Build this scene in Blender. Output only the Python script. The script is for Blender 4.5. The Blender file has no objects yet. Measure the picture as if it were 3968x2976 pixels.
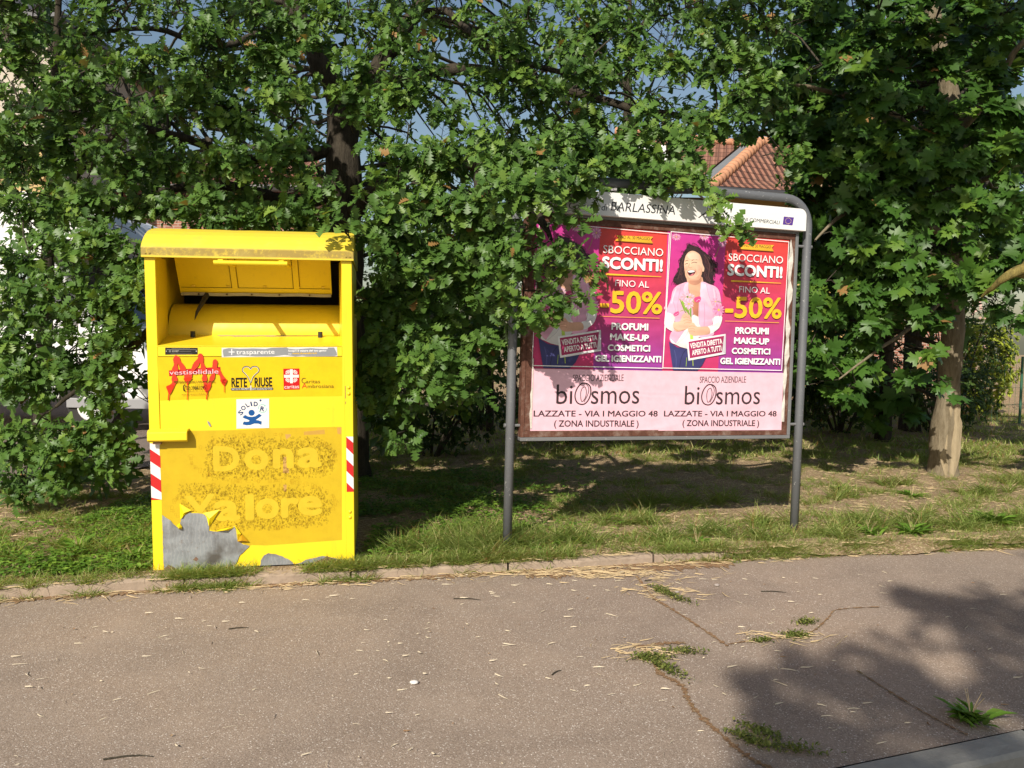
import bpy, math, random
import numpy as np
from mathutils import Matrix, Vector
from mathutils.geometry import tessellate_polygon

# ------------------------------------------------------------------ camera, sky, sun, exposure
scene = bpy.context.scene
cd = bpy.data.cameras.new('camera'); cam = bpy.data.objects.new('camera', cd); scene.collection.objects.link(cam)
cd.sensor_width = 36.0; cd.lens = 36.0*3052.63/3968; cd.clip_start = .05; cd.clip_end = 2000
Mc = np.array([[.99993196, 7.032961e-04, .011643763], [.011664984, -.060287119, -.998112915], [0, .99818083, -.060291221]])
x_, y_, z_ = Mc[0], -Mc[1], -Mc[2]
cam.matrix_world = Matrix(((x_[0], y_[0], z_[0], 0), (x_[1], y_[1], z_[1], 0), (x_[2], y_[2], z_[2], 1.55), (0, 0, 0, 1)))
scene.camera = cam
SUN_EL, SUN_AZ = math.radians(36), math.radians(20)
world = bpy.data.worlds.new('World'); scene.world = world; world.use_nodes = True
wn = world.node_tree; sky = wn.nodes.new('ShaderNodeTexSky'); sky.sky_type = 'NISHITA'; sky.sun_disc = False
sky.sun_elevation = SUN_EL; sky.sun_rotation = math.radians(200); sky.air_density = 1.3; sky.dust_density = 1.6; sky.ozone_density = 1.0
wn.links.new(sky.outputs[0], wn.nodes['Background'].inputs[0]); wn.nodes['Background'].inputs[1].default_value = .086
sl = bpy.data.lights.new('sun', 'SUN'); sl.energy = 4.95; sl.angle = math.radians(.53); sl.color = (1, .93, .82)
sun = bpy.data.objects.new('sun', sl); scene.collection.objects.link(sun)
SD = Vector((math.sin(SUN_AZ)*math.cos(SUN_EL), math.cos(SUN_AZ)*math.cos(SUN_EL), -math.sin(SUN_EL)))
sun.rotation_euler = SD.to_track_quat('-Z', 'Y').to_euler(); sun.location = (-6, -14, 12)
scene.view_settings.view_transform = 'Standard'; scene.view_settings.look = 'None'
scene.view_settings.exposure = 0.16; scene.view_settings.gamma = 1.0
scene.render.engine = 'CYCLES'
scene.cycles.max_bounces = 5; scene.cycles.diffuse_bounces = 3; scene.cycles.glossy_bounces = 2
scene.cycles.transmission_bounces = 3; scene.cycles.transparent_max_bounces = 6
scene.cycles.use_adaptive_sampling = True; scene.cycles.use_denoising = True
LS = -np.array(SD)                                    # towards the sun

# ------------------------------------------------------------------ materials
def lin(c, k=1.0):
    return tuple(((v/255/12.92) if v/255 <= .04045 else ((v/255+.055)/1.055)**2.4)*k for v in c) + (1,)
MATS = {}
class NT:
    def __init__(s, name):
        s.m = bpy.data.materials.new(name); s.m.use_nodes = True; s.t = s.m.node_tree; s.N = s.t.nodes
        s.b = s.N['Principled BSDF']; s.out = s.N['Material Output']; MATS[name] = s.m
    def n(s, k, **kw):
        d = s.N.new(k)
        for a, v in kw.items():
            if a.startswith('i_'): d.inputs[a[2:]].default_value = v
            else: setattr(d, a, v)
        return d
    def l(s, a, b): s.t.links.new(a, b)
    def obj(s): return s.n('ShaderNodeTexCoord').outputs['Object']
    def noise(s, scale, detail=4, vec=None, rough=.55, dist=0):
        d = s.n('ShaderNodeTexNoise'); d.inputs['Scale'].default_value = scale; d.inputs['Detail'].default_value = detail
        d.inputs['Roughness'].default_value = rough; d.inputs['Distortion'].default_value = dist
        s.l(vec if vec is not None else s.obj(), d.inputs['Vector']); return d.outputs['Fac']
    def ramp(s, fac, pts):
        d = s.n('ShaderNodeValToRGB'); e = d.color_ramp.elements
        while len(e) < len(pts): e.new(.5)
        for q, (p, c) in zip(e, pts): q.position = p; q.color = c if len(c) == 4 else tuple(c)+(1,)
        s.l(fac, d.inputs[0]); return d.outputs[0]
    def mix(s, fac, a, b, kind='MIX'):
        d = s.n('ShaderNodeMix', data_type='RGBA', blend_type=kind)
        for i, v in ((0, fac), (6, a), (7, b)):
            if hasattr(v, 'is_linked') or hasattr(v, 'links'): s.l(v, d.inputs[i])
            else: d.inputs[i].default_value = v if i == 0 or len(v) == 4 else tuple(v)+(1,)
        return d.outputs[2]
    def bump(s, h, strength=.3, dist=.01):
        d = s.n('ShaderNodeBump'); d.inputs['Strength'].default_value = strength; d.inputs['Distance'].default_value = dist
        s.l(h, d.inputs['Height']); s.l(d.outputs[0], s.b.inputs['Normal']); return d
    def col(s, c):
        if isinstance(c, tuple): s.b.inputs['Base Color'].default_value = c if len(c) == 4 else c+(1,)
        else: s.l(c, s.b.inputs['Base Color'])
    def set(s, rough=.5, metal=0, spec=.5):
        s.b.inputs['Roughness'].default_value = rough; s.b.inputs['Metallic'].default_value = metal
        s.b.inputs['Specular IOR Level'].default_value = spec
B = (0, 0, 0, 1); Wt = (1, 1, 1, 1)
def simple(name, c, rough=.6, metal=0, var=.12, scale=6, bump=0, bs=60, spec=.5):
    m = NT(name); m.set(rough, metal, spec)
    f = m.noise(scale, 5)
    m.col(m.mix(f, tuple(v*(1-var) for v in c[:3]), tuple(min(1, v*(1+var)) for v in c[:3])))
    if bump: m.bump(m.noise(bs, 4), bump, .005)
    return m.m
# yellow sheet metal
def yellow(name, dirt):
    m = NT(name); m.set(.38, 0, .45)
    base = m.mix(m.noise(2.2, 4), (.84, .60, .014), (.90, .68, .026))
    fine = m.ramp(m.noise(38, 8, rough=.75), [(.52, B), (.72, Wt)])
    grime = m.ramp(m.noise(5, 8, rough=.7), [(.5-dirt*.2, B), (.72, Wt)])
    d = m.n('ShaderNodeMath', operation='MULTIPLY'); m.l(fine, d.inputs[0]); m.l(grime, d.inputs[1])
    k = m.n('ShaderNodeMath', operation='MULTIPLY'); m.l(d.outputs[0], k.inputs[0]); k.inputs[1].default_value = .25+.75*dirt
    mp = m.n('ShaderNodeMapping'); mp.inputs['Scale'].default_value = (1, 1, .06); m.l(m.obj(), mp.inputs[0]); stk = m.ramp(m.noise(17, 6, mp.outputs[0], .7), [(.55, B), (.8, (.55,)*3)])
    base = m.mix(stk, base, (.66, .45, .03)); sc_ = m.ramp(m.noise(55, 10, rough=.82, dist=1.2), [(.70, B), (.73, Wt)]); base = m.mix(sc_, base, (.35, .25, .10))
    m.col(m.mix(k.outputs[0], base, (.30, .19, .035)))
    m.bump(m.noise(3.0, 3), .16, .03); return m.m
yellow('yellow_paint', .1)
def lid_mat():
    m = NT('lid_paint'); m.set(.5, 0, .4)
    base = m.mix(m.noise(3, 5), (.74, .54, .03), (.80, .62, .06))
    sep = m.n('ShaderNodeSeparateXYZ'); m.l(m.obj(), sep.inputs[0])
    # grime collects in a band along the folded front edge
    band = m.ramp(sep.outputs[2], [(0, B), (.3, B), (.4, Wt), (.9, Wt), (1, B)])
    mr = m.n('ShaderNodeMapRange'); m.l(sep.outputs[2], mr.inputs[0]); mr.inputs[1].default_value = 1.925; mr.inputs[2].default_value = 1.985
    band = m.ramp(mr.outputs[0], [(0, B), (.12, Wt), (.75, Wt), (1, B)])
    nz = m.ramp(m.noise(26, 9, rough=.8), [(.30, B), (.50, Wt)])
    d = m.n('ShaderNodeMath', operation='MULTIPLY'); m.l(band, d.inputs[0]); m.l(nz, d.inputs[1])
    c = m.mix(d.outputs[0], base, (.34, .24, .05))
    mott = m.ramp(m.noise(9, 9, rough=.75), [(.50, B), (.75, (.6, .6, .6, 1))])
    c = m.mix(mott, c, (.50, .40, .10))
    sp = m.ramp(m.noise(3.3, 10, rough=.62, dist=.6), [(.60, B), (.615, Wt)])
    c = m.mix(sp, c, (.16, .065, .03)); m.col(c); m.bump(m.noise(40, 6), .25, .003)
lid_mat()
simple('interior_shade', (.012, .010, .008), .9)  # near-black for sheets inside the bin, interior shade put into the colour
simple('dark_seam', (.10, .06, .01), .8)
simple('black_rubber', (.02, .018, .016), .6)
simple('aluminium_strip', (.42, .38, .28), .5, .3, .3, 30)
simple('galvanised_rust', (.20, .11, .07), .75, .1, .5, 30, .4)
def galv():
    m = NT('bare_metal'); m.set(.5, .25, .5)
    f = m.noise(7, 7, rough=.65); c = m.ramp(f, [(.3, (.19, .20, .21)), (.55, (.30, .32, .33)), (.8, (.38, .39, .40))])
    st = m.n('ShaderNodeTexWave', wave_type='BANDS', bands_direction='X'); st.inputs['Scale'].default_value = 14; st.inputs['Distortion'].default_value = 9; st.inputs['Detail'].default_value = 4
    m.l(m.obj(), st.inputs[0]); c = m.mix(m.ramp(st.outputs['Fac'], [(.75, B), (1, (.25,)*3)]), c, (.46, .46, .45))
    d = m.ramp(m.noise(4.5, 5), [(.52, B), (.70, (.85,)*3)]); c = m.mix(d, c, (.07, .055, .04)); d2 = m.ramp(m.noise(16, 8, rough=.75), [(.58, B), (.68, (.7,)*3)]); c = m.mix(d2, c, (.16, .10, .07)); m.col(c); m.bump(m.noise(30, 5), .2, .004)
galv()
def print_mat(name, rough=.45, wr=.35, sc=3.0, k=.86):
    m = NT(name); m.set(rough, 0, .35)
    a = m.n('ShaderNodeAttribute', attribute_name='Col'); f = m.noise(9, 7, rough=.7)
    c = m.mix(m.ramp(f, [(.35, (.84,)*3), (.65, Wt)]), (0, 0, 0), a.outputs['Color'])
    c = m.mix(1.0, a.outputs['Color'], m.ramp(f, [(.35, (.88,)*3), (.62, Wt)]), 'MULTIPLY'); m.col(c)
    if wr:
        mp = m.n('ShaderNodeMapping'); mp.inputs['Scale'].default_value = (1, 1, 3.2); mp.inputs['Rotation'].default_value = (0, .12, 0); m.l(m.obj(), mp.inputs[0])
        n1 = m.n('ShaderNodeTexNoise', noise_type='RIDGED_MULTIFRACTAL'); n1.inputs['Scale'].default_value = sc; n1.inputs['Detail'].default_value = 3; n1.inputs['Distortion'].default_value = .7
        m.l(mp.outputs[0], n1.inputs['Vector']); m.bump(n1.outputs['Fac'], wr, .012)
print_mat('poster_print', .42, .55, 2.6); print_mat('sticker_print', .4, .08, 4)
def spray():
    m = NT('spray_paint'); m.set(.5); m.col(lin((232, 50, 12), .9))
    a = m.n('ShaderNodeAttribute', attribute_name='Col'); n = m.noise(420, 2)
    ad = m.n('ShaderNodeMath', operation='SUBTRACT'); sp = m.n('ShaderNodeSeparateColor'); m.l(a.outputs['Color'], sp.inputs[0]); m.l(sp.outputs[0], ad.inputs[0]); m.l(n, ad.inputs[1])
    r = m.ramp(ad.outputs[0], [(0, B), (.16, Wt)]); m.l(r, m.b.inputs['Alpha'])
spray()
def steel(name, c, flake, fc, rough=.45):
    m = NT(name); m.set(rough, .15, .5)
    base = m.mix(m.noise(5, 6), tuple(v*.8 for v in c), tuple(v*1.15 for v in c))
    m.col(m.mix(m.ramp(m.noise(34, 9, rough=.75), [(flake, B), (flake+.03, Wt)]), base, fc)); m.bump(m.noise(60, 5), .2, .003)
steel('grey_post_paint', (.15, .155, .165), .62, (.55, .55, .53))
steel('frame_grey', (.20, .20, .20), .62, (.45, .43, .40))
def rusty():
    m = NT('frame_rust'); m.set(.75, 0, .3)
    c = m.ramp(m.noise(11, 9, rough=.75), [(.3, (.055, .022, .014)), (.5, (.13, .055, .035)), (.62, (.20, .13, .10)), (.8, (.28, .25, .23))])
    m.col(c); m.bump(m.noise(40, 8), .5, .004)
rusty()
simple('torn_paper', (.62, .57, .50), .9, 0, .3, 25, .8, 30)
simple('header_white', (.80, .79, .76), .45, 0, .04, 3)
# foliage
def leaf_mat(name, c0, c1, c2, back, trans, rough=.42):
    m = NT(name); m.set(rough, 0, .28)
    a = m.n('ShaderNodeAttribute', attribute_name='rnd')
    c = m.ramp(a.outputs['Fac'], [(0, c0), (.55, c1), (.95, c2), (1, (.30, .17, .06))])
    g = m.n('ShaderNodeNewGeometry'); cc = m.mix(g.outputs['Backfacing'], c, back)
    m.col(cc); tr = m.n('ShaderNodeBsdfTranslucent'); m.l(m.mix(1.0, c, (1.5, 1.5, .7), 'MULTIPLY'), tr.inputs[0])
    mx = m.n('ShaderNodeMixShader'); mx.inputs[0].default_value = trans
    m.l(m.b.outputs[0], mx.inputs[1]); m.l(tr.outputs[0], mx.inputs[2]); m.l(mx.outputs[0], m.out.inputs[0]); return m.m
leaf_mat('oak_leaf', (.044, .098, .020), (.094, .182, .034), (.215, .310, .050), (.125, .190, .080), .22)
leaf_mat('maple_leaf', (.034, .085, .015), (.060, .138, .020), (.150, .240, .030), (.080, .140, .045), .18)
leaf_mat('shrub_leaf', (.030, .060, .015), (.055, .100, .020), (.10, .15, .025), (.07, .10, .04), .2)
leaf_mat('bright_leaf', (.20, .26, .03), (.34, .40, .05), (.5, .5, .08), (.3, .35, .08), .3)
leaf_mat('grass_blade', (.15, .24, .048), (.31, .39, .095), (.74, .63, .35), (.26, .33, .09), .38, .5)
leaf_mat('moss_leaf', (.08, .11, .02), (.14, .17, .035), (.30, .28, .09), (.14, .17, .05), .25, .6)
leaf_mat('clover_leaf', (.075, .155, .020), (.13, .25, .03), (.24, .36, .05), (.14, .22, .05), .25, .5)
simple('straw', (.48, .36, .20), .8, 0, .45, 9); simple('pale_straw', (.56, .48, .35), .7, 0, .25, 9)
simple('petal_white', (.7, .66, .62), .7); simple('petal_pink', (.66, .40, .36), .7)
def bark(name, a, b, s=14):
    m = NT(name); m.set(.9, 0, .2)
    mp = m.n('ShaderNodeMapping'); mp.inputs['Scale'].default_value = (1, 1, .22); m.l(m.obj(), mp.inputs[0])
    f = m.noise(s*2, 8, mp.outputs[0], .7); m.col(m.ramp(f, [(.3, a), (.7, b)])); m.bump(f, .9, .03)
bark('oak_bark', (.022, .018, .013), (.085, .070, .050)); bark('maple_bark', (.13, .10, .06), (.30, .25, .17), 10)
bark('bare_wood', (.26, .20, .12), (.42, .34, .22), 5); bark('twig_bark', (.035, .03, .022), (.10, .085, .06))
bark('sunlit_bark', (.10, .08, .03), (.34, .27, .08))  # bark yellowed as if sunlit, the light put into its colour
def asphalt():
    m = NT('asphalt'); m.set(.88, 0, .25)
    v = m.n('ShaderNodeTexVoronoi'); v.inputs['Scale'].default_value = 190; m.l(m.obj(), v.inputs['Vector'])
    sp = m.n('ShaderNodeSeparateColor'); m.l(v.outputs['Color'], sp.inputs[0])
    c = m.ramp(sp.outputs[0], [(0, (.285, .225, .183)), (.5, (.335, .265, .216)), (.86, (.375, .305, .252)), (.95, (.52, .45, .39)), (1, (.76, .70, .64))])
    tar = m.ramp(v.outputs['Distance'], [(.35, B), (.85, Wt)]); c = m.mix(tar, c, (.23, .18, .14))
    lo = m.ramp(m.noise(.8, 7, rough=.62, dist=.5), [(.3, (.78, .76, .74)), (.5, (1.0, .98, .95)), (.72, (1.14, 1.08, 1.0))]); c = m.mix(1.0, c, lo, 'MULTIPLY')
    du = m.ramp(m.noise(2.1, 7, rough=.65), [(.50, B), (.78, (.5,)*3)]); c = m.mix(du, c, (.40, .315, .245))
    sp2 = m.ramp(m.noise(7, 9, rough=.8), [(.72, B), (.76, (.8,)*3)]); c = m.mix(sp2, c, (.26, .12, .05))
    m.col(c); h = m.n('ShaderNodeMath', operation='MULTIPLY_ADD'); m.l(sp.outputs[1], h.inputs[0]); h.inputs[1].default_value = .5
    iv = m.n('ShaderNodeMath', operation='SUBTRACT'); iv.inputs[0].default_value = 1; m.l(v.outputs['Distance'], iv.inputs[1]); m.l(iv.outputs[0], h.inputs[2]); m.bump(h.outputs[0], .35, .004)
asphalt()
def ground_mat(name, soil, soil2, straw, moss, gm):
    m = NT(name); m.set(.95, 0, .15)
    c = m.mix(m.noise(16, 9, rough=.75), soil, soil2)
    c = m.mix(m.ramp(m.noise(60, 8, rough=.8), [(.50, B), (.62, Wt)]), c, straw)
    c = m.mix(m.ramp(m.noise(1.3, 7, rough=.7), [(gm, B), (gm+.14, Wt)]), c, moss); m.col(c)
    m.bump(m.noise(45, 9, rough=.8), 1.0, .02)
ground_mat('verge_soil', (.19, .12, .066), (.42, .295, .175), (.72, .58, .37), (.22, .24, .07), .56)
ground_mat('crack_soil', (.24, .12, .055), (.40, .25, .14), (.50, .38, .24), (.16, .20, .05), .56)
ground_mat('parking_ground', (.20, .15, .125), (.30, .24, .20), (.33, .27, .23), (.20, .16, .13), .7)
simple('kerb_concrete', (.32, .245, .18), .9, 0, .4, 14, .6, 70); simple('road_kerb_concrete', (.30, .285, .25), .9, 0, .25, 20, .6, 90)
simple('road_asphalt', (.10, .095, .09), .9, 0, .25, 20, .5, 150)
def tiles():
    m = NT('roof_tiles'); m.set(.85, 0, .2)
    bk = m.n('ShaderNodeTexBrick'); bk.inputs['Scale'].default_value = 1; bk.inputs['Brick Width'].default_value = .21; bk.inputs['Row Height'].default_value = .30
    bk.inputs['Mortar Size'].default_value = .02; bk.offset = 0; bk.inputs['Color1'].default_value = (.27, .125, .085, 1); bk.inputs['Color2'].default_value = (.35, .175, .12, 1); bk.inputs['Mortar'].default_value = (.09, .04, .03, 1)
    uv = m.n('ShaderNodeUVMap'); m.l(uv.outputs[0], bk.inputs[0]); c = m.mix(m.ramp(m.noise(1.2, 5), [(.4, B), (.7, (.5,)*3)]), bk.outputs[0], (.20, .11, .08)); m.col(c)
    w = m.n('ShaderNodeTexWave', bands_direction='X', wave_profile='SIN'); w.inputs['Scale'].default_value = .5/.21/1.0*.63; m.l(uv.outputs[0], w.inputs[0])
    m.bump(w.outputs['Fac'], 1, .08)
tiles()
simple('ridge_tile', (.50, .25, .14), .85, 0, .25, 3); simple('gutter_metal', (.085, .08, .08), .5, .4); simple('lead_flashing', (.20, .21, .22), .6, .2)
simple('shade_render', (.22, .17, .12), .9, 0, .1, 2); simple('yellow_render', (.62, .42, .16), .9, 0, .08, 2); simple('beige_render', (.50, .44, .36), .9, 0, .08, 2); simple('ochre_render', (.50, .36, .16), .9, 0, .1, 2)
def brick():
    m = NT('brick_wall'); m.set(.9, 0, .2); bk = m.n('ShaderNodeTexBrick'); bk.inputs['Scale'].default_value = 1; bk.inputs['Brick Width'].default_value = .26; bk.inputs['Row Height'].default_value = .075
    bk.inputs['Mortar Size'].default_value = .01; bk.inputs['Color1'].default_value = (.30, .12, .08, 1); bk.inputs['Color2'].default_value = (.40, .19, .13, 1); bk.inputs['Mortar'].default_value = (.42, .36, .30, 1)
    mp = m.n('ShaderNodeMapping'); mp.inputs['Rotation'].default_value = (math.pi/2, 0, 0); m.l(m.obj(), mp.inputs[0]); m.l(mp.outputs[0], bk.inputs[0]); m.col(bk.outputs[0])
brick()
simple('white_gelcoat', (.80, .80, .80), .3, 0, .03, 2); simple('grey_plastic', (.30, .30, .31), .5); simple('dark_grey_plastic', (.10, .10, .105), .5)
m = NT('dark_glass'); m.set(.08, 0, .6); m.col((.03, .04, .042)); simple('curtain_cloth', (.28, .36, .33), .8, 0, .3, 12)
m = NT('lamp_glass'); m.set(.1, 0, .8); m.col((.55, .56, .57)); simple('chrome', (.6, .6, .6), .2, 1)
simple('window_glass', (.05, .055, .06), .12); simple('white_frame', (.7, .7, .68), .5); simple('stone_pebble', (.35, .30, .27), .8)
simple('red_reflect', lin((205, 40, 40), .9), .35, 0, .05); simple('white_reflect', (.78, .76, .73), .35, 0, .04)
simple('fence_green', (.03, .12, .07), .5)
M = MATS

# ------------------------------------------------------------------ mesh helpers
def link(o): scene.collection.objects.link(o); return o
def thing(name, label, cat, loc=(0, 0, 0), mat=None, group=None, kind=None):
    o = link(bpy.data.objects.new(name, None)); o.empty_display_size = .1
    if mat is not None: o.matrix_world = mat
    else: o.location = loc
    tag(o, label, cat, group, kind); return o
def tag(o, label=None, cat=None, group=None, kind=None):
    for k, v in (('label', label), ('category', cat), ('group', group), ('kind', kind)):
        if v: o[k] = v
    return o
class MB:
    def __init__(s): s.v = []; s.f = []; s.mi = []; s.c = None; s.mats = []
    def m(s, name):
        if name not in s.mats: s.mats.append(name)
        return s.mats.index(name)
    def add(s, vs, fs, mat): 
        o = len(s.v); k = s.m(mat); s.v += [tuple(v) for v in vs]
        for f in fs: s.f.append(tuple(i+o for i in f)); s.mi.append(k)
        return o
    def box(s, a, b, mat, R=None, T=None):
        P = [(x, y, z) for x in (a[0], b[0]) for y in (a[1], b[1]) for z in (a[2], b[2])]
        if R is not None: P = [tuple(R @ Vector(p) + Vector(T or (0, 0, 0))) for p in P]
        s.add(P, [(0, 1, 3, 2), (4, 6, 7, 5), (0, 4, 5, 1), (2, 3, 7, 6), (0, 2, 6, 4), (1, 5, 7, 3)], mat)
    def tube(s, pts, rad, mat, n=8, cap=True, flat=None):
        P = [Vector(p) for p in pts]; k = len(P)
        if not hasattr(rad, '__len__'): rad = [rad]*k
        vs = []; prev = None
        for i, p in enumerate(P):
            t = (P[min(i+1, k-1)]-P[max(i-1, 0)]).normalized()
            if prev is None: u = t.orthogonal().normalized()
            else: u = (prev - t*prev.dot(t)).normalized() if (prev - t*prev.dot(t)).length > 1e-5 else t.orthogonal().normalized()
            prev = u; w = t.cross(u)
            for j in range(n):
                a = 2*math.pi*j/n; vs.append(p + (u*math.cos(a)+w*math.sin(a))*rad[i])
        fs = [(i*n+j, i*n+(j+1) % n, (i+1)*n+(j+1) % n, (i+1)*n+j) for i in range(k-1) for j in range(n)]
        if cap: fs += [tuple(range(n-1, -1, -1)), tuple((k-1)*n+j for j in range(n))]
        s.add(vs, fs, mat)
    def prism(s, poly, y0, y1, mat, axis='y'):
        n = len(poly)
        f = (lambda p, d: (p[0], d, p[1])) if axis == 'y' else (lambda p, d: (d, p[0], p[1]))
        vs = [f(p, y0) for p in poly]+[f(p, y1) for p in poly]
        s.add(vs, [tuple(range(n)), tuple(range(2*n-1, n-1, -1))]+[(i, i+n, (i+1) % n+n, (i+1) % n) for i in range(n)], mat)
    def build(s, name, parent=None, smooth=False, bevel=0, seg=2, recalc=True, off=None):
        me = bpy.data.meshes.new(name); me.from_pydata(s.v, [], s.f)
        for k in s.mats: me.materials.append(M[k])
        me.polygons.foreach_set('material_index', s.mi)
        if recalc:
            import bmesh
            bm = bmesh.new(); bm.from_mesh(me); bmesh.ops.recalc_face_normals(bm, faces=bm.faces)
            if off is not None: bmesh.ops.translate(bm, verts=bm.verts, vec=off)
            bm.to_mesh(me); bm.free()
        o = link(bpy.data.objects.new(name, me))
        if smooth: me.polygons.foreach_set('use_smooth', [True]*len(me.polygons))
        if bevel:
            b = o.modifiers.new('bevel', 'BEVEL'); b.width = bevel; b.segments = seg; b.limit_method = 'ANGLE'; b.angle_limit = math.radians(40)
            b.harden_normals = False
        if parent is not None: o.parent = parent
        return o
def np_mesh(name, V, F, mats, rnd=None, parent=None, mi=None, smooth=False):
    """V (n,3), F (m,k) of equal polygon size"""
    me = bpy.data.meshes.new(name); k = F.shape[1]
    me.vertices.add(len(V)); me.vertices.foreach_set('co', V.astype(np.float32).ravel())
    me.loops.add(F.size); me.loops.foreach_set('vertex_index', F.astype(np.int32).ravel())
    me.polygons.add(len(F)); me.polygons.foreach_set('loop_start', np.arange(0, F.size, k, dtype=np.int32))
    me.polygons.foreach_set('loop_total', np.full(len(F), k, np.int32)) if hasattr(me.polygons, 'foreach_set') else None
    for m_ in mats: me.materials.append(M[m_])
    if mi is not None: me.polygons.foreach_set('material_index', mi.astype(np.int32))
    if smooth: me.polygons.foreach_set('use_smooth', np.ones(len(F), bool))
    me.update(calc_edges=True)
    if rnd is not None: me.attributes.new('rnd', 'FLOAT', 'POINT').data.foreach_set('value', rnd.astype(np.float32))
    o = link(bpy.data.objects.new(name, me))
    if parent is not None: o.parent = parent
    return o

# flat printed artwork: coloured polygons, lines and lettering laid in thin layers on a sheet (u right, w up, layers towards the viewer)
_tc = {}
def glyphs(s, bold):
    key = (s, bold)
    if key in _tc: return _tc[key]
    cu = bpy.data.curves.new('t', 'FONT'); cu.body = s; cu.size = 1; cu.offset = bold; cu.resolution_u = 3; cu.fill_mode = 'FRONT'
    o = bpy.data.objects.new('t', cu); me = o.to_mesh()
    V = [(v.co.x, v.co.y) for v in me.vertices]; F = [tuple(p.vertices) for p in me.polygons]
    o.to_mesh_clear(); bpy.data.objects.remove(o); bpy.data.curves.remove(cu); _tc[key] = (V, F); return V, F
def cap_h(ch='H'): V, F = glyphs(ch, 0); return max(v[1] for v in V)
def catmull(P, n=4):
    out = []; k = len(P)
    for i in range(k):
        p0, p1, p2, p3 = (np.array(P[(i+j-1) % k], float) for j in range(4))
        for q in range(n):
            t = q/n; out.append(tuple(.5*((2*p1)+(-p0+p2)*t+(2*p0-5*p1+4*p2-p3)*t*t+(-p0+3*p1-3*p2+p3)*t**3)))
    return out
def catopen(P, n=4):
    if len(P) < 3: return [tuple(p) for p in P]
    Q = [P[0]]+list(P)+[P[-1]]; out = []
    for i in range(1, len(Q)-2):
        p0, p1, p2, p3 = (np.array(Q[i+j-1], float) for j in range(4))
        for q in range(n):
            t = q/n; out.append(tuple(.5*((2*p1)+(-p0+p2)*t+(2*p0-5*p1+4*p2-p3)*t*t+(-p0+3*p1-3*p2+p3)*t**3)))
    return out+[tuple(P[-1])]
class Sheet:
    shade = 0
    ink = staticmethod(lambda c: lin(c, .9))
    def __init__(s, y0=-.0004, dy=-.000022): s.V = []; s.F = []; s.C = []; s.y = y0; s.dy = dy
    def put(s, P, F, c, y=None, raw=False):
        o = len(s.V); y = s.y if y is None else y
        s.V += [(p[0], y, p[1]) for p in P]; s.F += [tuple(i+o for i in f) for f in F]
        s.C += (list(c) if raw else [s.ink(c)]*len(P))
    def step(s): s.y += s.dy
    def poly(s, P, c, smooth=0):
        if smooth: P = catmull(P)
        t = tessellate_polygon([[Vector((p[0], p[1], 0)) for p in P]])
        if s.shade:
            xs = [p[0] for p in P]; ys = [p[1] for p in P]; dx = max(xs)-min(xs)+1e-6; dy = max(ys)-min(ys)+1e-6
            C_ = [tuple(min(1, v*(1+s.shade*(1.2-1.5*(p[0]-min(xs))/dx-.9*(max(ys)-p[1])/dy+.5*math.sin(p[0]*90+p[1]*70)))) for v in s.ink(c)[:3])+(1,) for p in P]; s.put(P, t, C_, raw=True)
        else: s.put(P, t, c)
        s.step()
    def line(s, P, c, w, n=4):
        P = catopen(P, n) if n > 1 else P; s.ribbon(P, c, w); s.step()
    def ribbon(s, P, c, w, raw=None):
        P = [np.array(p, float) for p in P]; L = []; k = len(P)
        for i in range(k):
            t = P[min(i+1, k-1)]-P[max(i-1, 0)]; t = t/(np.linalg.norm(t)+1e-9); nn = np.array((-t[1], t[0]))*w/2
            L += [tuple(P[i]+nn), tuple(P[i]-nn)]
        s.put(L, [(2*i, 2*i+1, 2*i+3, 2*i+2) for i in range(k-1)], c)
    def disc(s, c0, r, c, n=18, sq=1): s.put([(c0[0]+r*math.cos(a*2*math.pi/n), c0[1]+r*sq*math.sin(a*2*math.pi/n)) for a in range(n)], [tuple(range(n))], c); s.step()
    def flower(s, c0, r, c, a0, sq):
        for k in range(13):
            a = a0+k*2*math.pi/13; d = (math.cos(a), math.sin(a)*sq); nn = (-math.sin(a)*.16*r, math.cos(a)*.16*r*sq)
            P = [(c0[0]+d[0]*r*.15, c0[1]+d[1]*r*.15), (c0[0]+d[0]*r*.7+nn[0], c0[1]+d[1]*r*.7+nn[1]), (c0[0]+d[0]*r, c0[1]+d[1]*r), (c0[0]+d[0]*r*.7-nn[0], c0[1]+d[1]*r*.7-nn[1])]
            cc = tuple(int(v*(.88+.12*(k % 2))) for v in c); s.put(P, [(0, 1, 2, 3)], cc); s.step() if k % 4 == 0 else None
        s.disc(c0, r*.16, (226, 196, 110), 10, sq)
    def text(s, t, A, Bp, cap, c, st='n', up=None):
        bold = {'b': .022, 'B': .042, 'bc': .026, 'bR': .03, 'c': .010, 'C': .03, 'X': .035, 'n': .006}.get(st, .0)
        V, F = glyphs(t, 0); x0 = min(v[0] for v in V); x1 = max(v[0] for v in V)
        cp = cap_h('H') if t not in ('o', 'a', 'n', 'r', 'e') else cap_h('x')
        if t == '-50%': cp = cap_h('5')
        A = np.array(A, float); Bq = np.array(Bp, float); ux = (Bq-A)/(x1-x0); L = np.linalg.norm(Bq-A)
        perp = np.array((-(Bq-A)[1], (Bq-A)[0]))/L; uy = perp*cap/cp if st in ('bR', 'bc') else np.array((0, cap/cp))
        if st == 'ni': uy = uy+np.array((cap*.18/cp, 0))
        offs = [(0, 0)] if bold <= 0 else [(bold*math.cos(a), bold*math.sin(a)) for a in ([0, math.pi] if bold < .015 else [k*math.pi/4 for k in range(8)])]
        for ox, oy in offs:
            P = [tuple(A+ux*(v[0]-x0+ox)+uy*(v[1]+oy)) for v in V]; s.put(P, F, c); s.step()
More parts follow.
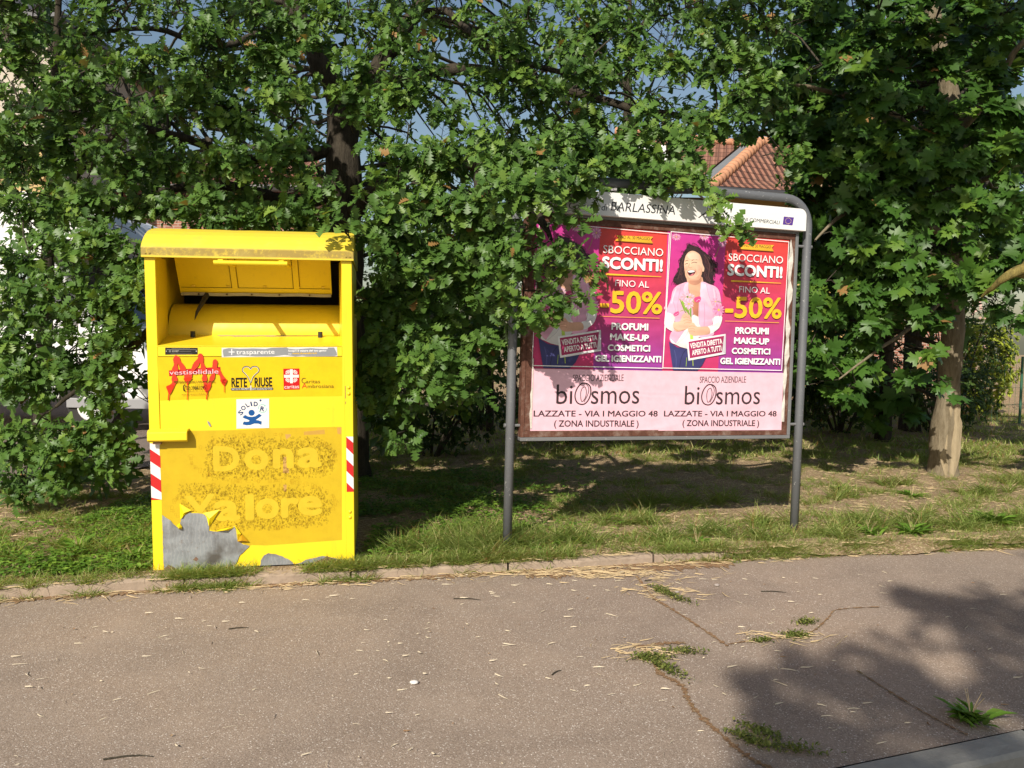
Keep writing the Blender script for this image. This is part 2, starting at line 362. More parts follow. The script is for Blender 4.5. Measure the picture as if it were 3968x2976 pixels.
    def art(s, items, dx=0):
        mv = lambda p: ((p[0]+dx)/1000, p[1]/1000)
        for it in items:
            k, c = it[0], it[1]
            if k == 'p': s.poly([mv(p) for p in it[2]], c, it[3])
            elif k == 'l' and len(it[2]) == 2: s.ribbon([mv(p) for p in it[2]], c, it[3]*s.px); s.step()
            elif k == 'l': s.line([mv(p) for p in it[2]], c, it[3]*s.px)
            elif k == 'd': s.disc(mv(it[2]), it[3]/1000, c)
            elif k == 'f': s.flower(mv(it[2]), it[3]/1000, c, it[4], it[5])
            elif k == 't': s.text(it[2], mv(it[3]), mv(it[4]), it[5]/1000, c, it[6])
    def build(s, name, mat, parent):
        me = bpy.data.meshes.new(name); me.from_pydata(s.V, [], s.F); me.materials.append(M[mat])
        a = me.color_attributes.new('Col', 'FLOAT_COLOR', 'POINT'); a.data.foreach_set('color', np.array(s.C, np.float32).ravel())
        # make every face look towards -Y
        import bmesh
        bm = bmesh.new(); bm.from_mesh(me)
        bmesh.ops.reverse_faces(bm, faces=[f for f in bm.faces if f.normal.y > 0]); bm.to_mesh(me); bm.free()
        o = link(bpy.data.objects.new(name, me)); o.parent = parent; return o
ART = {"poster":[["f",[246,170,205],[1196,1543],41,0.2,0.7],["f",[248,180,210],[1433,1565],46,0.6,0.8],["f",[240,170,205],[1592,1533],42,0.1,1.2],["l",[150,160,60],[[1565,1492],[1547,1441],[1530,1406]],4.0],["p",[52,28,34],[[1289,1476],[1308,1496],[1328,1488],[1377,1481],[1418,1458],[1459,1432],[1496,1410],[1518,1372],[1543,1359],[1546,1337],[1524,1322],[1538,1291],[1523,1261],[1529,1226],[1514,1197],[1481,1202],[1460,1223],[1437,1207],[1419,1235],[1308,1230],[1294,1193],[1254,1199],[1219,1186],[1190,1213],[1196,1252],[1219,1282],[1229,1317],[1231,1360],[1245,1396],[1268,1432],[1282,1454]],1],["l",[52,28,34],[[1306,1469],[1281,1493],[1296,1501],[1308,1505]],3.2],["l",[52,28,34],[[1337,1478],[1328,1502],[1352,1502],[1384,1485]],3.2],["l",[52,28,34],[[1268,1432],[1247,1441],[1236,1430]],3.1],["l",[52,28,34],[[1518,1375],[1551,1366],[1552,1341],[1532,1326]],5.7],["l",[52,28,34],[[1216,1253],[1189,1238],[1184,1206],[1206,1211]],5.5],["l",[52,28,34],[[1467,1422],[1483,1427],[1508,1410]],3.2],["l",[52,28,34],[[1238,1388],[1219,1366],[1228,1338]],3.9],["l",[98,62,62],[[1435,1420],[1469,1380],[1488,1324],[1478,1266],[1500,1224]],5.6],["l",[98,62,62],[[1468,1408],[1511,1353],[1505,1296]],4.8],["l",[98,62,62],[[1254,1382],[1241,1325],[1231,1268],[1217,1225]],4.7],["l",[88,52,56],[[1441,1293],[1451,1251],[1476,1223]],4.8],["l",[88,52,56],[[1266,1284],[1244,1241],[1261,1213]],4.7],["p",[226,172,140],[[1300,1257],[1307,1187],[1325,1117],[1348,1047],[1361,969],[1408,946],[1408,1049],[1418,1128],[1427,1249]],1],["p",[240,178,204],[[1305,1207],[1246,1191],[1204,1168],[1178,1132],[1165,1068],[1136,996],[1134,964],[1203,935],[1211,900],[1277,845],[1189,832],[1169,764],[1222,736],[1300,846],[1359,969],[1344,1047],[1320,1124],[1309,1159]],1],["p",[240,178,204],[[1420,1214],[1493,1199],[1543,1184],[1577,1149],[1597,1071],[1610,956],[1538,939],[1528,882],[1543,810],[1423,789],[1410,871],[1405,1049],[1416,1135]],1],["l",[250,215,230],[[1208,1154],[1187,1097],[1174,1040]],9.4],["l",[226,158,190],[[1247,1170],[1234,1099],[1226,1021],[1236,972]],5.5],["l",[226,158,190],[[1544,1155],[1564,1084],[1576,998]],6.5],["l",[250,210,226],[[1527,1169],[1543,1083],[1552,983]],7.3],["l",[222,150,184],[[1452,1051],[1460,951],[1457,851]],4.8],["l",[226,160,192],[[1291,1059],[1286,1002],[1311,960]],4.0],["p",[196,128,96],[[1330,1096],[1363,969],[1406,949],[1405,1063],[1386,1077]],0],["p",[238,234,232],[[1300,850],[1359,962],[1408,946],[1415,871],[1423,792],[1384,763],[1331,697],[1258,713],[1186,743],[1173,775],[1222,736]],0],["p",[238,234,232],[[1134,968],[1120,911],[1128,862],[1200,829],[1202,893],[1203,946]],1],["p",[238,234,232],[[1610,956],[1601,891],[1574,854],[1511,820],[1492,873],[1528,889],[1536,947]],1],["p",[50,50,104],[[1164,750],[1235,709],[1331,695],[1486,636],[1457,577],[1414,532],[1207,532],[1182,651]],0],["l",[34,32,78],[[1307,689],[1277,639],[1258,535]],6.4],["l",[74,76,132],[[1212,687],[1231,616],[1230,545]],7.1],["p",[247,200,220],[[1421,1210],[1411,1142],[1419,1100],[1450,1087],[1514,1010],[1525,1032],[1485,1124],[1465,1194]],0],["p",[247,200,220],[[1305,1207],[1278,1186],[1268,1143],[1289,1115],[1315,1095],[1313,1145]],0],["l",[222,150,185],[[1465,1194],[1485,1124],[1525,1032]],3.2],["l",[222,150,185],[[1408,1049],[1419,907],[1423,799]],2.4],["l",[222,150,185],[[1526,1011],[1538,939],[1528,882]],4.1],["l",[222,150,185],[[1185,1055],[1207,999],[1201,942]],3.9],["l",[200,196,200],[[1226,730],[1303,796],[1324,847]],3.2],["l",[205,200,204],[[1588,912],[1540,882],[1508,874]],2.5],["l",[205,200,204],[[1139,926],[1171,906],[1200,900]],2.3],["p",[236,190,160],[[1346,1445],[1307,1438],[1280,1408],[1269,1369],[1267,1333],[1275,1284],[1283,1250],[1304,1221],[1340,1211],[1388,1226],[1417,1263],[1423,1291],[1437,1294],[1440,1321],[1424,1352],[1413,1391],[1391,1425]],1],["p",[222,168,138],[[1388,1226],[1417,1263],[1423,1291],[1423,1335],[1410,1305],[1398,1269],[1364,1232]],1],["l",[52,28,34],[[1275,1339],[1287,1347],[1300,1346]],3.9],["l",[52,28,34],[[1328,1351],[1350,1360],[1377,1358]],4.0],["l",[110,70,62],[[1275,1363],[1288,1371],[1300,1370]],4.0],["l",[110,70,62],[[1330,1371],[1353,1382],[1377,1380]],4.0],["p",[228,172,142],[[1273,1313],[1283,1257],[1304,1221],[1342,1211],[1388,1226],[1364,1232],[1324,1236],[1300,1257]],1],["p",[246,206,180],[[1292,1412],[1331,1434],[1379,1424],[1397,1390],[1357,1381],[1309,1385]],1],["p",[240,176,150],[[1371,1332],[1399,1340],[1410,1313],[1393,1294],[1375,1304]],1],["p",[240,176,150],[[1274,1323],[1294,1328],[1298,1307],[1281,1295]],1],["p",[196,138,112],[[1312,1219],[1388,1225],[1417,1256],[1420,1221],[1381,1190],[1325,1195]],1],["l",[214,150,120],[[1315,1350],[1304,1325],[1316,1316],[1334,1321]],4.0],["l",[205,140,115],[[1364,1310],[1375,1290],[1372,1268]],3.2],["p",[150,50,58],[[1296,1285],[1317,1299],[1359,1300],[1367,1288],[1350,1263],[1323,1254],[1306,1265]],1],["p",[52,20,26],[[1306,1279],[1357,1287],[1346,1267],[1322,1261]],1],["p",[250,248,244],[[1301,1286],[1321,1297],[1357,1297],[1355,1287],[1322,1280]],1],["p",[214,120,130],[[1319,1258],[1350,1278],[1340,1257]],1],["p",[198,230,90],[[1343,772],[1335,868],[1357,869],[1369,773]],0],["l",[120,150,60],[[1240,1078],[1286,988],[1329,932]],7.1],["l",[236,240,226],[[1364,955],[1410,892],[1448,832]],6.4],["l",[120,170,50],[[1337,1011],[1340,947],[1351,869]],12.7],["l",[150,190,60],[[1326,1003],[1319,975],[1333,932]],8.0],["p",[140,175,55],[[1255,1068],[1284,1044],[1318,989],[1331,961],[1303,981],[1269,1022]],1],["p",[140,175,55],[[1360,1086],[1336,1046],[1338,1004],[1352,1029]],1],["l",[150,180,60],[[1247,983],[1286,995],[1319,975]],4.0],["f",[248,196,216],[1290,1094],49,0.3,0.7],["f",[250,205,222],[1326,1092],49,0.1,0.7],["f",[250,200,220],[1320,1042],46,0.5,0.9],["d",[225,200,90],[1320,1042],7],["d",[120,140,60],[1306,1095],9],["p",[222,70,130],[[1366,1090],[1413,1103],[1420,1071],[1395,1056],[1369,1063]],1],["l",[250,190,215],[[1383,1062],[1402,1081],[1419,1071]],3.2],["p",[222,80,140],[[1194,963],[1227,982],[1241,972],[1232,954],[1201,944]],1],["l",[250,180,210],[[1201,949],[1220,960],[1238,972]],3.1],["f",[246,180,210],[1548,1069],41,0.3,0.8],["f",[244,150,196],[1579,1006],54,0.1,1],["d",[230,205,80],[1579,1006],9],["l",[110,130,60],[[1564,1071],[1605,1063]],3.3],["d",[230,190,205],[1124,1003],13],["p",[236,190,160],[[1197,896],[1250,908],[1266,951],[1295,972],[1332,952],[1352,919],[1348,883],[1300,846],[1226,828],[1197,857]],1],["p",[230,178,148],[[1320,854],[1334,890],[1366,899],[1399,870],[1492,873],[1507,820],[1414,805],[1358,803],[1329,822]],1],["l",[214,150,120],[[1277,934],[1304,942],[1333,931]],3.2],["l",[214,150,120],[[1278,913],[1309,921],[1345,913]],3.2],["l",[214,150,120],[[1287,892],[1314,900],[1348,896]],3.2],["l",[214,150,120],[[1327,868],[1355,876],[1379,870]],3.2],["l",[214,150,120],[[1324,850],[1356,856],[1380,850]],3.2],["l",[214,150,120],[[1329,833],[1361,837],[1381,830]],3.2],["l",[190,130,100],[[1199,857],[1238,833],[1300,847]],3.1],["l",[150,180,60],[[1319,632],[1316,564]],4.8],["l",[170,190,60],[[1370,626],[1376,569]],6.4],["p",[240,236,236],[[1312,764],[1648,823],[1656,667],[1335,608]],0],["p",[164,32,88],[[1328,753],[1635,807],[1623,678],[1346,626]],0],["p",[205,200,204],[[1635,807],[1650,813],[1656,667],[1623,678]],0],["t",[250,248,244],"VENDITA DIRETTA",[1348,702],[1622,747],38,"bc"],["t",[250,248,244],"APERTO A TUTTI",[1366,650],[1617,693],38,"bc"],["p",[244,184,40],[[1750,1523],[2046,1532],[2028,1509],[2046,1484],[1738,1486],[1764,1504]],0],["p",[176,120,20],[[1738,1486],[2046,1484],[2043,1480],[1742,1482]],0],["t",[70,40,10],"FINO AL 30 MAGGIO",[1764,1501],[2020,1503],24,"c"],["t",[250,248,244],"SBOCCIANO",[1647,1389],[2135,1391],56,"l"],["t",[250,248,244],"SCONTI!",[1646,1279],[2130,1281],80,"B"],["p",[248,190,40],[[1676,1240],[2125,1239],[2126,1235],[1676,1227]],0],["t",[250,248,244],"FINO AL",[1751,1150],[2026,1150],47,"l"],["t",[252,190,30],"-50%",[1639,953],[2138,961],155,"b"],["p",[248,190,40],[[1638,924],[2123,927],[2123,922],[1638,921]],0],["t",[250,248,244],"PROFUMI",[1735,828],[2030,831],47,"B"],["t",[250,248,244],"MAKE-UP",[1727,751],[2038,750],45,"B"],["t",[250,248,244],"COSMETICI",[1710,671],[2052,672],43,"B"],["t",[250,248,244],"GEL IGIENIZZANTI",[1612,590],[2147,592],44,"B"],["l",[250,248,244],[[1146,1579],[2180,1565]],5.4],["l",[250,248,244],[[2180,1567],[2166,544]],6.0],["l",[250,248,244],[[2166,546],[1119,549]],6.0],["l",[250,248,244],[[1119,547],[1146,1581]],5.5]],"pink":[["t",[52,32,36],"SPACCIO AZIENDALE",[1438,438],[1845,445],49,"c"],["t",[52,32,36],"bi",[1314,270],[1440,271],144,"s"],["t",[52,32,36],"smos",[1587,271],[1979,275],146,"s"],["t",[52,32,36],"LAZZATE - VIA I MAGGIO 48",[1144,179],[2136,178],42,"b"],["t",[52,32,36],"( ZONA INDUSTRIALE )",[1304,104],[1980,101],45,"b"],["l",[52,32,36],[[1568,412],[1547,424],[1512,424],[1479,393],[1460,343],[1466,300],[1491,273],[1533,270],[1566,301],[1583,350],[1580,394],[1568,412]],9.7],["l",[52,32,36],[[1540,422],[1565,393],[1561,344],[1532,286]],5.5],["l",[52,32,36],[[1537,399],[1514,387],[1503,344],[1514,288],[1540,315],[1549,362],[1537,399]],5.5]],"head":[["t",[50,50,55],"Comune di",[298,1682],[593,1688],45,"ni"],["t",[50,50,55],"BARLASSINA",[625,1692],[1147,1698],64,"ni"],["t",[60,60,66],"AFFISSIONI COMMERCIALI",[1566,1693],[2050,1687],27,"ni"],["p",[92,60,150],[[2088,1750],[2180,1749],[2170,1687],[2081,1688]],0],["d",[244,210,130],[2156,1721],3],["d",[244,210,130],[2153,1709],3],["d",[244,210,130],[2144,1700],3],["d",[244,210,130],[2131,1696],4],["d",[244,210,130],[2119,1698],3],["d",[244,210,130],[2109,1706],3],["d",[244,210,130],[2105,1717],3],["d",[244,210,130],[2108,1729],3],["d",[244,210,130],[2117,1738],3],["d",[244,210,130],[2129,1742],3],["d",[244,210,130],[2142,1740],3],["d",[244,210,130],[2152,1732],3]],"graffiti":[["l",[226,52,14],[[168,1313],[163,1266],[154,1212],[153,1165],[126,1126]],36.7],["l",[226,52,14],[[168,1317],[189,1282],[217,1219],[230,1180]],33.0],["l",[226,52,14],[[230,1180],[262,1242],[300,1305],[308,1328]],33.3],["l",[226,52,14],[[308,1324],[318,1273],[328,1219],[330,1168],[342,1124]],31.8],["l",[226,52,14],[[342,1120],[364,1171],[383,1218],[392,1281]],29.9],["l",[226,52,14],[[393,1293],[395,1250],[424,1210],[442,1167]],31.4]],"drip":[["l",[226,52,14],[[126,1126],[121,1095],[116,1056]],6.6],["l",[226,52,14],[[227,1168],[229,1110],[225,1057]],4.4],["l",[226,52,14],[[344,1120],[342,1093],[337,1058]],6.0],["l",[226,52,14],[[442,1151],[444,1131],[442,1101]],3.7],["p",[226,52,14],[[108,1142],[147,1149],[140,1114],[123,1091],[113,1115]],1],["p",[226,52,14],[[320,1140],[367,1148],[351,1116],[342,1097],[329,1113]],1],["p",[226,52,14],[[209,1188],[257,1192],[237,1164],[230,1149],[221,1164]],1],["p",[226,52,14],[[422,1179],[458,1182],[457,1163],[444,1143],[429,1155]],1]],"bin_over":[["t",[245,200,205],"vestisolidale",[128,1211],[411,1218],27,"n"],["t",[110,75,10],"PER SEGNALAZIONI E INFORMAZIONI:",[151,1162],[390,1163],11,"b"],["t",[28,24,16],"02 39841095",[222,1117],[335,1120],24,"c"],["l",[28,24,16],[[213,1151],[207,1141],[206,1125],[210,1111]],5.9],["l",[28,24,16],[[213,1151],[217,1145]],5.2],["l",[28,24,16],[[210,1111],[215,1114]],5.2],["l",[28,24,16],[[274,1148],[335,1149],[341,1142],[341,1113],[334,1106],[221,1107]],1.9],["t",[140,100,10],"www.vestisolidale.it",[194,1086],[349,1087],10,"l"]],"bin":[["p",[40,38,36],[[105,1376],[292,1375],[291,1334],[104,1333]],0],["d",[190,186,180],[111,1354],3],["d",[190,186,180],[284,1354],4],["d",[120,118,114],[132,1354],7],["t",[185,180,170],"ECOSET",[145,1349],[183,1350],9,"b"],["l",[150,146,140],[[142,1371],[248,1371]],1.3],["l",[160,156,150],[[113,1364],[285,1364]],1.9],["l",[130,126,120],[[186,1353],[254,1353]],1.9],["l",[140,136,130],[[135,1337],[260,1337]],1.9],["p",[225,224,220],[[432,1375],[1123,1380],[1125,1322],[431,1317]],0],["p",[148,150,152],[[441,1365],[474,1373],[539,1368],[618,1371],[690,1367],[730,1375],[817,1378],[830,1368],[870,1365],[910,1369],[964,1373],[1005,1369],[1065,1367],[1069,1376],[1106,1376],[1120,1346],[1124,1328],[1106,1323],[936,1322],[910,1326],[869,1321],[809,1331],[736,1321],[630,1321],[545,1327],[443,1320],[440,1336],[438,1353]],0],["t",[250,248,244],"trasparente",[517,1335],[744,1338],27,"l"],["l",[250,248,244],[[472,1349],[507,1349]],4.5],["l",[250,248,244],[[491,1368],[490,1330]],4.6],["t",[250,248,244],"Scopri il valore del tuo gesto",[827,1351],[1057,1353],11,"b"],["t",[250,248,244],"su",[827,1334],[844,1334],8,"b"],["t",[240,190,40],"www.donavalore.it",[851,1335],[1000,1337],11,"b"],["p",[196,20,36],[[122,1237],[188,1243],[276,1249],[422,1258],[423,1224],[350,1216],[276,1213],[202,1207],[124,1202]],0],["l",[52,60,70],[[598,1158],[594,1167],[584,1193],[565,1216],[553,1229],[552,1242],[560,1255],[576,1260],[591,1255],[600,1244],[607,1255],[622,1260],[639,1256],[649,1242],[646,1226],[628,1210],[612,1190],[602,1164],[600,1158]],6.9],["l",[210,208,196],[[599,1141],[597,1164],[585,1193],[567,1217],[555,1230],[554,1242],[562,1253],[576,1257],[590,1253],[600,1241],[609,1253],[623,1257],[638,1254],[646,1242],[644,1227],[626,1211],[610,1191],[601,1164]],3.4],["t",[28,24,16],"RETE",[486,1134],[576,1134],54,"C"],["t",[28,24,16],"RIUSE",[623,1135],[726,1136],54,"C"],["p",[28,24,16],[[486,1128],[728,1129],[733,1124],[732,1115],[727,1112],[485,1111],[480,1116],[481,1124]],0],["t",[250,248,244],"RACCOLTA INDUMENTI",[486,1114],[591,1115],12,"c"],["t",[250,248,244],"USATI SOLIDALE ED ETICA",[605,1114],[728,1115],12,"c"],["p",[205,206,200],[[595,1141],[603,1141],[603,1112],[594,1113]],0],["p",[28,24,16],[[597,1158],[601,1158],[601,1143],[596,1143]],0],["p",[206,20,24],[[795,1245],[892,1246],[892,1115],[796,1113]],0],["l",[245,236,228],[[833,1227],[828,1233],[823,1236]],4.8],["l",[245,236,228],[[831,1218],[822,1229],[816,1234]],4.8],["l",[245,236,228],[[826,1213],[817,1224],[810,1229]],4.8],["l",[245,236,228],[[817,1211],[812,1217],[808,1220]],4.8],["l",[245,236,228],[[855,1227],[860,1233],[865,1236]],4.8],["l",[245,236,228],[[857,1218],[865,1229],[872,1234]],4.8],["l",[245,236,228],[[862,1213],[871,1223],[878,1228]],4.8],["l",[245,236,228],[[870,1211],[875,1217],[880,1220]],4.8],["l",[245,236,228],[[832,1170],[827,1164],[822,1161]],4.8],["l",[245,236,228],[[830,1179],[821,1168],[815,1163]],4.8],["l",[245,236,228],[[825,1184],[816,1174],[809,1169]],4.8],["l",[245,236,228],[[817,1186],[812,1180],[807,1177]],4.8],["l",[245,236,228],[[854,1170],[859,1164],[864,1161]],4.8],["l",[245,236,228],[[856,1179],[865,1168],[871,1163]],4.8],["l",[245,236,228],[[861,1184],[870,1173],[877,1168]],4.8],["l",[245,236,228],[[870,1186],[874,1180],[879,1176]],4.8],["p",[245,238,230],[[834,1241],[853,1241],[852,1154],[834,1154]],0],["p",[245,238,230],[[799,1207],[888,1207],[888,1189],[800,1188]],0],["t",[250,244,236],"caritas",[800,1121],[888,1123],22,"s"],["t",[120,90,20],"C",[904,1153],[930,1153],34,"s"],["t",[120,90,20],"aritas",[931,1153],[1017,1153],23,"s"],["t",[226,80,30],"A",[905,1122],[938,1123],30,"s"],["t",[120,90,20],"mbrosiana",[941,1123],[1101,1123],23,"s"],["p",[240,238,232],[[512,1057],[707,1059],[704,875],[509,874]],0],["d",[18,84,150],[601,972],19],["p",[18,84,150],[[545,945],[562,959],[579,949],[601,946],[623,950],[646,966],[662,953],[642,938],[625,927],[641,924],[661,916],[658,895],[641,903],[616,904],[591,895],[569,894],[546,900],[553,918],[569,916],[585,918],[587,923],[579,929],[560,936]],0],["l",[150,200,190],[[643,994],[645,1010],[656,1020],[671,1022],[685,1014]],5.0],["l",[150,200,190],[[691,999],[689,986],[677,974],[661,973],[646,980]],5.1],["p",[150,200,190],[[679,1023],[689,1013],[676,1009]],0],["p",[150,200,190],[[644,974],[646,987],[658,978]],0],["t",[34,60,110],"S",[536,956],[554,972],26,"bR"],["t",[34,60,110],"O",[549,985],[570,999],25,"bR"],["t",[34,60,110],"L",[578,1006],[590,1014],26,"bR"],["t",[34,60,110],"I",[600,1014],[605,1015],26,"bR"],["t",[34,60,110],"D",[615,1014],[637,1013],26,"bR"],["t",[34,60,110],"'",[645,1028],[651,1026],26,"bR"],["t",[34,60,110],"R",[652,986],[674,981],26,"bR"]],"film":[["p",[0,0,0],[[56,754],[60,865],[506,865],[705,873],[1146,875],[1141,145],[679,129],[585,136],[566,127],[507,164],[490,266],[389,230],[338,244],[331,291],[303,351],[230,358],[186,332],[166,255],[141,275],[62,348]],0]],"tape":[["p",[204,160,70],[[914,848],[1040,858],[1043,830],[913,826]],0],["p",[210,160,80],[[1117,870],[1144,872],[1144,828],[1121,830]],0],["p",[204,160,90],[[800,833],[834,833],[832,818],[805,801]],0],["p",[204,160,90],[[786,691],[818,690],[819,587],[783,588]],0],["p",[204,160,90],[[784,515],[805,512],[800,469],[786,473]],0]],"letters":[["t",0,"D",[375,617],[517,613],144,"X"],["t",0,"o",[560,622],[689,619],112,"X"],["t",0,"n",[733,625],[840,626],109,"X"],["t",0,"a",[882,627],[1008,627],111,"X"],["t",0,"V",[202,347],[364,357],108,"X"],["t",0,"a",[376,305],[509,304],112,"X"],["t",0,"l",[563,302],[593,303],151,"X"],["t",0,"o",[622,308],[748,307],113,"X"],["t",0,"r",[777,310],[870,311],110,"X"],["t",0,"e",[881,319],[1010,318],110,"X"]],"icons":[["p",0,[[343,795],[431,824],[608,805],[1031,789],[1100,747],[1107,652],[1059,581],[679,560],[382,560],[302,594],[332,655]],0],["p",0,[[162,520],[322,523],[528,509],[905,490],[1027,470],[1073,412],[1064,268],[901,242],[523,241],[375,254],[274,360],[173,395]],0]],"metal":[["p",[0,0,0],[[62,348],[98,320],[144,271],[158,255],[178,254],[164,290],[171,321],[193,341],[223,356],[274,351],[303,345],[323,323],[331,291],[334,264],[332,240],[374,232],[404,237],[448,232],[483,262],[493,234],[501,168],[536,143],[573,131],[535,93],[512,74],[497,35],[458,-16],[265,-18],[63,-11]],0],["p",[0,0,0],[[617,-15],[635,4],[639,36],[659,67],[686,81],[731,72],[776,54],[829,19],[840,-1],[883,9],[914,28],[1022,47],[1084,32],[1160,10],[1160,1]],0],["p",[0,0,0],[[338,928],[351,918],[361,893],[354,889],[344,904]],0]],"rust":[["p",[0,0,0],[[64,12],[91,34],[148,0],[266,-3],[384,-9],[458,-7],[452,-19],[265,-21],[63,-14]],1],["p",[0,0,0],[[1022,31],[1045,46],[1084,28],[1160,12],[1160,-1],[883,-4],[960,9]],1],["p",[0,0,0],[[234,59],[253,78],[267,63],[256,48]],1]],"peel":[["p",[250,225,20],[[165,415],[234,373],[208,359],[179,328],[167,317]],0],["p",[252,222,20],[[303,351],[403,373],[346,279],[335,268],[321,323]],0],["p",[250,220,30],[[490,266],[526,213],[501,166]],0],["p",[200,150,20],[[526,213],[570,163],[521,157],[502,166]],0],["p",[252,222,20],[[374,231],[389,244],[441,252],[471,260],[486,254],[449,236],[397,238]],0],["p",[245,214,20],[[163,294],[179,271],[177,254],[159,256],[145,279]],0]],"yellow2":[["p",0,[[55,1319],[1155,1319],[1153,1070],[503,1068],[68,1053]],0]]}
OAK_LIMBS=[[[[-1.69,8.1,0.0],[-1.7,8.05,1.66],[-1.7,8.0,2.63],[-1.71,8.0,3.5],[-1.68,8.0,3.95]],[0.24,0.19,0.175,0.165,0.15]],[[[-1.7,8.0,3.68],[-1.92,7.9,4.28],[-2.12,7.8,4.63],[-2.31,7.7,5.23],[-2.4,7.6,6.06]],[0.12,0.1,0.09,0.07,0.03]],[[[-1.68,8.0,3.77],[-1.35,8.0,4.23],[-1.0,8.1,4.81],[-0.73,8.2,5.62],[-0.55,8.1,6.42]],[0.12,0.09,0.08,0.06,0.03]],[[[-1.68,8.0,2.72],[-1.24,7.6,2.99],[-0.62,7.1,3.08],[-0.15,6.4,2.86],[0.13,5.6,2.48],[0.24,5.1,2.17]],[0.1,0.08,0.06,0.045,0.03,0.012]],[[[-1.71,8.0,2.95],[-2.16,7.6,2.83],[-2.56,7.0,2.84],[-2.99,6.6,2.69],[-3.35,6.2,2.4]],[0.08,0.06,0.045,0.03,0.012]],[[[-1.71,8.0,3.41],[-2.43,7.6,3.2],[-2.96,7.2,3.29],[-3.53,6.7,3.35],[-3.97,6.3,3.31]],[0.07,0.05,0.04,0.025,0.012]],[[[-1.44,8.0,4.0],[-0.49,7.5,4.03],[0.35,7.0,3.71],[1.08,6.5,3.38],[1.63,6.3,3.26]],[0.07,0.055,0.04,0.03,0.012]],[[[-1.7,8.0,2.58],[-2.17,7.3,2.23],[-2.7,6.7,1.86],[-3.05,6.2,1.39],[-3.43,5.9,0.98]],[0.07,0.06,0.05,0.03,0.012]],[[[-0.28,6.7,2.95],[-0.38,6.0,2.27],[-0.6,5.8,1.8],[-0.69,5.7,1.3]],[0.04,0.03,0.02,0.01]],[[[-0.71,8.0,4.77],[-0.14,7.0,3.98],[0.17,6.6,3.77],[0.59,6.2,3.5]],[0.035,0.03,0.025,0.012]],[[[-2.12,7.8,4.63],[-2.55,7.0,4.03],[-2.97,6.6,4.03],[-3.54,6.4,3.88]],[0.04,0.03,0.02,0.012]],[[[0.35,7.0,3.71],[0.81,6.4,3.03],[1.22,5.7,2.64],[1.38,5.55,2.46],[1.57,5.5,2.24]],[0.02,0.014,0.008,0.006,0.004]]]
MAPLE_LIMBS=[[[[4.83,8.74,0.0],[4.82,8.74,0.4],[4.84,8.72,1.13],[4.85,8.7,2.05],[4.86,8.68,3.0],[4.73,8.66,3.98],[4.49,8.66,4.9],[4.3,8.66,5.91],[4.21,8.66,6.86]],[0.165,0.145,0.118,0.105,0.1,0.1,0.085,0.07,0.03]],[[[4.86,8.7,2.65],[4.1,8.3,2.83],[3.39,7.9,2.86],[2.88,7.6,2.5]],[0.05,0.04,0.025,0.01]],[[[4.8,8.7,3.5],[3.91,8.3,3.87],[3.12,7.9,3.98],[2.52,7.6,3.97]],[0.05,0.04,0.025,0.01]],[[[4.84,8.7,2.15],[4.19,8.2,1.73],[3.59,7.8,1.44],[3.15,7.6,1.17]],[0.03,0.025,0.015,0.008]],[[[4.77,8.7,3.75],[4.85,8.2,4.09],[4.92,7.9,4.44],[5.2,7.8,4.67]],[0.05,0.04,0.025,0.01]],[[[4.84,8.7,3.15],[4.81,8.0,3.21],[4.97,7.6,3.04]],[0.04,0.025,0.01]]]
SIDE_LIMB=[[[[4.96,7.0,2.61],[4.5,7.0,2.22],[4.32,7.0,2.1],[4.26,7.2,1.96]],[0.07,0.05,0.035,0.01]],[[[4.42,7.0,2.16],[4.77,7.1,2.11],[5.14,7.2,2.06]],[0.03,0.03,0.03]]]
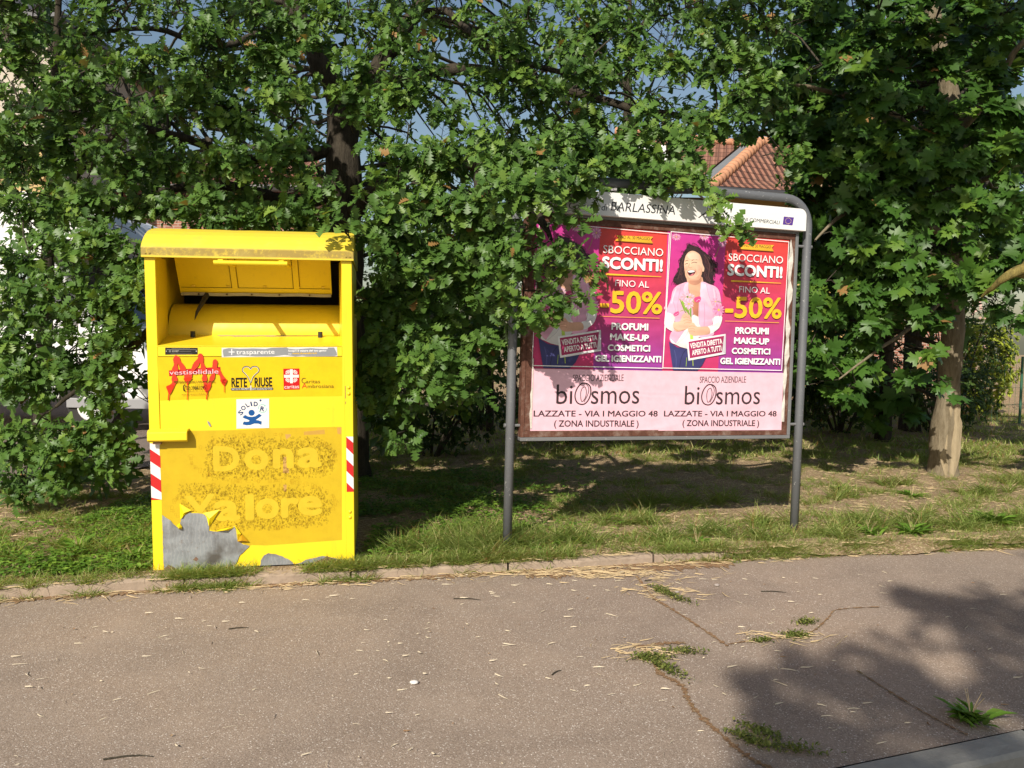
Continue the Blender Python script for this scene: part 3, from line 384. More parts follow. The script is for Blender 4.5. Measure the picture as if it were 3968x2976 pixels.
OAK_CELLS=[[-3.84,6.21,3.98,0.17,3,0],[-6.68,10.6,5.62,0.45,2,2],[-4.43,7.4,4.36,0.33,2,1],[-3.44,6.36,3.92,0.17,4,0],[-5.84,10.6,5.69,0.45,2,2],[-4.01,7.4,4.37,0.33,2,1],[-5.31,9.6,5.2,0.5,2,1],[-3.1,6.14,3.96,0.21,3,0],[-5.1,10.6,5.45,0.45,2,2],[-3.58,7.4,4.37,0.33,2,1],[-2.65,6.17,3.96,0.15,2,0],[-2.27,6.13,3.83,0.2,4,0],[-3.96,10.6,5.6,0.45,2,2],[-2.74,7.4,4.38,0.33,2,1],[-3.66,9.6,5.22,0.5,2,1],[-2.06,6.36,4.06,0.21,5,0],[-3.41,10.6,5.71,0.45,2,2],[-2.31,7.4,4.39,0.33,3,1],[-3.11,9.6,5.23,0.5,2,1],[-1.71,6.47,3.96,0.19,5,0],[-2.87,10.6,5.57,0.45,2,2],[-1.89,7.4,4.39,0.33,3,1],[-2.56,9.6,5.24,0.5,2,1],[-1.37,6.36,4.03,0.16,5,0],[-1.46,7.4,4.4,0.33,3,1],[-2.01,9.6,5.24,0.5,2,1],[-0.91,6.17,3.97,0.18,3,0],[-1.69,10.6,5.4,0.45,2,2],[-1.04,7.4,4.4,0.33,2,1],[-0.61,6.24,4.01,0.17,3,0],[-1.07,10.6,5.52,0.45,2,2],[-0.62,7.4,4.41,0.33,2,1],[-0.23,6.05,3.82,0.16,3,0],[-0.53,10.6,5.52,0.45,2,2],[-0.19,7.4,4.41,0.33,2,1],[0.09,6.14,3.96,0.19,3,0],[-0.01,10.6,5.56,0.45,2,2],[0.23,7.4,4.42,0.33,2,1],[0.57,6.34,3.93,0.22,4,0],[0.58,10.6,5.76,0.45,2,2],[0.66,7.4,4.42,0.33,2,1],[0.74,9.6,5.27,0.5,2,1],[0.92,6.21,3.92,0.21,3,0],[1.49,10.6,5.52,0.45,2,2],[1.08,7.4,4.43,0.33,2,1],[1.15,6.23,4.03,0.16,4,0],[1.98,10.6,5.46,0.45,2,2],[1.5,7.4,4.43,0.33,2,1],[1.84,9.6,5.29,0.5,2,1],[1.48,6.07,4.0,0.17,4,0],[2.78,10.6,5.75,0.45,2,2],[1.93,7.4,4.44,0.33,2,1],[2.39,9.6,5.29,0.5,2,1],[1.93,6.44,4.14,0.18,3,0],[3.1,10.6,5.9,0.45,2,2],[2.35,7.4,4.44,0.33,2,1],[-3.95,6.32,3.66,0.17,4,0],[-6.71,10.6,4.99,0.45,2,2],[-4.44,7.4,3.95,0.33,2,1],[-5.87,9.6,4.66,0.5,2,1],[-3.43,6.1,3.44,0.19,4,0],[-5.74,10.6,5.04,0.45,2,2],[-4.02,7.4,3.95,0.33,2,1],[-5.32,9.6,4.67,0.5,2,1],[-2.96,6.15,3.55,0.18,3,0],[-5.49,10.6,5.03,0.45,2,2],[-3.59,7.4,3.96,0.33,2,1],[-2.85,6.38,3.56,0.19,3,0],[-4.88,10.6,5.12,0.45,2,2],[-3.17,7.4,3.96,0.33,2,1],[-2.48,6.35,3.67,0.16,5,0],[-4.27,10.6,4.8,0.45,2,2],[-2.74,7.4,3.97,0.33,3,1],[-3.66,9.6,4.69,0.5,2,1],[-1.99,6.42,3.67,0.2,5,0],[-3.3,10.6,4.9,0.45,2,2],[-2.31,7.4,3.97,0.33,3,1],[-3.11,9.6,4.69,0.5,2,1],[-1.85,6.4,3.7,0.21,5,0],[-2.73,10.6,5.1,0.45,2,2],[-2.57,9.6,4.7,0.45,2,2],[-2.66,9.6,4.7,0.5,2,1],[-1.33,6.32,3.57,0.2,5,0],[-1.91,9.6,4.71,0.45,2,2],[-2.01,9.6,4.7,0.5,2,1],[-0.84,6.03,3.46,0.21,3,0],[-1.38,10.6,4.96,0.45,2,2],[-1.71,9.6,4.71,0.45,2,2],[-1.04,7.4,3.99,0.33,2,1],[-0.67,6.4,3.57,0.13,2,0],[-0.24,6.28,3.61,0.21,3,0],[-0.53,10.6,5.29,0.45,2,2],[-0.19,7.4,4.0,0.33,2,1],[0.08,6.18,3.53,0.21,5,0],[0.36,10.6,4.88,0.45,2,2],[0.24,7.4,4.0,0.33,3,1],[0.2,9.6,4.73,0.5,2,1],[0.49,6.13,3.52,0.2,5,0],[0.75,10.6,4.88,0.45,2,2],[0.66,7.4,4.01,0.33,3,1],[0.75,9.6,4.74,0.5,2,1],[0.9,6.26,3.64,0.12,2,0],[1.12,6.25,3.61,0.21,3,0],[2.1,10.6,5.25,0.45,2,2],[1.51,7.4,4.02,0.33,2,1],[1.54,6.26,3.59,0.16,4,0],[2.83,10.6,4.93,0.45,2,2],[1.94,7.4,4.02,0.33,2,1],[2.41,9.6,4.75,0.5,2,1],[1.83,6.2,3.62,0.21,4,0],[3.17,10.6,5.22,0.45,2,2],[2.36,7.4,4.03,0.33,2,1],[2.96,9.6,4.76,0.5,2,1],[-3.74,6.09,3.09,0.16,4,0],[-6.45,10.6,4.2,0.45,2,2],[-4.45,7.4,3.53,0.33,2,1],[-5.89,9.6,4.12,0.5,2,1],[-3.55,6.39,3.28,0.2,4,0],[-6.11,10.6,4.21,0.45,2,2],[-4.03,7.4,3.54,0.33,2,1],[-5.33,9.6,4.12,0.5,2,1],[-3.24,6.38,3.3,0.18,4,0],[-5.13,10.6,4.56,0.45,2,2],[-3.6,7.4,3.54,0.33,2,1],[-4.78,9.6,4.13,0.5,2,1],[-2.62,6.11,3.26,0.19,4,0],[-4.74,10.6,4.39,0.45,2,2],[-3.17,7.4,3.55,0.33,2,1],[-4.22,9.6,4.14,0.5,2,1],[-2.35,6.26,3.33,0.19,5,0],[-4.06,10.6,4.31,0.45,2,2],[-2.74,7.4,3.55,0.33,3,1],[-3.67,9.6,4.14,0.5,2,1],[-2.15,6.39,3.33,0.18,5,0],[-3.31,10.6,4.19,0.45,2,2],[-2.32,7.4,3.55,0.33,3,1],[-3.12,9.6,4.15,0.5,2,1],[-1.69,6.2,3.21,0.21,5,0],[-2.96,10.6,4.23,0.45,2,2],[-2.77,9.6,4.15,0.45,2,2],[-2.66,9.6,4.15,0.5,2,1],[-1.31,6.3,3.24,0.17,4,0],[-1.86,9.6,4.16,0.45,2,2],[-2.01,9.6,4.16,0.5,2,1],[-0.89,6.06,3.27,0.16,4,0],[-1.46,10.6,4.6,0.45,2,2],[-1.23,9.6,4.17,0.45,2,2],[-1.04,7.4,3.57,0.33,2,1],[-1.46,9.6,4.17,0.5,2,1],[-0.57,6.27,3.29,0.12,2,0],[-0.21,6.29,3.33,0.14,1,0],[0.09,6.39,3.4,0.21,4,0],[0.38,10.6,4.32,0.45,2,2],[0.24,7.4,3.58,0.33,2,1],[0.21,9.6,4.19,0.5,2,1],[0.58,6.28,3.34,0.19,3,0],[0.88,10.6,4.26,0.45,2,2],[0.67,7.4,3.59,0.33,2,1],[0.88,6.1,3.15,0.15,2,0],[1.26,6.3,3.25,0.21,3,0],[1.97,10.6,4.28,0.45,2,2],[1.52,7.4,3.6,0.33,2,1],[1.6,6.41,3.31,0.16,2,0],[1.88,6.18,3.32,0.19,3,0],[3.53,10.6,4.31,0.45,2,2],[2.38,7.4,3.61,0.33,2,1],[-3.94,6.38,2.91,0.17,6,0],[-6.55,10.6,4.02,0.45,2,2],[-4.46,7.4,3.11,0.33,3,1],[-5.9,9.6,3.57,0.5,2,1],[-3.58,6.33,2.88,0.19,6,0],[-5.97,10.6,3.57,0.45,2,2],[-4.03,7.4,3.11,0.33,3,1],[-5.35,9.6,3.58,0.5,2,1],[-3.01,6.08,2.9,0.22,6,0],[-3.61,7.4,3.12,0.33,3,1],[-2.68,6.29,2.81,0.18,5,0],[-4.87,10.6,3.92,0.45,2,2],[-3.18,7.4,3.12,0.33,3,1],[-4.23,9.6,3.59,0.5,2,1],[-2.33,6.31,2.82,0.16,4,0],[-2.75,7.4,3.13,0.33,2,1],[-2.01,6.06,2.77,0.2,4,0],[-3.36,10.6,3.8,0.45,2,2],[-2.32,7.4,3.13,0.33,2,1],[-3.12,9.6,3.6,0.5,2,1],[-1.77,6.2,2.88,0.16,5,0],[-3.17,10.6,3.91,0.45,2,2],[-2.88,9.6,3.61,0.45,2,2],[-2.67,9.6,3.61,0.5,2,1],[-0.96,5.47,2.65,0.15,1,0],[-1.51,9.6,3.62,0.45,2,2],[-0.83,5.73,2.76,0.19,4,0],[-1.33,9.6,3.62,0.45,2,2],[-1.03,7.4,3.15,0.33,2,1],[-0.52,5.64,2.74,0.17,4,0],[-0.99,10.6,4.01,0.45,2,2],[-0.61,7.4,3.15,0.33,2,1],[-0.9,9.6,3.63,0.5,2,1],[-0.18,5.38,2.72,0.15,6,0],[-0.2,10.6,3.97,0.45,2,2],[-0.18,7.4,3.16,0.33,3,1],[-0.34,9.6,3.64,0.5,2,1],[0.11,5.69,2.76,0.16,8,0],[0.18,10.6,3.9,0.45,2,2],[0.25,7.4,3.16,0.33,4,1],[0.21,9.6,3.64,0.5,2,1],[0.35,5.36,2.66,0.19,8,0],[0.68,10.6,4.03,0.45,2,2],[0.68,7.4,3.17,0.33,4,1],[0.77,9.6,3.65,0.5,2,1],[0.91,6.14,2.84,0.19,8,0],[1.45,10.6,3.77,0.45,2,2],[1.11,7.4,3.17,0.33,4,1],[1.32,9.6,3.66,0.5,2,1],[1.2,6.45,2.91,0.2,3,0],[2.29,10.6,3.67,0.45,2,2],[1.53,7.4,3.18,0.33,2,1],[-3.96,6.38,2.46,0.19,5,0],[-6.73,10.6,3.12,0.45,2,2],[-4.47,7.4,2.69,0.33,3,1],[-5.92,9.6,3.02,0.5,2,1],[-3.44,6.31,2.56,0.21,5,0],[-5.86,10.6,3.41,0.45,2,2],[-4.04,7.4,2.69,0.33,3,1],[-5.36,9.6,3.03,0.5,2,1],[-3.17,6.39,2.59,0.2,4,0],[-5.4,10.6,3.0,0.45,2,2],[-3.61,7.4,2.7,0.33,2,1],[-4.8,9.6,3.04,0.5,2,1],[-2.8,6.38,2.57,0.21,4,0],[-4.49,10.6,3.01,0.45,2,2],[-3.18,7.4,2.7,0.33,2,1],[-4.24,9.6,3.04,0.5,2,1],[-2.38,6.29,2.51,0.22,5,0],[-4.14,10.6,3.41,0.45,2,2],[-2.75,7.4,2.71,0.33,3,1],[-3.68,9.6,3.05,0.5,2,1],[-2.06,6.33,2.53,0.17,5,0],[-3.6,10.6,3.42,0.45,2,2],[-2.32,7.4,2.71,0.33,3,1],[-3.13,9.6,3.05,0.5,2,1],[-1.63,6.15,2.48,0.22,6,0],[-2.79,10.6,3.21,0.45,2,2],[-2.95,9.6,3.06,0.45,2,2],[-2.67,9.6,3.06,0.5,2,1],[-0.94,5.6,2.42,0.11,1,0],[-1.49,9.6,3.07,0.45,2,2],[-0.89,5.41,2.41,0.16,4,0],[-1.41,10.6,3.11,0.45,2,2],[-1.28,9.6,3.08,0.45,2,2],[-1.03,7.4,2.73,0.33,2,1],[-1.45,9.6,3.07,0.5,2,1],[-0.56,5.59,2.46,0.14,7,0],[-1.03,10.6,3.01,0.45,2,2],[-0.6,7.4,2.73,0.33,4,1],[-0.89,9.6,3.08,0.5,2,1],[-0.19,5.47,2.37,0.18,8,0],[-0.23,10.6,3.15,0.45,2,2],[-0.17,7.4,2.74,0.33,4,1],[-0.34,9.6,3.09,0.5,2,1],[0.04,5.03,2.41,0.18,7,0],[0.32,10.6,3.36,0.45,2,2],[0.16,7.4,2.74,0.33,4,1],[0.1,9.6,3.09,0.5,2,1],[-3.75,6.15,2.16,0.16,2,0],[-3.39,6.0,2.11,0.18,5,0],[-3.1,6.01,2.18,0.21,6,0],[-2.69,5.93,2.08,0.21,5,0],[-0.88,5.43,2.17,0.19,8,0],[-1.3,8.6,2.42,0.4,3,2],[-1.03,6.8,2.24,0.28,3,1],[-0.49,5.55,2.05,0.14,9,0],[-0.8,8.6,2.43,0.4,3,2],[-0.63,6.8,2.24,0.28,3,1],[-0.22,5.75,2.15,0.15,8,0],[-0.3,8.6,2.43,0.4,3,2],[-0.23,6.8,2.25,0.28,3,1],[0.03,5.04,2.02,0.18,6,0],[-3.86,6.16,1.77,0.21,5,0],[-4.46,7.2,1.82,0.3,2,2],[-3.43,5.97,1.71,0.2,7,0],[-3.09,5.97,1.73,0.16,8,0],[-3.62,7.2,1.83,0.3,2,2],[-1.02,5.48,1.81,0.15,1,0],[-1.22,6.8,1.84,0.28,3,1],[-0.85,5.75,1.82,0.15,9,0],[-1.3,8.6,1.92,0.4,3,2],[-1.03,6.8,1.84,0.28,3,1],[-0.58,5.73,1.72,0.18,9,0],[-0.8,8.6,1.93,0.4,3,2],[-0.63,6.8,1.85,0.28,3,1],[-0.18,5.71,1.88,0.18,7,0],[-0.29,8.6,1.93,0.4,3,2],[-0.23,6.8,1.85,0.28,3,1],[0.06,5.04,1.72,0.11,2,0],[-3.87,6.12,1.43,0.18,9,0],[-4.47,7.2,1.4,0.3,2,2],[-3.53,6.24,1.38,0.2,5,0],[-3.1,5.99,1.5,0.17,7,0],[-3.62,7.2,1.41,0.3,2,2],[-1.01,5.6,1.51,0.12,2,0],[-1.22,6.8,1.44,0.28,3,1],[-0.89,5.73,1.43,0.15,9,0],[-1.3,8.6,1.42,0.4,3,2],[-1.03,6.8,1.45,0.28,3,1],[-0.53,5.44,1.39,0.14,8,0],[-0.79,8.6,1.42,0.4,3,2],[-0.63,6.8,1.45,0.28,3,1],[-0.22,5.64,1.41,0.19,3,0],[-0.29,8.6,1.43,0.4,3,2],[-0.23,6.8,1.45,0.28,3,1],[-3.74,6.02,1.21,0.2,9,0],[-4.48,7.2,1.04,0.3,2,2],[-3.43,6.05,1.19,0.18,5,0],[-3.03,5.95,1.15,0.15,7,0],[-3.63,7.2,1.05,0.3,2,2],[-0.98,5.52,1.15,0.11,1,0],[-1.22,6.8,1.1,0.28,3,1],[-0.9,5.71,1.17,0.16,7,0],[-1.3,8.6,0.99,0.4,3,2],[-1.02,6.8,1.11,0.28,3,1],[-0.42,5.42,1.2,0.17,4,0],[-0.79,8.6,0.99,0.4,3,2],[-0.62,6.8,1.11,0.28,3,1],[-3.84,6.19,0.67,0.15,9,0],[-4.49,7.2,0.55,0.3,2,2],[-3.38,5.96,0.67,0.15,9,0],[-4.06,7.2,0.55,0.3,2,2],[-3.13,6.07,0.75,0.17,8,0],[-3.64,7.2,0.56,0.3,2,2],[-0.8,5.49,0.87,0.14,1,0],[-1.29,8.6,0.4,0.4,3,2],[-3.91,6.27,0.31,0.17,4,0],[-4.5,7.2,0.23,0.3,2,2],[-3.49,6.12,0.42,0.17,7,0],[-4.07,7.2,0.23,0.3,2,2],[-3.01,6.09,0.5,0.16,3,0],[-3.65,7.2,0.24,0.3,2,2],[-2.67,6.3,2.46,0.13,4,0],[-2.38,6.4,2.45,0.13,4,0],[-2.05,6.4,2.48,0.12,4,0],[-1.69,6.3,2.48,0.12,4,0],[-2.88,6.0,2.15,0.12,3,0],[-2.87,6.0,1.89,0.12,3,0],[-3.73,6.1,2.1,0.15,2,0],[1.35,6.0,2.94,0.1,2,0],[2.34,7.0,3.18,0.16,3,0],[1.71,6.2,3.22,0.14,2,0],[1.52,5.48,2.27,0.03,1,0],[1.35,5.52,2.44,0.03,1,0],[0.35,5.08,1.81,0.08,2,0],[0.31,5.1,2.11,0.08,2,0],[0.25,5.1,2.36,0.08,2,0],[0.46,5.1,1.9,0.05,1,0],[0.17,5.1,1.66,0.08,1,0],[-1.05,4.93,2.19,0.05,1,0],[1.13,5.8,2.88,0.14,3,0],[1.0,5.6,2.67,0.08,3,0],[0.7,5.5,2.76,0.09,4,0],[0.35,5.35,2.57,0.08,3,0],[1.21,5.65,2.65,0.06,2,0],[2.07,8.36,7.57,0.5,3,1],[-5.11,8.97,6.55,0.5,3,1],[-6.0,9.55,7.27,0.5,3,1],[-5.72,10.19,7.04,0.5,3,1],[-0.64,8.08,5.68,0.5,3,1],[-5.94,7.72,7.25,0.5,3,1],[-4.47,7.7,5.73,0.5,3,1],[0.2,10.29,7.31,0.5,3,1],[-3.71,7.41,5.01,0.5,3,1],[-1.37,9.72,7.2,0.5,3,1],[-5.8,7.5,5.21,0.5,3,1],[-2.38,10.04,5.74,0.5,3,1],[1.7,10.26,7.13,0.5,3,1],[-4.54,10.07,7.4,0.5,3,1],[3.19,5.26,5.01,0.5,3,1],[-3.67,7.94,6.1,0.5,3,1],[-5.6,8.59,6.74,0.5,3,1],[-0.39,7.91,6.43,0.5,3,1],[0.19,5.54,6.13,0.5,3,1],[-5.19,5.75,6.98,0.5,3,1],[-3.35,7.0,5.72,0.5,3,1],[-0.8,5.83,6.67,0.5,3,1],[-5.82,10.26,5.41,0.5,3,1],[0.95,8.09,6.1,0.5,3,1],[-3.55,7.1,6.97,0.5,3,1],[-1.41,8.04,5.64,0.5,3,1],[-0.44,6.1,6.25,0.5,3,1],[-0.18,8.08,6.51,0.5,3,1],[-0.97,6.23,7.49,0.5,3,1],[0.13,9.05,7.48,0.5,3,1],[-2.12,6.96,5.79,0.5,3,1],[-3.43,6.79,5.82,0.5,3,1],[-4.47,7.77,5.76,0.5,3,1],[-2.93,8.72,5.82,0.5,3,1],[1.87,9.43,5.85,0.5,3,1],[1.59,6.14,5.25,0.5,3,1],[3.15,5.37,5.01,0.5,3,1],[1.91,5.21,6.7,0.5,3,1],[-1.11,6.38,5.64,0.5,3,1],[2.88,7.29,5.63,0.5,3,1],[-2.22,9.08,5.76,0.5,3,1],[-5.64,9.39,5.25,0.5,3,1],[-5.96,5.22,7.58,0.5,3,1],[-2.29,9.11,6.45,0.5,3,1],[2.96,7.02,5.91,0.5,3,1],[0.12,5.2,5.95,0.5,3,1],[0.87,8.24,6.27,0.5,3,1],[2.59,7.49,6.9,0.5,3,1],[-2.69,5.66,6.01,0.5,3,1],[-4.46,5.34,5.74,0.5,3,1],[-5.28,7.62,6.92,0.5,3,1],[0.85,9.88,5.83,0.5,3,1],[-0.01,9.91,6.03,0.5,3,1],[2.36,5.75,7.39,0.5,3,1],[2.05,10.39,7.16,0.5,3,1],[0.39,7.51,6.87,0.5,3,1],[2.02,8.25,6.62,0.5,3,1],[2.47,6.71,5.87,0.5,3,1],[-6.16,9.85,6.64,0.5,3,1],[0.03,6.46,5.48,0.5,3,1],[-4.15,5.43,5.5,0.4,2,1],[-4.55,4.05,6.34,0.4,2,1],[-6.63,5.4,4.92,0.4,2,1],[-2.61,5.09,5.7,0.4,2,1],[-2.31,3.64,5.14,0.4,2,1],[-4.98,3.6,6.12,0.4,2,1],[-3.55,4.78,6.56,0.4,2,1],[-2.09,5.17,6.55,0.4,2,1],[-1.0,5.02,5.49,0.4,2,1],[-3.94,5.07,6.24,0.4,2,1],[-1.2,5.03,6.04,0.4,2,1],[-5.72,4.66,5.22,0.4,2,1],[-2.97,3.33,4.93,0.4,2,1],[-0.81,5.41,5.42,0.4,2,1],[-7.19,5.26,6.21,0.4,2,1],[-6.42,5.25,6.33,0.4,2,1],[-3.48,3.62,5.0,0.4,2,1],[-7.06,4.12,6.13,0.4,2,1],[-3.03,3.47,6.26,0.4,2,1],[-7.06,4.64,5.2,0.4,2,1],[-7.46,3.38,6.25,0.4,2,1],[-5.96,2.84,5.72,0.4,2,1],[-5.06,4.52,5.88,0.4,2,1],[-2.55,5.55,5.48,0.4,2,1],[-3.06,3.16,5.33,0.4,2,1],[-6.83,5.39,5.47,0.4,2,1],[-2.53,5.43,5.55,0.4,2,1],[-6.05,3.54,5.73,0.4,2,1],[-4.79,3.01,6.35,0.4,2,1],[-3.02,5.42,6.34,0.4,2,1],[-2.42,5.27,6.1,0.4,2,1],[-4.5,5.26,6.46,0.4,2,1],[-6.75,3.23,5.19,0.4,2,1],[-4.31,5.39,5.8,0.4,2,1],[-1.51,3.9,5.86,0.4,2,1],[-5.77,4.72,5.36,0.4,2,1],[-7.45,3.99,5.86,0.4,2,1],[-1.33,3.66,6.48,0.4,2,1],[-1.82,3.27,6.22,0.4,2,1],[-0.95,5.69,6.08,0.4,2,1],[-4.77,4.43,6.01,0.4,2,1],[-3.21,3.37,6.4,0.4,2,1],[-3.71,3.01,5.42,0.4,2,1],[-6.94,4.18,5.06,0.4,2,1],[-3.79,3.64,6.31,0.4,2,1],[-2.12,3.36,6.28,0.4,2,1],[-3.43,3.61,6.45,0.4,2,1],[-7.46,4.0,5.92,0.4,2,1],[-6.36,4.27,6.4,0.4,2,1],[-5.1,4.93,5.22,0.4,2,1],[-0.67,5.69,5.18,0.4,2,1],[-2.15,3.8,4.95,0.4,2,1],[-6.02,4.99,5.69,0.4,2,1],[-3.79,3.18,5.19,0.4,2,1],[-4.94,4.34,6.29,0.4,2,1],[-4.36,3.78,6.45,0.4,2,1],[-2.67,5.07,6.27,0.4,2,1],[-4.11,3.58,5.09,0.4,2,1],[-2.9,5.05,6.43,0.4,2,1],[-1.06,4.31,5.73,0.4,2,1],[-0.75,3.06,5.54,0.4,2,1],[-3.68,4.6,5.94,0.4,2,1],[-6.39,4.32,5.2,0.4,2,1],[-4.81,3.34,5.44,0.4,2,1],[-3.11,4.0,5.19,0.4,2,1],[-4.22,4.81,5.41,0.4,2,1],[-5.6,4.11,6.08,0.4,2,1],[-7.25,4.82,4.99,0.4,2,1],[-1.27,3.37,6.3,0.4,2,1],[-7.26,4.28,5.34,0.4,2,1],[3.02,5.59,4.89,0.4,3,1],[1.13,5.51,5.33,0.4,3,1],[1.97,4.83,5.25,0.4,3,1],[2.5,4.9,4.89,0.4,3,1],[2.23,5.98,5.85,0.4,3,1],[2.87,5.87,5.37,0.4,3,1],[1.94,5.63,4.85,0.4,3,1],[2.99,4.47,5.63,0.4,3,1],[2.34,5.59,4.79,0.4,3,1],[2.75,5.69,4.76,0.4,3,1],[2.78,4.7,5.82,0.4,3,1],[3.54,4.2,5.31,0.4,3,1],[2.3,5.97,6.09,0.4,3,1],[1.07,4.45,5.31,0.4,3,1],[3.09,5.62,5.53,0.4,3,1],[3.4,5.68,6.02,0.4,3,1],[2.65,4.67,5.8,0.4,3,1],[2.86,5.87,4.96,0.4,3,1],[1.06,4.81,5.08,0.4,3,1],[2.01,4.31,5.62,0.4,3,1],[2.11,4.68,4.85,0.4,3,1],[2.49,4.38,5.99,0.4,3,1],[1.72,5.82,4.89,0.4,3,1],[2.01,5.6,5.48,0.4,3,1],[2.16,5.79,4.95,0.4,3,1],[3.21,5.13,5.13,0.4,3,1]]  # later cells: unseen boughs above the view, added to shade the foliage
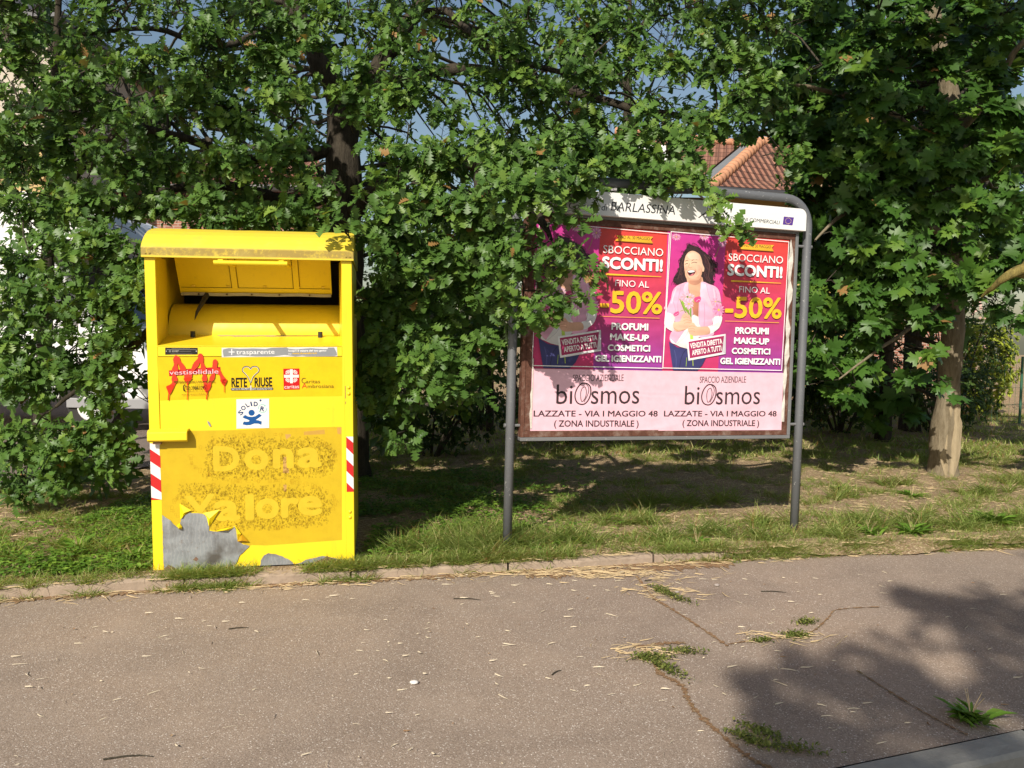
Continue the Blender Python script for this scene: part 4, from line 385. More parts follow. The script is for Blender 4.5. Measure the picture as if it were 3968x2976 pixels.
MAPLE_CELLS=[[2.76,9.0,5.06,0.25,2,0],[2.7,8.8,4.99,0.35,1,1],[3.27,9.0,5.07,0.25,4,0],[3.2,8.8,4.99,0.35,2,1],[3.78,10.4,5.62,0.5,3,2],[4.49,11.6,5.9,0.5,2,2],[3.22,7.66,4.55,0.25,5,0],[3.7,8.8,5.0,0.35,2,1],[4.38,10.4,5.62,0.5,3,2],[5.16,11.6,5.9,0.5,2,2],[3.64,7.61,4.54,0.25,5,0],[4.21,8.8,5.0,0.35,2,1],[4.97,10.4,5.63,0.5,3,2],[5.82,11.6,5.91,0.5,2,2],[4.08,7.63,4.55,0.25,5,0],[4.71,8.8,5.01,0.35,2,1],[5.57,10.4,5.64,0.5,3,2],[6.48,11.6,5.92,0.5,2,2],[4.54,7.66,4.57,0.25,5,0],[5.21,8.8,5.01,0.35,2,1],[6.16,10.4,5.64,0.5,3,2],[7.15,11.6,5.93,0.5,2,2],[2.77,9.0,4.56,0.25,4,0],[2.71,8.8,4.49,0.35,2,1],[3.2,10.4,5.03,0.5,3,2],[3.85,11.6,5.24,0.5,2,2],[3.29,9.0,4.57,0.25,5,0],[3.22,8.8,4.5,0.35,2,1],[3.8,10.4,5.04,0.5,3,2],[4.51,11.6,5.24,0.5,2,2],[3.2,7.57,4.09,0.25,6,0],[3.72,8.8,4.5,0.35,3,1],[4.4,10.4,5.04,0.5,3,2],[5.18,11.6,5.25,0.5,2,2],[3.68,7.67,4.13,0.25,5,0],[4.23,8.8,4.51,0.35,2,1],[5.0,10.4,5.05,0.5,3,2],[5.85,11.6,5.26,0.5,2,2],[4.13,7.67,4.14,0.25,6,0],[4.73,8.8,4.52,0.35,3,1],[5.59,10.4,5.06,0.5,3,2],[6.51,11.6,5.27,0.5,2,2],[4.6,7.73,4.16,0.25,6,0],[5.24,8.8,4.52,0.35,3,1],[6.19,10.4,5.06,0.5,3,2],[7.18,11.6,5.28,0.5,2,2],[2.79,9.0,4.05,0.25,2,0],[2.73,8.8,4.0,0.35,1,1],[3.31,9.0,4.06,0.25,6,0],[3.23,8.8,4.0,0.35,3,1],[3.82,10.4,4.45,0.5,3,2],[4.54,11.6,4.59,0.5,2,2],[3.27,7.69,3.7,0.25,6,0],[3.74,8.8,4.01,0.35,3,1],[4.42,10.4,4.46,0.5,3,2],[5.21,11.6,4.6,0.5,2,2],[3.66,7.58,3.67,0.25,4,0],[4.25,8.8,4.01,0.35,2,1],[5.02,10.4,4.46,0.5,3,2],[5.88,11.6,4.6,0.5,2,2],[4.1,7.58,3.68,0.25,6,0],[4.76,8.8,4.02,0.35,3,1],[5.62,10.4,4.47,0.5,3,2],[6.55,11.6,4.61,0.5,2,2],[4.58,7.66,3.7,0.25,6,0],[5.26,8.8,4.03,0.35,3,1],[6.22,10.4,4.48,0.5,3,2],[7.21,11.6,4.62,0.5,2,2],[3.46,9.0,3.55,0.25,6,0],[3.38,8.8,3.5,0.35,3,1],[3.99,10.4,3.86,0.5,3,2],[4.73,11.6,3.93,0.5,2,2],[3.3,7.71,3.27,0.25,7,0],[3.76,8.8,3.51,0.35,3,1],[4.44,10.4,3.87,0.5,3,2],[5.23,11.6,3.94,0.5,2,2],[3.68,7.59,3.24,0.25,6,0],[4.27,8.8,3.51,0.35,3,1],[5.05,10.4,3.87,0.5,3,2],[5.9,11.6,3.94,0.5,2,2],[4.1,7.56,3.24,0.25,6,0],[4.78,8.8,3.52,0.35,3,1],[5.65,10.4,3.88,0.5,3,2],[6.58,11.6,3.95,0.5,2,2],[4.6,7.65,3.27,0.25,6,0],[5.29,8.8,3.53,0.35,3,1],[6.25,10.4,3.89,0.5,3,2],[7.25,11.6,3.96,0.5,2,2],[3.47,9.0,3.03,0.25,7,0],[3.4,8.8,3.0,0.35,3,1],[4.01,10.4,3.27,0.5,3,2],[4.75,11.6,3.27,0.5,2,2],[3.33,7.75,2.83,0.25,7,0],[3.78,8.8,3.01,0.35,3,1],[4.47,10.4,3.27,0.5,3,2],[5.26,11.6,3.27,0.5,2,2],[3.77,7.74,2.83,0.25,7,0],[4.29,8.8,3.01,0.35,3,1],[5.07,10.4,3.28,0.5,3,2],[5.93,11.6,3.28,0.5,2,2],[4.15,7.61,2.82,0.25,7,0],[4.8,8.8,3.02,0.35,3,1],[5.67,10.4,3.28,0.5,3,2],[6.61,11.6,3.29,0.5,2,2],[4.59,7.61,2.82,0.25,6,0],[5.31,8.8,3.02,0.35,3,1],[6.28,10.4,3.29,0.5,3,2],[7.28,11.6,3.3,0.5,2,2],[3.36,9.0,2.51,0.25,6,0],[3.29,8.8,2.49,0.35,3,1],[3.88,10.4,2.66,0.5,3,2],[4.61,11.6,2.59,0.5,2,2],[3.29,7.63,2.37,0.25,7,0],[3.8,8.8,2.5,0.35,3,1],[4.49,10.4,2.67,0.5,3,2],[5.29,11.6,2.6,0.5,2,2],[3.75,7.65,2.38,0.25,7,0],[4.31,8.8,2.5,0.35,3,1],[5.09,10.4,2.68,0.5,3,2],[5.96,11.6,2.61,0.5,2,2],[4.17,7.6,2.38,0.25,7,0],[4.82,8.8,2.51,0.35,3,1],[5.7,10.4,2.69,0.5,3,2],[6.64,11.6,2.62,0.5,2,2],[4.68,7.71,2.4,0.25,6,0],[5.34,8.8,2.52,0.35,3,1],[6.31,10.4,2.69,0.5,3,2],[7.31,11.6,2.63,0.5,2,2],[2.9,7.72,1.93,0.25,5,0],[3.3,8.8,1.98,0.35,2,1],[3.9,10.4,2.06,0.5,3,2],[4.63,11.6,1.92,0.5,2,2],[3.34,7.7,1.93,0.25,6,0],[3.82,8.8,1.99,0.35,3,1],[4.51,10.4,2.07,0.5,3,2],[5.31,11.6,1.93,0.5,2,2],[3.78,7.69,1.94,0.25,6,0],[4.33,8.8,1.99,0.35,3,1],[5.12,10.4,2.08,0.5,3,2],[5.99,11.6,1.94,0.5,2,2],[4.25,7.72,1.95,0.25,3,0],[4.85,8.8,2.0,0.35,1,1],[4.61,7.56,1.94,0.25,3,0],[5.36,8.8,2.01,0.35,1,1],[2.94,7.8,1.48,0.25,3,0],[3.4,7.8,1.48,0.25,4,0],[4.54,10.4,1.46,0.5,3,2],[5.34,11.6,1.25,0.5,2,2],[3.86,7.8,1.49,0.25,1,0],[2.96,7.8,1.11,0.25,2,0],[3.42,7.8,1.12,0.25,3,0],[3.87,7.8,1.12,0.25,1,0],[4.33,7.8,1.13,0.25,1,0],[7.21,7.81,5.46,0.5,3,1],[5.03,7.63,5.87,0.5,3,1],[5.57,7.59,6.23,0.5,3,1],[4.4,10.77,5.4,0.5,3,1],[5.1,8.87,5.62,0.5,3,1],[4.3,8.45,6.13,0.5,3,1],[5.33,9.23,6.41,0.5,3,1],[4.76,9.44,6.46,0.5,3,1],[3.21,9.62,6.26,0.5,3,1],[6.78,7.53,6.62,0.5,3,1],[4.07,9.53,7.33,0.5,3,1],[5.78,9.29,7.62,0.5,3,1],[3.71,10.98,6.34,0.5,3,1],[5.7,7.52,5.28,0.5,3,1],[3.38,9.17,5.82,0.5,3,1],[6.49,7.62,6.92,0.5,3,1],[7.01,9.77,7.6,0.5,3,1],[6.64,10.43,5.3,0.5,3,1],[5.1,8.2,6.34,0.5,3,1],[6.17,9.92,5.73,0.5,3,1],[3.44,7.28,7.12,0.5,3,1],[6.63,7.37,5.56,0.5,3,1],[3.27,10.96,5.39,0.5,3,1],[5.42,10.51,5.64,0.5,3,1],[5.95,8.36,6.87,0.5,3,1],[4.89,7.6,7.53,0.5,3,1],[4.1,6.17,5.67,0.4,2,1],[5.85,5.58,4.7,0.4,2,1],[2.22,6.19,5.8,0.4,2,1],[5.21,5.91,5.25,0.4,2,1],[4.88,5.57,4.71,0.4,2,1],[4.25,6.07,5.6,0.4,2,1],[5.19,4.52,5.35,0.4,2,1],[4.12,5.4,6.12,0.4,2,1],[4.06,5.42,5.53,0.4,2,1],[4.76,5.44,5.31,0.4,2,1],[3.29,5.95,5.24,0.4,2,1],[4.91,4.89,6.38,0.4,2,1],[3.02,5.16,5.26,0.4,2,1],[5.53,5.72,5.07,0.4,2,1],[3.13,5.74,5.4,0.4,2,1],[2.88,4.61,5.9,0.4,2,1],[3.96,11.5,2.71,0.5,3,2],[3.92,11.5,2.04,0.5,3,2],[4.0,11.5,1.51,0.5,3,2],[4.63,11.5,0.97,0.5,3,2],[5.31,11.5,0.85,0.5,3,2],[4.21,11.5,3.25,0.5,3,2],[7.18,11.5,2.75,0.5,3,2],[5.18,11.5,2.33,0.5,3,2],[-0.06,11.5,2.67,0.5,3,2],[-0.59,11.5,2.26,0.5,3,2],[-1.4,11.5,2.25,0.5,3,2],[-1.8,11.5,1.3,0.5,3,2],[-0.99,11.5,1.18,0.5,3,2]]  # includes unseen overhead boughs, added to keep parts of this crown in shade
CRACKS=[[[0.825,5.046],[0.858,4.636],[0.91,4.476],[0.977,4.29],[1.05,4.067],[1.104,3.888]],[[0.62,3.886],[0.687,3.8],[0.699,3.56],[0.77,3.441],[0.772,3.263],[0.797,3.121],[0.838,2.992],[0.876,2.873],[0.932,2.778],[1.024,2.705]],[[1.11,3.912],[1.317,3.986],[1.5,4.029],[1.633,4.124],[1.785,4.317],[1.89,4.447],[2.156,4.502]],[[0.65,3.857],[0.776,3.909],[0.897,3.924]],[[1.632,3.611],[1.709,3.286],[1.761,3.125],[1.81,3.014]]]
ROADSHADE=[[1.95,3.1,.28,3],[2.35,3.5,.35,4],[2.75,3.9,.35,4],[1.55,2.8,.25,3],[1.15,3.0,.18,2],[1.25,3.5,.13,2],[1.75,3.68,.16,2],[2.4,4.5,.18,2],[3.0,4.45,.28,3],[3.5,4.4,.35,4],[1.9,2.3,.4,4],[2.9,3.0,.5,6],[3.8,3.6,.5,6],[3.7,5.1,.25,2],[1.6,3.3,.22,2],[2.6,3.2,.35,4],[.95,2.6,.2,2]]

rng = np.random.default_rng(7); random.seed(11)

# ------------------------------------------------------------------ ground, kerbs, pavement
KX = np.array([-30, -8, -2.93, -2.148, -1.437, -.511, .305, 1.117, 2.056, 3.914, 9, 34.]); KY = np.array([-3.3, 3.02, 4.446, 4.657, 4.798, 4.994, 5.178, 5.373, 5.586, 5.918, 6.8, 11.])
KX2 = np.linspace(-30, 34, 641); KY2 = np.interp(KX2, KX, KY); 
ker = np.ones(13)/13; KYs = np.convolve(np.pad(KY2, 6, 'edge'), ker, 'valid')
ky = lambda x: np.interp(x, KX2, KYs)
RY = lambda x: 2.77+(x-1.18)*.345          # line of the road kerb near the viewer
def hz(x, y):
    x = np.asarray(x, float); y = np.asarray(y, float)
    d = np.clip((y-ky(x)-.13)/.6, 0, 1)
    return .062+d*(.018+.016*np.sin(x*3.1+1.3*np.sin(y*1.7))*np.sin(y*2.3+.7)+.010*np.sin(x*7.7+y*5.1)+.008*np.sin(x*13.1-y*9.7))
def grid(name, xs, ys, fz, mats, kind='structure', fxy=None):
    X, Y = np.meshgrid(xs, ys); 
    if fxy: X, Y = fxy(X, Y)
    V = np.c_[X.ravel(), Y.ravel(), np.broadcast_to(fz(X, Y), X.shape).ravel()]
    nx, ny = len(xs), len(ys); i = np.arange(nx-1)[None]+nx*np.arange(ny-1)[:, None]; i = i.ravel()
    o = np_mesh(name, V, np.c_[i, i+1, i+nx+1, i+nx], mats, smooth=True); tag(o, kind=kind); return o
sx = np.unique(np.r_[np.linspace(-60, -9, 18), np.linspace(-9, 9, 260), np.linspace(9, 60, 18)])
tt = np.r_[np.linspace(0, 4.5, 90), np.linspace(4.7, 12, 40), np.linspace(13, 130, 24)]
grid('ground', sx, tt, lambda X, Y: hz(X, Y), ['verge_soil'], fxy=lambda X, T: (X, ky(X)+.128+T))
grid('pavement', np.linspace(-30, 34, 129), np.linspace(0, 1, 30), lambda X, Y: X*0, ['asphalt'], fxy=lambda X, T: (X, RY(X)+.0+(ky(X)+.02-RY(X))*T))
grid('road', np.linspace(-60, 60, 5), np.linspace(-60, 1, 5), lambda X, Y: X*0-.13, ['road_asphalt'], fxy=lambda X, T: (X, RY(X)-.16+T))
mb = MB(); mb.add([(-40, 6.2, .088), (-4.3, 7.4, .11), (-3.6, 9.2, .11), (-3.2, 24, .11), (-40, 24, .11)], [(0, 1, 2, 3, 4)], 'parking_ground'); tag(mb.build('parking_lot'), kind='structure')
def kerb(name, x0, x1, fy, off0, off1, z0, z1, L, mat, wob):
    mb = MB(); x = x0
    while x < x1:
        l = L*(1+random.uniform(-.04, .04)); xa, xb = x+.006, x+l-.006; n = 8; vs = []; prof = [(off0, z0), (off0+.006, z1-.02), (off0+.022, z1-.003), ((off0+off1)/2, z1), (off1-.01, z1-.004), (off1, z0)]
        tz = random.uniform(-wob, wob); ty = random.uniform(-wob, wob)
        for i in range(n+1):
            xx = xa+(xb-xa)*i/n; yy = float(fy(xx)) if not callable(fy) else float(fy(xx))
            for p, q in prof: q = q*(1-.45*min(1, max(0, (xx-1.2)/.5))) if name == 'verge_kerb' and q > 0 else q; vs.append((xx, yy+p+ty+random.uniform(-.003, .003), q+(tz if q > z0 else 0)+(random.uniform(-.003, .003) if q > z0 else 0)))
        k = len(prof)
        fs = [(i*k+j, (i+1)*k+j, (i+1)*k+j+1, i*k+j+1) for i in range(n) for j in range(k-1)]+[tuple(range(k)), tuple(n*k+j for j in range(k-1, -1, -1))]
        mb.add(vs, fs, mat); x += l
    return tag(mb.build(name), kind='structure')
kerb('verge_kerb', -9, 10, ky, 0, .135, -.02, .066, 1.0, 'kerb_concrete', .010)
kerb('road_kerb', -8, 9, RY, -.16, -.005, -.14, .014, 1.0, 'road_kerb_concrete', .003)
mb = MB()   # soil washed over the back of the kerb stones
xs_ = np.arange(-8.9, 9.5, .04); vs = []
for x in xs_:
    w = .035+.05*(.5+.5*math.sin(x*3.3+2*math.sin(x*1.7)))+random.uniform(-.012, .012)+(.05 if x > 1.1 else 0)*(.5+.5*math.sin(x*9)); y0 = float(ky(x))+.16
    g = min(1, max(0, (x-1.25)/.5))*(.75+.25*math.sin(x*2.9)); w += g*.125
    vs += [(x, y0, .080), (x, y0-.025-w*.5, .078-.010*g), (x, y0-.025-w, .064-.056*g)]
mb.add(vs, [(3*i+j, 3*i+3+j, 3*i+4+j, 3*i+1+j) for i in range(len(xs_)-1) for j in (0, 1)], 'verge_soil'); tag(mb.build('soil_edge', recalc=False), kind='structure')
# soil and dirt in the cracks of the pavement and along the kerb foot
mb = MB()
def dirt(P, w0, w1, z):
    Q = catopen(P, 14); Lp = []; k = len(Q)
    for i in range(k):
        t = np.array(Q[min(i+1, k-1)])-np.array(Q[max(i-1, 0)]); t = t/(np.linalg.norm(t)+1e-9); n_ = np.array((-t[1], t[0])); w = random.uniform(w0, w1)*(.3 if i in (0, k-1) else 1)
        c_ = np.array(Q[i]); a = c_+n_*w*random.uniform(.5, 1); b = c_-n_*w*random.uniform(.5, 1); Lp += [(a[0], a[1], z), (b[0], b[1], z)]
    mb.add(Lp, [(2*i, 2*i+1, 2*i+3, 2*i+2) for i in range(k-1)], 'crack_soil')
for i, c_ in enumerate(CRACKS): dirt(c_, .002, (.022, .026, .012, .03, .012)[i], .004+.0006*i)
dirt([(x, float(ky(x))-.02) for x in np.arange(-6, 7, .13)], .02, .085, .0035)
dirt([(float(x), float(ky(x))-.10-.03*math.sin(x*2)) for x in np.arange(.1, 1.6, .12)], .02, .13, .0045)
tag(mb.build('soil_in_cracks', recalc=False), kind='structure')

# ------------------------------------------------------------------ clothes donation bin
Rb = Matrix(((.985202982, -.17128656, -.005999901), (.171174652, .985113613, -.015824284), (.008621071, .014563101, .999856786)))
bm4 = Rb.to_4x4(); bm4.translation = (-2.200692, 4.784341, .081292)
bin_ = thing('donation_bin', 'big yellow clothes donation bin with curved lid, stickers and red graffiti', 'donation bin', mat=bm4)
BW, BD = 1.2183, 1.15; YP = 'yellow_paint'
mb = MB()   # cabinet: pillars, slanting side walls of the mouth, sides, back, ledge, strip above the door
mb.box((0, 0, 0), (.0615, .03, 1.935), YP); mb.box((1.1555, 0, 0), (BW, .03, 1.935), YP)
mb.box((0, .0305, 0), (.012, BD, 1.96), YP); mb.box((BW-.012, .0305, 0), (BW, BD, 1.96), YP); mb.box((.0125, BD-.01, 0), (BW-.0125, BD, 1.96), YP)
mb.box((.062, 0, 1.322), (1.155, .02, 1.388), YP)
mb.add([(.0605, .031, 1.385), (.0605, .031, 1.93), (.022, .42, 1.93), (.022, .42, 1.385)], [(0, 1, 2, 3)], YP)
mb.add([(1.156, .031, 1.385), (1.156, .031, 1.93), (1.122, .42, 1.93), (1.122, .42, 1.385)], [(3, 2, 1, 0)], YP)
mb.box((.02, .9, 1.3), (BW-.02, .92, 1.96), 'interior_shade')
mb.box((.07, .40, .3), (1.15, 1.1, .31), 'interior_shade')
mb.box((0.03, .03, 0), (BW-.03, .05, .02), YP)
body = mb.build('cabinet', bin_, bevel=.0025)
mb = MB(); mb.add([(.0605, .0, 1.3885), (1.156, .0, 1.3885), (1.13, .43, 1.448), (.02, .43, 1.448), (.0605, .0, 1.380), (1.156, .0, 1.380), (1.13, .43, 1.440), (.02, .43, 1.440)], [(0, 1, 2, 3), (4, 7, 6, 5), (0, 4, 5, 1)], YP)
ledge = mb.build('ledge', bin_)
ledge['label'] = 'sloping ledge of the mouth with worn grey patches'
mb = MB(); ww = [(.33, .405), (.36, .360), (.42, .372), (.45, .340), (.50, .352), (.53, .345), (.62, .372), (.66, .350), (.80, .368), (.90, .372), (.98, .398), (.98, .425), (.33, .425)]
mb.add([(p, q, 1.3887+q*.1388+.0006) for p, q in ww], [tuple(range(len(ww)))], 'aluminium_strip'); wp = mb.build('worn_patch', ledge)
for u in (.195, 1.0):
    mb = MB(); mb.tube([(u, .33, 1.43), (u, .33, 1.472)], [.016, .015], 'black_rubber', 14); mb.build('rubber_stop', bin_, smooth=False)
mb = MB(); A0 = [(.635-.222*math.cos(a), 1.44+.215*math.sin(a)) for a in np.linspace(-.03, 1.75, 30)]
mb.add([(u, d, w) for u in (.023, 1.121) for d, w in A0], [(i, i+30, i+31, i+1) for i in range(29)], YP); mb.build('drum', bin_, smooth=True)
mb = MB(); mb.tube([(.25, .52, 1.715), (.235, .46, 1.665), (.205, .425, 1.60), (.19, .412, 1.545)], [.02, .017, .011, .002], 'twig_bark', 6); mb.build('torn_rubber_flap', bin_)
# inner flap with ribs, fold line and bent metal strip
def fl(u, t, o=0): # t 0 top .. 1 bottom
    return (u, .36+.16*t-o, 1.97-.245*t-o*.5)
mb = MB(); U0, U1 = .082, 1.068
mb.add([fl(U0, 0), fl(U1, 0), fl(U1, 1), fl(U0, 1)], [(0, 1, 2, 3)], YP)
for u in (.42, .82): mb.add([fl(u, 0, .012), fl(u+.035, 0, .012), fl(u+.035, .84, .012), fl(u, .84, .012), fl(u, 0), fl(u+.035, 0), fl(u+.035, .84), fl(u, .84)], [(0, 1, 2, 3), (0, 3, 7, 4), (1, 5, 6, 2), (3, 2, 6, 7)], YP)
mb.add([fl(U0+.01, .84, .002), fl(U1-.01, .84, .002), fl(U1-.01, .852, .002), fl(U0+.01, .852, .002)], [(0, 1, 2, 3)], 'dark_seam')
for u in (.413, .813, .456, .856): mb.add([fl(u, 0, .0025), fl(u+.003, 0, .0025), fl(u+.003, .84, .0025), fl(u, .84, .0025)], [(0, 1, 2, 3)], 'dark_seam')
for u in (.16, .38, .62, .84, 1.0): mb.box((u, .48, 1.765), (u+.022, .485, 1.775), YP)
fp = mb.build('inner_flap', bin_, recalc=False)
mb = MB(); n = 14
vs = []
for i in range(n+1):
    u = U0+.005+(U1-U0-.01)*i/n; z = 1.728+.002*math.sin(i*1.3); vs += [(u, .508, z), (u, .512, z-.020)]
mb.add(vs, [(2*i, 2*i+1, 2*i+3, 2*i+2) for i in range(n)], 'aluminium_strip')
for u in (.2, .38, .54, .72, .92): mb.tube([(u, .500, 1.718), (u, .512, 1.718)], .006, 'dark_seam', 8)
mb.build('metal_strip', fp, recalc=False)
mb = MB(); mb.tube([(.418, -.115, 1.885), (.842, -.115, 1.885)], .0135, YP, 12)
for u in (.455, .805): mb.box((u-.014, -.11, 1.893), (u+.014, .36, 1.905), YP)
mb.build('handle_bar', bin_, smooth=False)
# lid: folded front, curved top
prof = [(-.022, 1.917), (-.022, 1.977), (.0, 2.003), (.035, 2.034), (.08, 2.063), (.14, 2.089), (.22, 2.110), (.34, 2.128), (.5, 2.14), (.7, 2.135), (.9, 2.11), (1.05, 2.06), (1.17, 1.98), (1.17, 1.93), (1.15, 1.93), (1.15, 1.965), (.5, 2.12), (.06, 2.03), (-.006, 1.965), (-.006, 1.917)]
mb = MB(); vs = [(u, d, w) for u in (-.012, BW+.012) for d, w in prof]; k = len(prof)
mb.add(vs, [(i, (i+1) % k, (i+1) % k+k, i+k) for i in range(k)], 'lid_paint')
for u0, u1 in ((-.012, -.006), (BW+.006, BW+.012)):
    e = [(-.0215, 1.9175), (-.0215, 1.977), (.0, 2.0025), (.035, 2.0335), (.08, 2.0625), (.14, 2.0885), (.22, 2.1095), (.34, 2.1275), (.5, 2.1395), (.7, 2.1345), (.9, 2.1095), (1.05, 2.0595), (1.169, 1.98), (1.169, 1.931)]
    mb.add([(u, d, w) for u in (u0, u1) for d, w in e], [tuple(range(14)), tuple(range(27, 13, -1))]+[(i, i+14, (i+1) % 14+14, (i+1) % 14) for i in range(14)], 'lid_paint')
lid = mb.build('lid', bin_, bevel=.002)
lid['label'] = 'curved lid with grimy front edge and rust spots'
mb = MB()
for u in (.012, .035, BW-.035, BW-.012): mb = MB(); mb.tube([(u, -.0225, 1.942), (u, -.0265, 1.942)], .006, 'lid_paint', 10); mb.build('rivet', lid)
# door
mb = MB(); mb.box((.0655, -.001, .0), (1.1685-.0005, .018, 1.3185), YP)
door = mb.build('door', bin_, bevel=.002)
mb = MB(); mb.box((.0615, .010, 0), (.0655, .03, 1.32), 'dark_seam'); mb.box((1.1525, .0185, 0), (1.1725, .029, 1.32), 'dark_seam'); mb.box((.062, .006, 1.3186), (1.155, .029, 1.3218), 'dark_seam'); mb.build('door_gap', door)
mb = MB(); mb.box((.05, .02, -.075), (1.17, 1.1, .03), 'black_rubber'); mb.build('base_skid', bin_)
for w in (1.125, 1.086, .327, .291):
    mb = MB(); vs = []
    for i in range(5):
        a = i/4*math.pi/2
        for j in range(14): vs.append((1.192+.0115*math.cos(a)*math.cos(j*2*math.pi/14), -.0005-.009*math.sin(a), w+.0115*math.cos(a)*math.sin(j*2*math.pi/14)))
    mb.add(vs, [(i*14+j, i*14+(j+1) % 14, (i+1)*14+(j+1) % 14, (i+1)*14+j) for i in range(4) for j in range(14)], YP); mb.build('hinge_bolt', bin_, smooth=True)
mb = MB(); mb.box((1.1700, -.0012, 1.055), (1.1735, .004, 1.135), 'galvanised_rust'); mb.box((1.1700, -.0012, 1.02), (1.1735, .004, 1.035), 'galvanised_rust'); mb.build('hinge_leaf', bin_)
mb = MB(); pr = [(0, .882), (-.05, .880), (-.068, .866), (-.070, .818), (-.055, .806), (-.048, .812), (-.05, .865), (0, .870)]
mb.add([(u, d, w) for u in (.004, .232) for d, w in pr], [tuple(range(8)), tuple(range(15, 7, -1))]+[(i, i+8, (i+1) % 8+8, (i+1) % 8) for i in range(8)], YP)
lock = mb.build('lock_cover', bin_, bevel=.003); lock['label'] = 'pale yellow lock cover box at the left of the door'
mb = MB(); mb.box((.03, -.045, .792), (.075, -.004, .806), 'galvanised_rust'); mb.build('padlock', lock)
# printed matter
def flat(name, items, mat, parent, y0, cov=None):
    s = Sheet(y0); s.px = .001
    if cov: s.art([[i[0], cov]+i[2:] for i in items])
    else: s.art(items)
    return s
s = flat('x', ART['yellow2'], 'x', None, -.0012, (238, 200, 16)); s.art([['p', (238, 200, 16), ART['yellow2'][0][2], 0]])
s.art(ART['bin']); st = s.build('stickers', 'sticker_print', door)
s = Sheet(-.0013); s.px = .001; FC = (214, 181, 36)
s.art([['p', FC, ART['film'][0][2], 0]]+ART['tape'])
# printed crowd of little garments round the words
ic = []
def inside(p, P):
    c = False; j = len(P)-1
    for i in range(len(P)):
        if (P[i][1] > p[1]) != (P[j][1] > p[1]) and p[0] < (P[j][0]-P[i][0])*(p[1]-P[i][1])/(P[j][1]-P[i][1])+P[i][0]: c = not c
        j = i
    return c
SH = [[(-.5, -1), (-.5, .4), (-1, -.1), (-1.2, .2), (-.5, 1), (.5, 1), (1.2, .2), (1, -.1), (.5, .4), (.5, -1), (-.5, -1)],
      [(-.5, 1), (.5, 1), (.6, -1), (.1, -1), (0, .5), (-.1, -1), (-.6, -1), (-.5, 1)],
      [(-.3, 1), (.3, 1), (.3, .2), (.7, -1), (-.7, -1), (-.3, .2), (-.3, 1)],
      [(-.8, .4), (.8, .4), (1, -.5), (-1, -.5), (-.8, .4)], [(-.5, 1), (.5, 1), (.5, -.9), (-.5, -.9), (-.5, 1)], [(-.7, .6), (0, .8), (.7, .6), (.4, -.8), (-.4, -.8), (-.7, .6)]]
ink = lin((132, 92, 8), .88)
for zi, z in enumerate(ART['icons']):
    P = z[2]; xs = [p[0] for p in P]; ys = [p[1] for p in P]; cx = sum(xs)/len(xs); cy = sum(ys)/len(ys); n = 0
    while n < 2100:
        p = (random.uniform(min(xs)-15, max(xs)+15), random.uniform(min(ys)-15, max(ys)+15))
        if not inside((p[0]+random.gauss(0, 13), p[1]+random.gauss(0, 15)), P): continue
        q = p; r = random.choice((3.2, 4, 5, 6.5)); sh = random.choice(SH)
        Q = [(np.array(q)+np.array(v)*r)/1000 for v in sh]; s.ribbon(Q, (112, 84, 4), .0010); n += 1
    for _ in range(64):
        a = random.uniform(0, 2*math.pi); q = (cx+math.cos(a)*(max(xs)-min(xs))*.54, cy+math.sin(a)*(max(ys)-min(ys))*.56); r = random.uniform(9, 17); sh = random.choice(SH)
        Q = [(np.array(q)+np.array(v)*r)/1000 for v in sh]; s.ribbon(Q, (178, 132, 14), .0011)
s.step()
for it in ART['letters']: s.text(it[2], (it[3][0]/1000, it[3][1]/1000), (it[4][0]/1000, it[4][1]/1000), it[5]/1000, (222, 190, 48), 'X')
s.build('garment_print', 'sticker_print', door)
def plate(items, mat, name, y, smooth=False, parent=None):
    mb = MB()
    for it in items:
        P = [(p[0]/1000, p[1]/1000) for p in it[2]]
        # jagged tear line
        Q = []
        for i, p in enumerate(P):
            q = P[(i+1) % len(P)]; Q.append(p); L_ = math.dist(p, q)
            for k in range(1, int(L_/.014)):
                t = k*.014/L_; Q.append((p[0]+(q[0]-p[0])*t+random.uniform(-.0022, .0022), p[1]+(q[1]-p[1])*t+random.uniform(-.0022, .0022)))
        Q = [(a, max(b, .002)) for a, b in Q]
        t = tessellate_polygon([[Vector((p[0], p[1], 0)) for p in Q]]); mb.add([(a, y, b) for a, b in Q], t, mat)
    return mb.build(name, parent, recalc=False)
PL = [plate([it], 'bare_metal', 'bare_patch', -.0062, parent=door) for it in ART['metal']]
for o_, lb in zip(PL, ('large bare grey patch where the film has torn off', 'bare grey patch at the bottom right', 'small grey scratch')): o_['label'] = lb
for it, k_ in zip(ART['rust'], (0, 1, 0)): plate([it], 'galvanised_rust', 'rust_stain', -.0068, parent=PL[k_])
s = Sheet(-.010, -.002); s.px = .001
for i, it in enumerate(ART['peel']):
    P = [(p[0]/1000, p[1]/1000) for p in it[2]]; cx = sum(p[0] for p in P)/len(P); cy = sum(p[1] for p in P)/len(P)
    o = len(s.V); s.V.append((cx, -.020-.004*i, cy)); s.C.append(lin(it[1], .92))
    for j, p in enumerate(P): s.V.append((p[0], -.0066-(.010 if j % 2 else 0), p[1])); s.C.append(lin(it[1], .92))
    s.F += [(o, o+1+j, o+1+(j+1) % len(P)) for j in range(len(P))]
s.build('torn_film', 'sticker_print', door)
